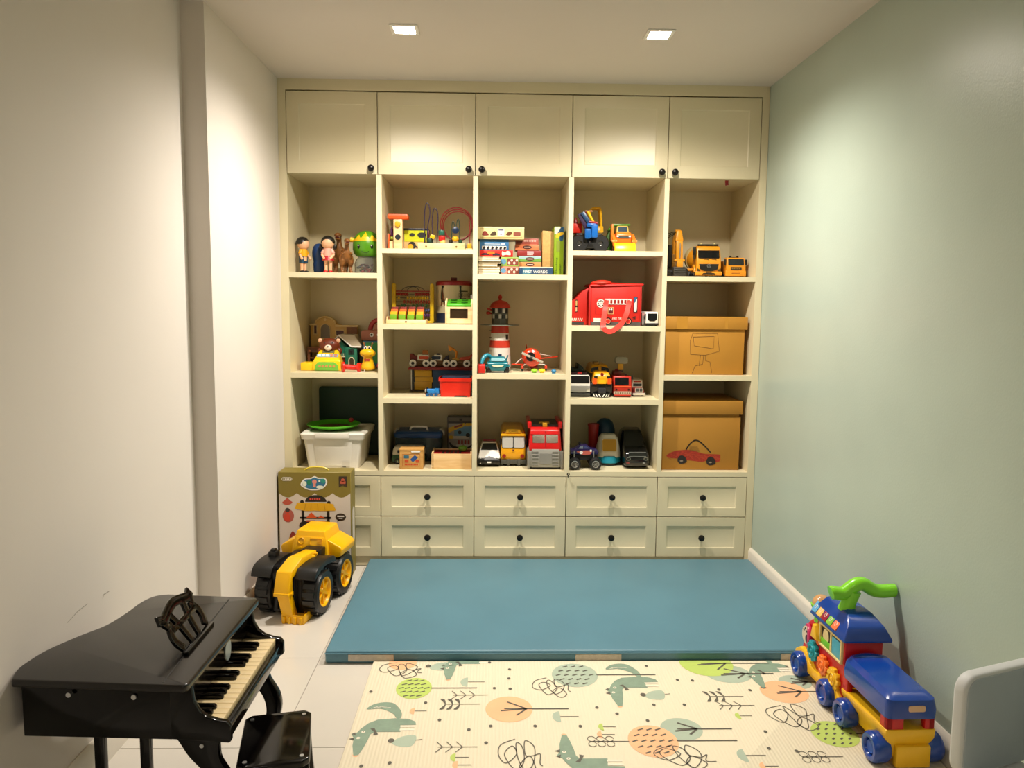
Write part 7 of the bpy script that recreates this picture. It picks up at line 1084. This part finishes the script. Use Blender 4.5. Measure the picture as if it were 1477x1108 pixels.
part(t, 'piston', [cyl((0.0, -0.112, 0.17), (0.0, -0.112, 0.095), 0.003, n=8)], SILVER); part(t, 'linkage', [box(-0.026, 0.026, -0.115, -0.085, 0.078, 0.090), box(-0.014, 0.016, -0.118, -0.09, 0.048, 0.082)], MY, bevel=0.002); part(t, 'bucket', [prism([(-0.125, 0.002), (-0.125, 0.045), (-0.10, 0.052), (-0.07, 0.048), (-0.065, 0.002)], -0.032, 0.032, 'x')]+[box(-0.031, 0.031, -0.128, -0.124, 0.008+k*0.012, 0.013+k*0.012) for k in range(4)], mt('3a3630', 0.4), bevel=0.002)
for k in range(3): part(t, 'hose', [tube(smoothpts([(-0.010+k*0.01, -0.07, 0.232), (-0.030, -0.04, 0.230-k*0.008), (-0.052, 0.0, 0.215-k*0.012), (-0.050, 0.02, 0.17)], 5), 0.002, 6)], BLACK)
t = thing('toy_mixer', 'amber toy cement mixer truck with three-pointed star on the grille', 'toy truck', (2.157, 0.235, ZT), rz=math.radians(-3))
part(t, 'cab', [taper([(-0.145, 0.022), (-0.15, 0.055), (-0.148, 0.085), (-0.130, 0.150), (-0.115, 0.160), (-0.04, 0.160), (-0.04, 0.022)], 0.128, 0.116, 0.06, 0.16)], MY, bevel=0.006, seg=3); part(t, 'windshield', [plate(rr(-0.054, 0.054, 0.0, 0.050, 0.005), (0, -0.1455, 0.094), (1, 0, 0), (0, 0.30, 0.955), 0.0015)], GLASSDK); part(t, 'grille', [fr([(-0.050, 0.066), (0.050, 0.066), (0.044, 0.040), (0.022, 0.030), (-0.022, 0.030), (-0.044, 0.040)], -0.1495, 0.003)], MBK, bevel=0.001); o = part(t, 'star_ring', [torus((0, -0.154, 0.056), 0.0088, 0.0012, 'y', 24, 6)], SILVER); part(o, 'star', [plate([(0, 0.0085), (0.0014, 0.0012), (0.0074, -0.0043), (0, -0.0012), (-0.0074, -0.0043), (-0.0014, 0.0012)], (0, -0.1535, 0.056), th=0.001)], SILVER)
part(t, 'wiper', [plate(strip([(x, -0.002), (x+0.016, -0.002), (x+0.024, -0.006)], 0.002), (0, -0.146, 0.092), (1, 0, 0), (0, 0.3, 0.95), 0.003) for x in (-0.026, 0.014)], BLACK, kind='stuff'); part(t, 'bumper', [box(-0.068, 0.068, -0.155, -0.13, 0.008, 0.028)], MY, bevel=0.004); part(t, 'air_intake', [fr([(-0.034, 0.010), (0.034, 0.010), (0.028, 0.020), (-0.028, 0.020)], -0.1555, 0.001)], MBK); part(t, 'plate_mark', [fr(rr(-0.014, 0.014, 0.022, 0.027, 0.001), -0.1555, 0.001)], MBK); part(t, 'roof_bar', [box(-0.052, 0.052, -0.12, -0.10, 0.160, 0.168)], MBK, bevel=0.001); part(t, 'side_window', [box(-0.0655, -0.0625, -0.115, -0.06, 0.095, 0.14)], GLASSDK)
part(t, 'mirror', [box(-0.079, -0.065, -0.138, -0.12, 0.11, 0.152)], MBK, bevel=0.002)
for sx in (-1, 1): part(t, 'roof_lamp', [ell((sx*0.034, -0.112, 0.170), (0.006, 0.005, 0.004), 10, 6)], mt('d8c88a', 0.3)); part(t, 'headlamp', [fr([(sx*0.060, 0.030), (sx*0.060, 0.044), (sx*0.044, 0.036), (sx*0.046, 0.030)][::-sx], -0.1535, 0.001)], mt('4a3a14', 0.3)); [wheel(t, sx*0.052, y, 0.026, 0.026, 0.022, GREY) for y in (-0.085, 0.04, 0.10)]
part(t, 'chassis', [box(-0.03, 0.03, -0.13, 0.14, 0.02, 0.045)], MBK); part(t, 'drum', [lathe([(0.02, 0.0), (0.045, 0.02), (0.068, 0.07), (0.066, 0.11), (0.045, 0.155), (0.028, 0.175), (0.0, 0.175)], 28, (-0.018, -0.03, 0.085), (0, 1, 0.22))], MY); part(t, 'drum_stripe', [lathe([(0.0665, 0.058), (0.0695, 0.07), (0.0695, 0.088), (0.0682, 0.095)], 28, (-0.018, -0.03, 0.085), (0, 1, 0.22))], mt('c9b47a', 0.4)); part(t, 'step', [box(-0.098, -0.060, -0.085, -0.02, 0.034, 0.046)], MY, bevel=0.002); part(t, 'fender', [tube([(-0.064, -0.085+0.033*math.cos(a), 0.026+0.033*math.sin(a)) for a in [i*PI/10 for i in range(11)]], 0.007, 8)], MY)
t = thing('toy_dump_truck', 'small amber toy dump truck at the right end of the top shelf', 'toy truck', (2.290, 0.195, ZT))
part(t, 'cab', [taper([(-0.105, 0.016), (-0.11, 0.045), (-0.098, 0.100), (-0.05, 0.102), (-0.05, 0.016)], 0.102, 0.092, 0.04, 0.1)], MY, bevel=0.004); part(t, 'windshield', [plate(rr(-0.040, 0.040, 0.004, 0.036, 0.003), (0, -0.1085, 0.058), (1, 0, 0), (0, 0.22, 0.975), 0.0014)], GLASSDK); part(t, 'grille', [fr(rr(-0.028, 0.028, 0.038, 0.052, 0.002), -0.1105, 0.001)], mt('3a2a10', 0.4)); part(t, 'badge_letters', [fr(rr(-0.022+i*0.009, -0.016+i*0.009, 0.042, 0.048, 0.001), -0.1118, 0.0008) for i in range(5)], mt('8a6a2a', 0.4), kind='stuff'); part(t, 'bumper_slot', [fr(rr(-0.022, 0.022, 0.017, 0.020, 0.001), -0.1095), fr(rr(-0.022, 0.022, 0.025, 0.028, 0.001), -0.1095)], mt('8a4a10', 0.4)); part(t, 'bumper', [box(-0.053, 0.053, -0.1095, -0.09, 0.006, 0.034)], MY, bevel=0.003)
part(t, 'tipper', [taper([(-0.045, 0.03), (-0.045, 0.085), (0.10, 0.085), (0.11, 0.03)], 0.106, 0.112, 0.03, 0.085)], mt('9a6a18', 0.4), bevel=0.003); part(t, 'chassis', [box(-0.04, 0.04, -0.10, 0.10, 0.006, 0.03)], MBK); part(t, 'roof_lamp', [box(-0.028, -0.018, -0.085, -0.075, 0.100, 0.110), box(0.008, 0.018, -0.085, -0.075, 0.100, 0.110), box(-0.03, 0.02, -0.083, -0.077, 0.100, 0.104)], MBK, bevel=0.001)
for sx in (-1, 1): part(t, 'mirror', [box(sx*0.054-0.005, sx*0.054+0.005, -0.10, -0.09, 0.062, 0.092)], MBK, bevel=0.002); [wheel(t, sx*0.042, y, 0.018, 0.018, 0.016, GREY) for y in (-0.07, 0.05)]

# ---- column 5, middle and bottom: cardboard boxes with drawings
KB = mt('b47e26', 0.7, var=0.05, scale=5, bump=0.05, bscale=90); KB2 = mt('a87625', 0.7, var=0.05, scale=5, bump=0.05, bscale=90); PEN = mt('3a1f16', 0.6)
t = thing('cardboard_box', 'brown lidded cardboard box with a robot drawn in pen', 'box', (2.129, 0.05, ZM), group='cardboard boxes in the right column')
part(t, 'box', [loft([[(-0.208, 0, 0), (0.206, 0, 0), (0.206, 0.33, 0), (-0.208, 0.33, 0)], [(-0.206, 0.0, 0.245), (0.208, 0.0, 0.245), (0.208, 0.33, 0.245), (-0.206, 0.33, 0.245)]])], KB, bevel=0.002); part(t, 'lid', [box(-0.211, 0.219, -0.010, 0.345, 0.232, 0.296)], KB, bevel=0.003)
def rp(px, py, ox, oz, k=0.00406): return [((x-ox)*k, (oz-y)*k) for x, y in zip(px, py)]
Q = lambda pts: [(-0.208+(x-113)*0.000842, 0.0+(424-y)*0.000842) for x, y in pts]
part(t, 'pen_drawing', [ribbon(Q(p), 0.0016, (0, 0, 0)) for p in ([(290, 172), (275, 215), (278, 300), (370, 305), (455, 280), (440, 172), (360, 172), (290, 172)], [(292, 195), (420, 190), (418, 265), (300, 248), (292, 195)], [(340, 304), (334, 370), (355, 360), (360, 304)], [(372, 304), (372, 338), (400, 345), (413, 412)], [(355, 360), (310, 370), (292, 415)])], PEN, kind='stuff')
[part(t, 'tape', [flat(rect(a, b, 0.234, 0.294), (0, -0.010, 0))], mt('b47f28', 0.4), smooth=False) for a, b in ((-0.145, -0.09), (0.10, 0.118))]
t = thing('cardboard_box', 'brown lidded cardboard box with a red car drawn on it', 'box', (2.129, 0.055, ZB), group='cardboard boxes in the right column')
part(t, 'box', [loft([[(-0.206, 0, 0), (0.204, 0, 0), (0.204, 0.33, 0), (-0.206, 0.33, 0)], [(-0.205, 0.0, 0.282), (0.206, 0.0, 0.280), (0.206, 0.33, 0.280), (-0.205, 0.33, 0.282)]])], KB2, bevel=0.002); part(t, 'lid', [box(-0.209, 0.213, -0.010, 0.345, 0.292, 0.362), box(-0.20, 0.20, 0.005, 0.325, 0.278, 0.294)], KB2, bevel=0.003)
Q = lambda pts: [(-0.206+(x-40)*0.000340, 0.0+(575-y)*0.000340) for x, y in pts]
part(t, 'red_car_drawing', [flat(Q(sm2([(130, 355), (250, 285), (400, 265), (520, 270), (620, 300), (720, 325), (940, 335), (960, 360), (950, 440), (880, 450), (760, 430), (680, 450), (540, 435), (440, 420), (300, 400), (200, 392)], 4)), (0, 0, 0))], mt('9a2a16', 0.6, var=0.25, scale=90), smooth=False)
random.seed(2); part(t, 'crayon_strokes', [ribbon(Q([(150+i*26, 350+random.uniform(-30, 30)), (210+i*28, 360+random.uniform(-20, 60))]), 0.0018, (0, 0, 0), off=0.0013) for i in range(28)], mt('b8442a', 0.6), smooth=False, kind='stuff'); part(t, 'roof_line', [ribbon(Q(sm2([(430, 260), (470, 190), (530, 130), (580, 115), (640, 140), (720, 210), (810, 305)], 5, False)), 0.006, (0, 0, 0), off=0.0016)], BLACK, smooth=False); part(t, 'window_scribble', [ribbon(Q([(480, 215+k*14), (600+k*8, 205+k*16)]), 0.0012, (0, 0, 0), off=0.0012) for k in range(6)], mt('4a3a1c', 0.6), smooth=False, kind='stuff')
for cx, cy in ((370, 418), (815, 440)): o = part(t, 'drawn_wheel', [flat(Q(sm2([(cx-70, cy+10), (cx-45, cy-55), (cx+10, cy-65), (cx+60, cy-30), (cx+75, cy+25), (cx+40, cy+55), (cx-30, cy+62)], 4)), (0, 0, 0), off=0.0018)], mt('1c1614', 0.6), smooth=False); part(o, 'drawn_hub', [flat(Q(circ(cx-8, cy+18, 26, 12, 12)), (0, 0, 0), off=0.0022)], mt('8a7a6a', 0.6), smooth=False)
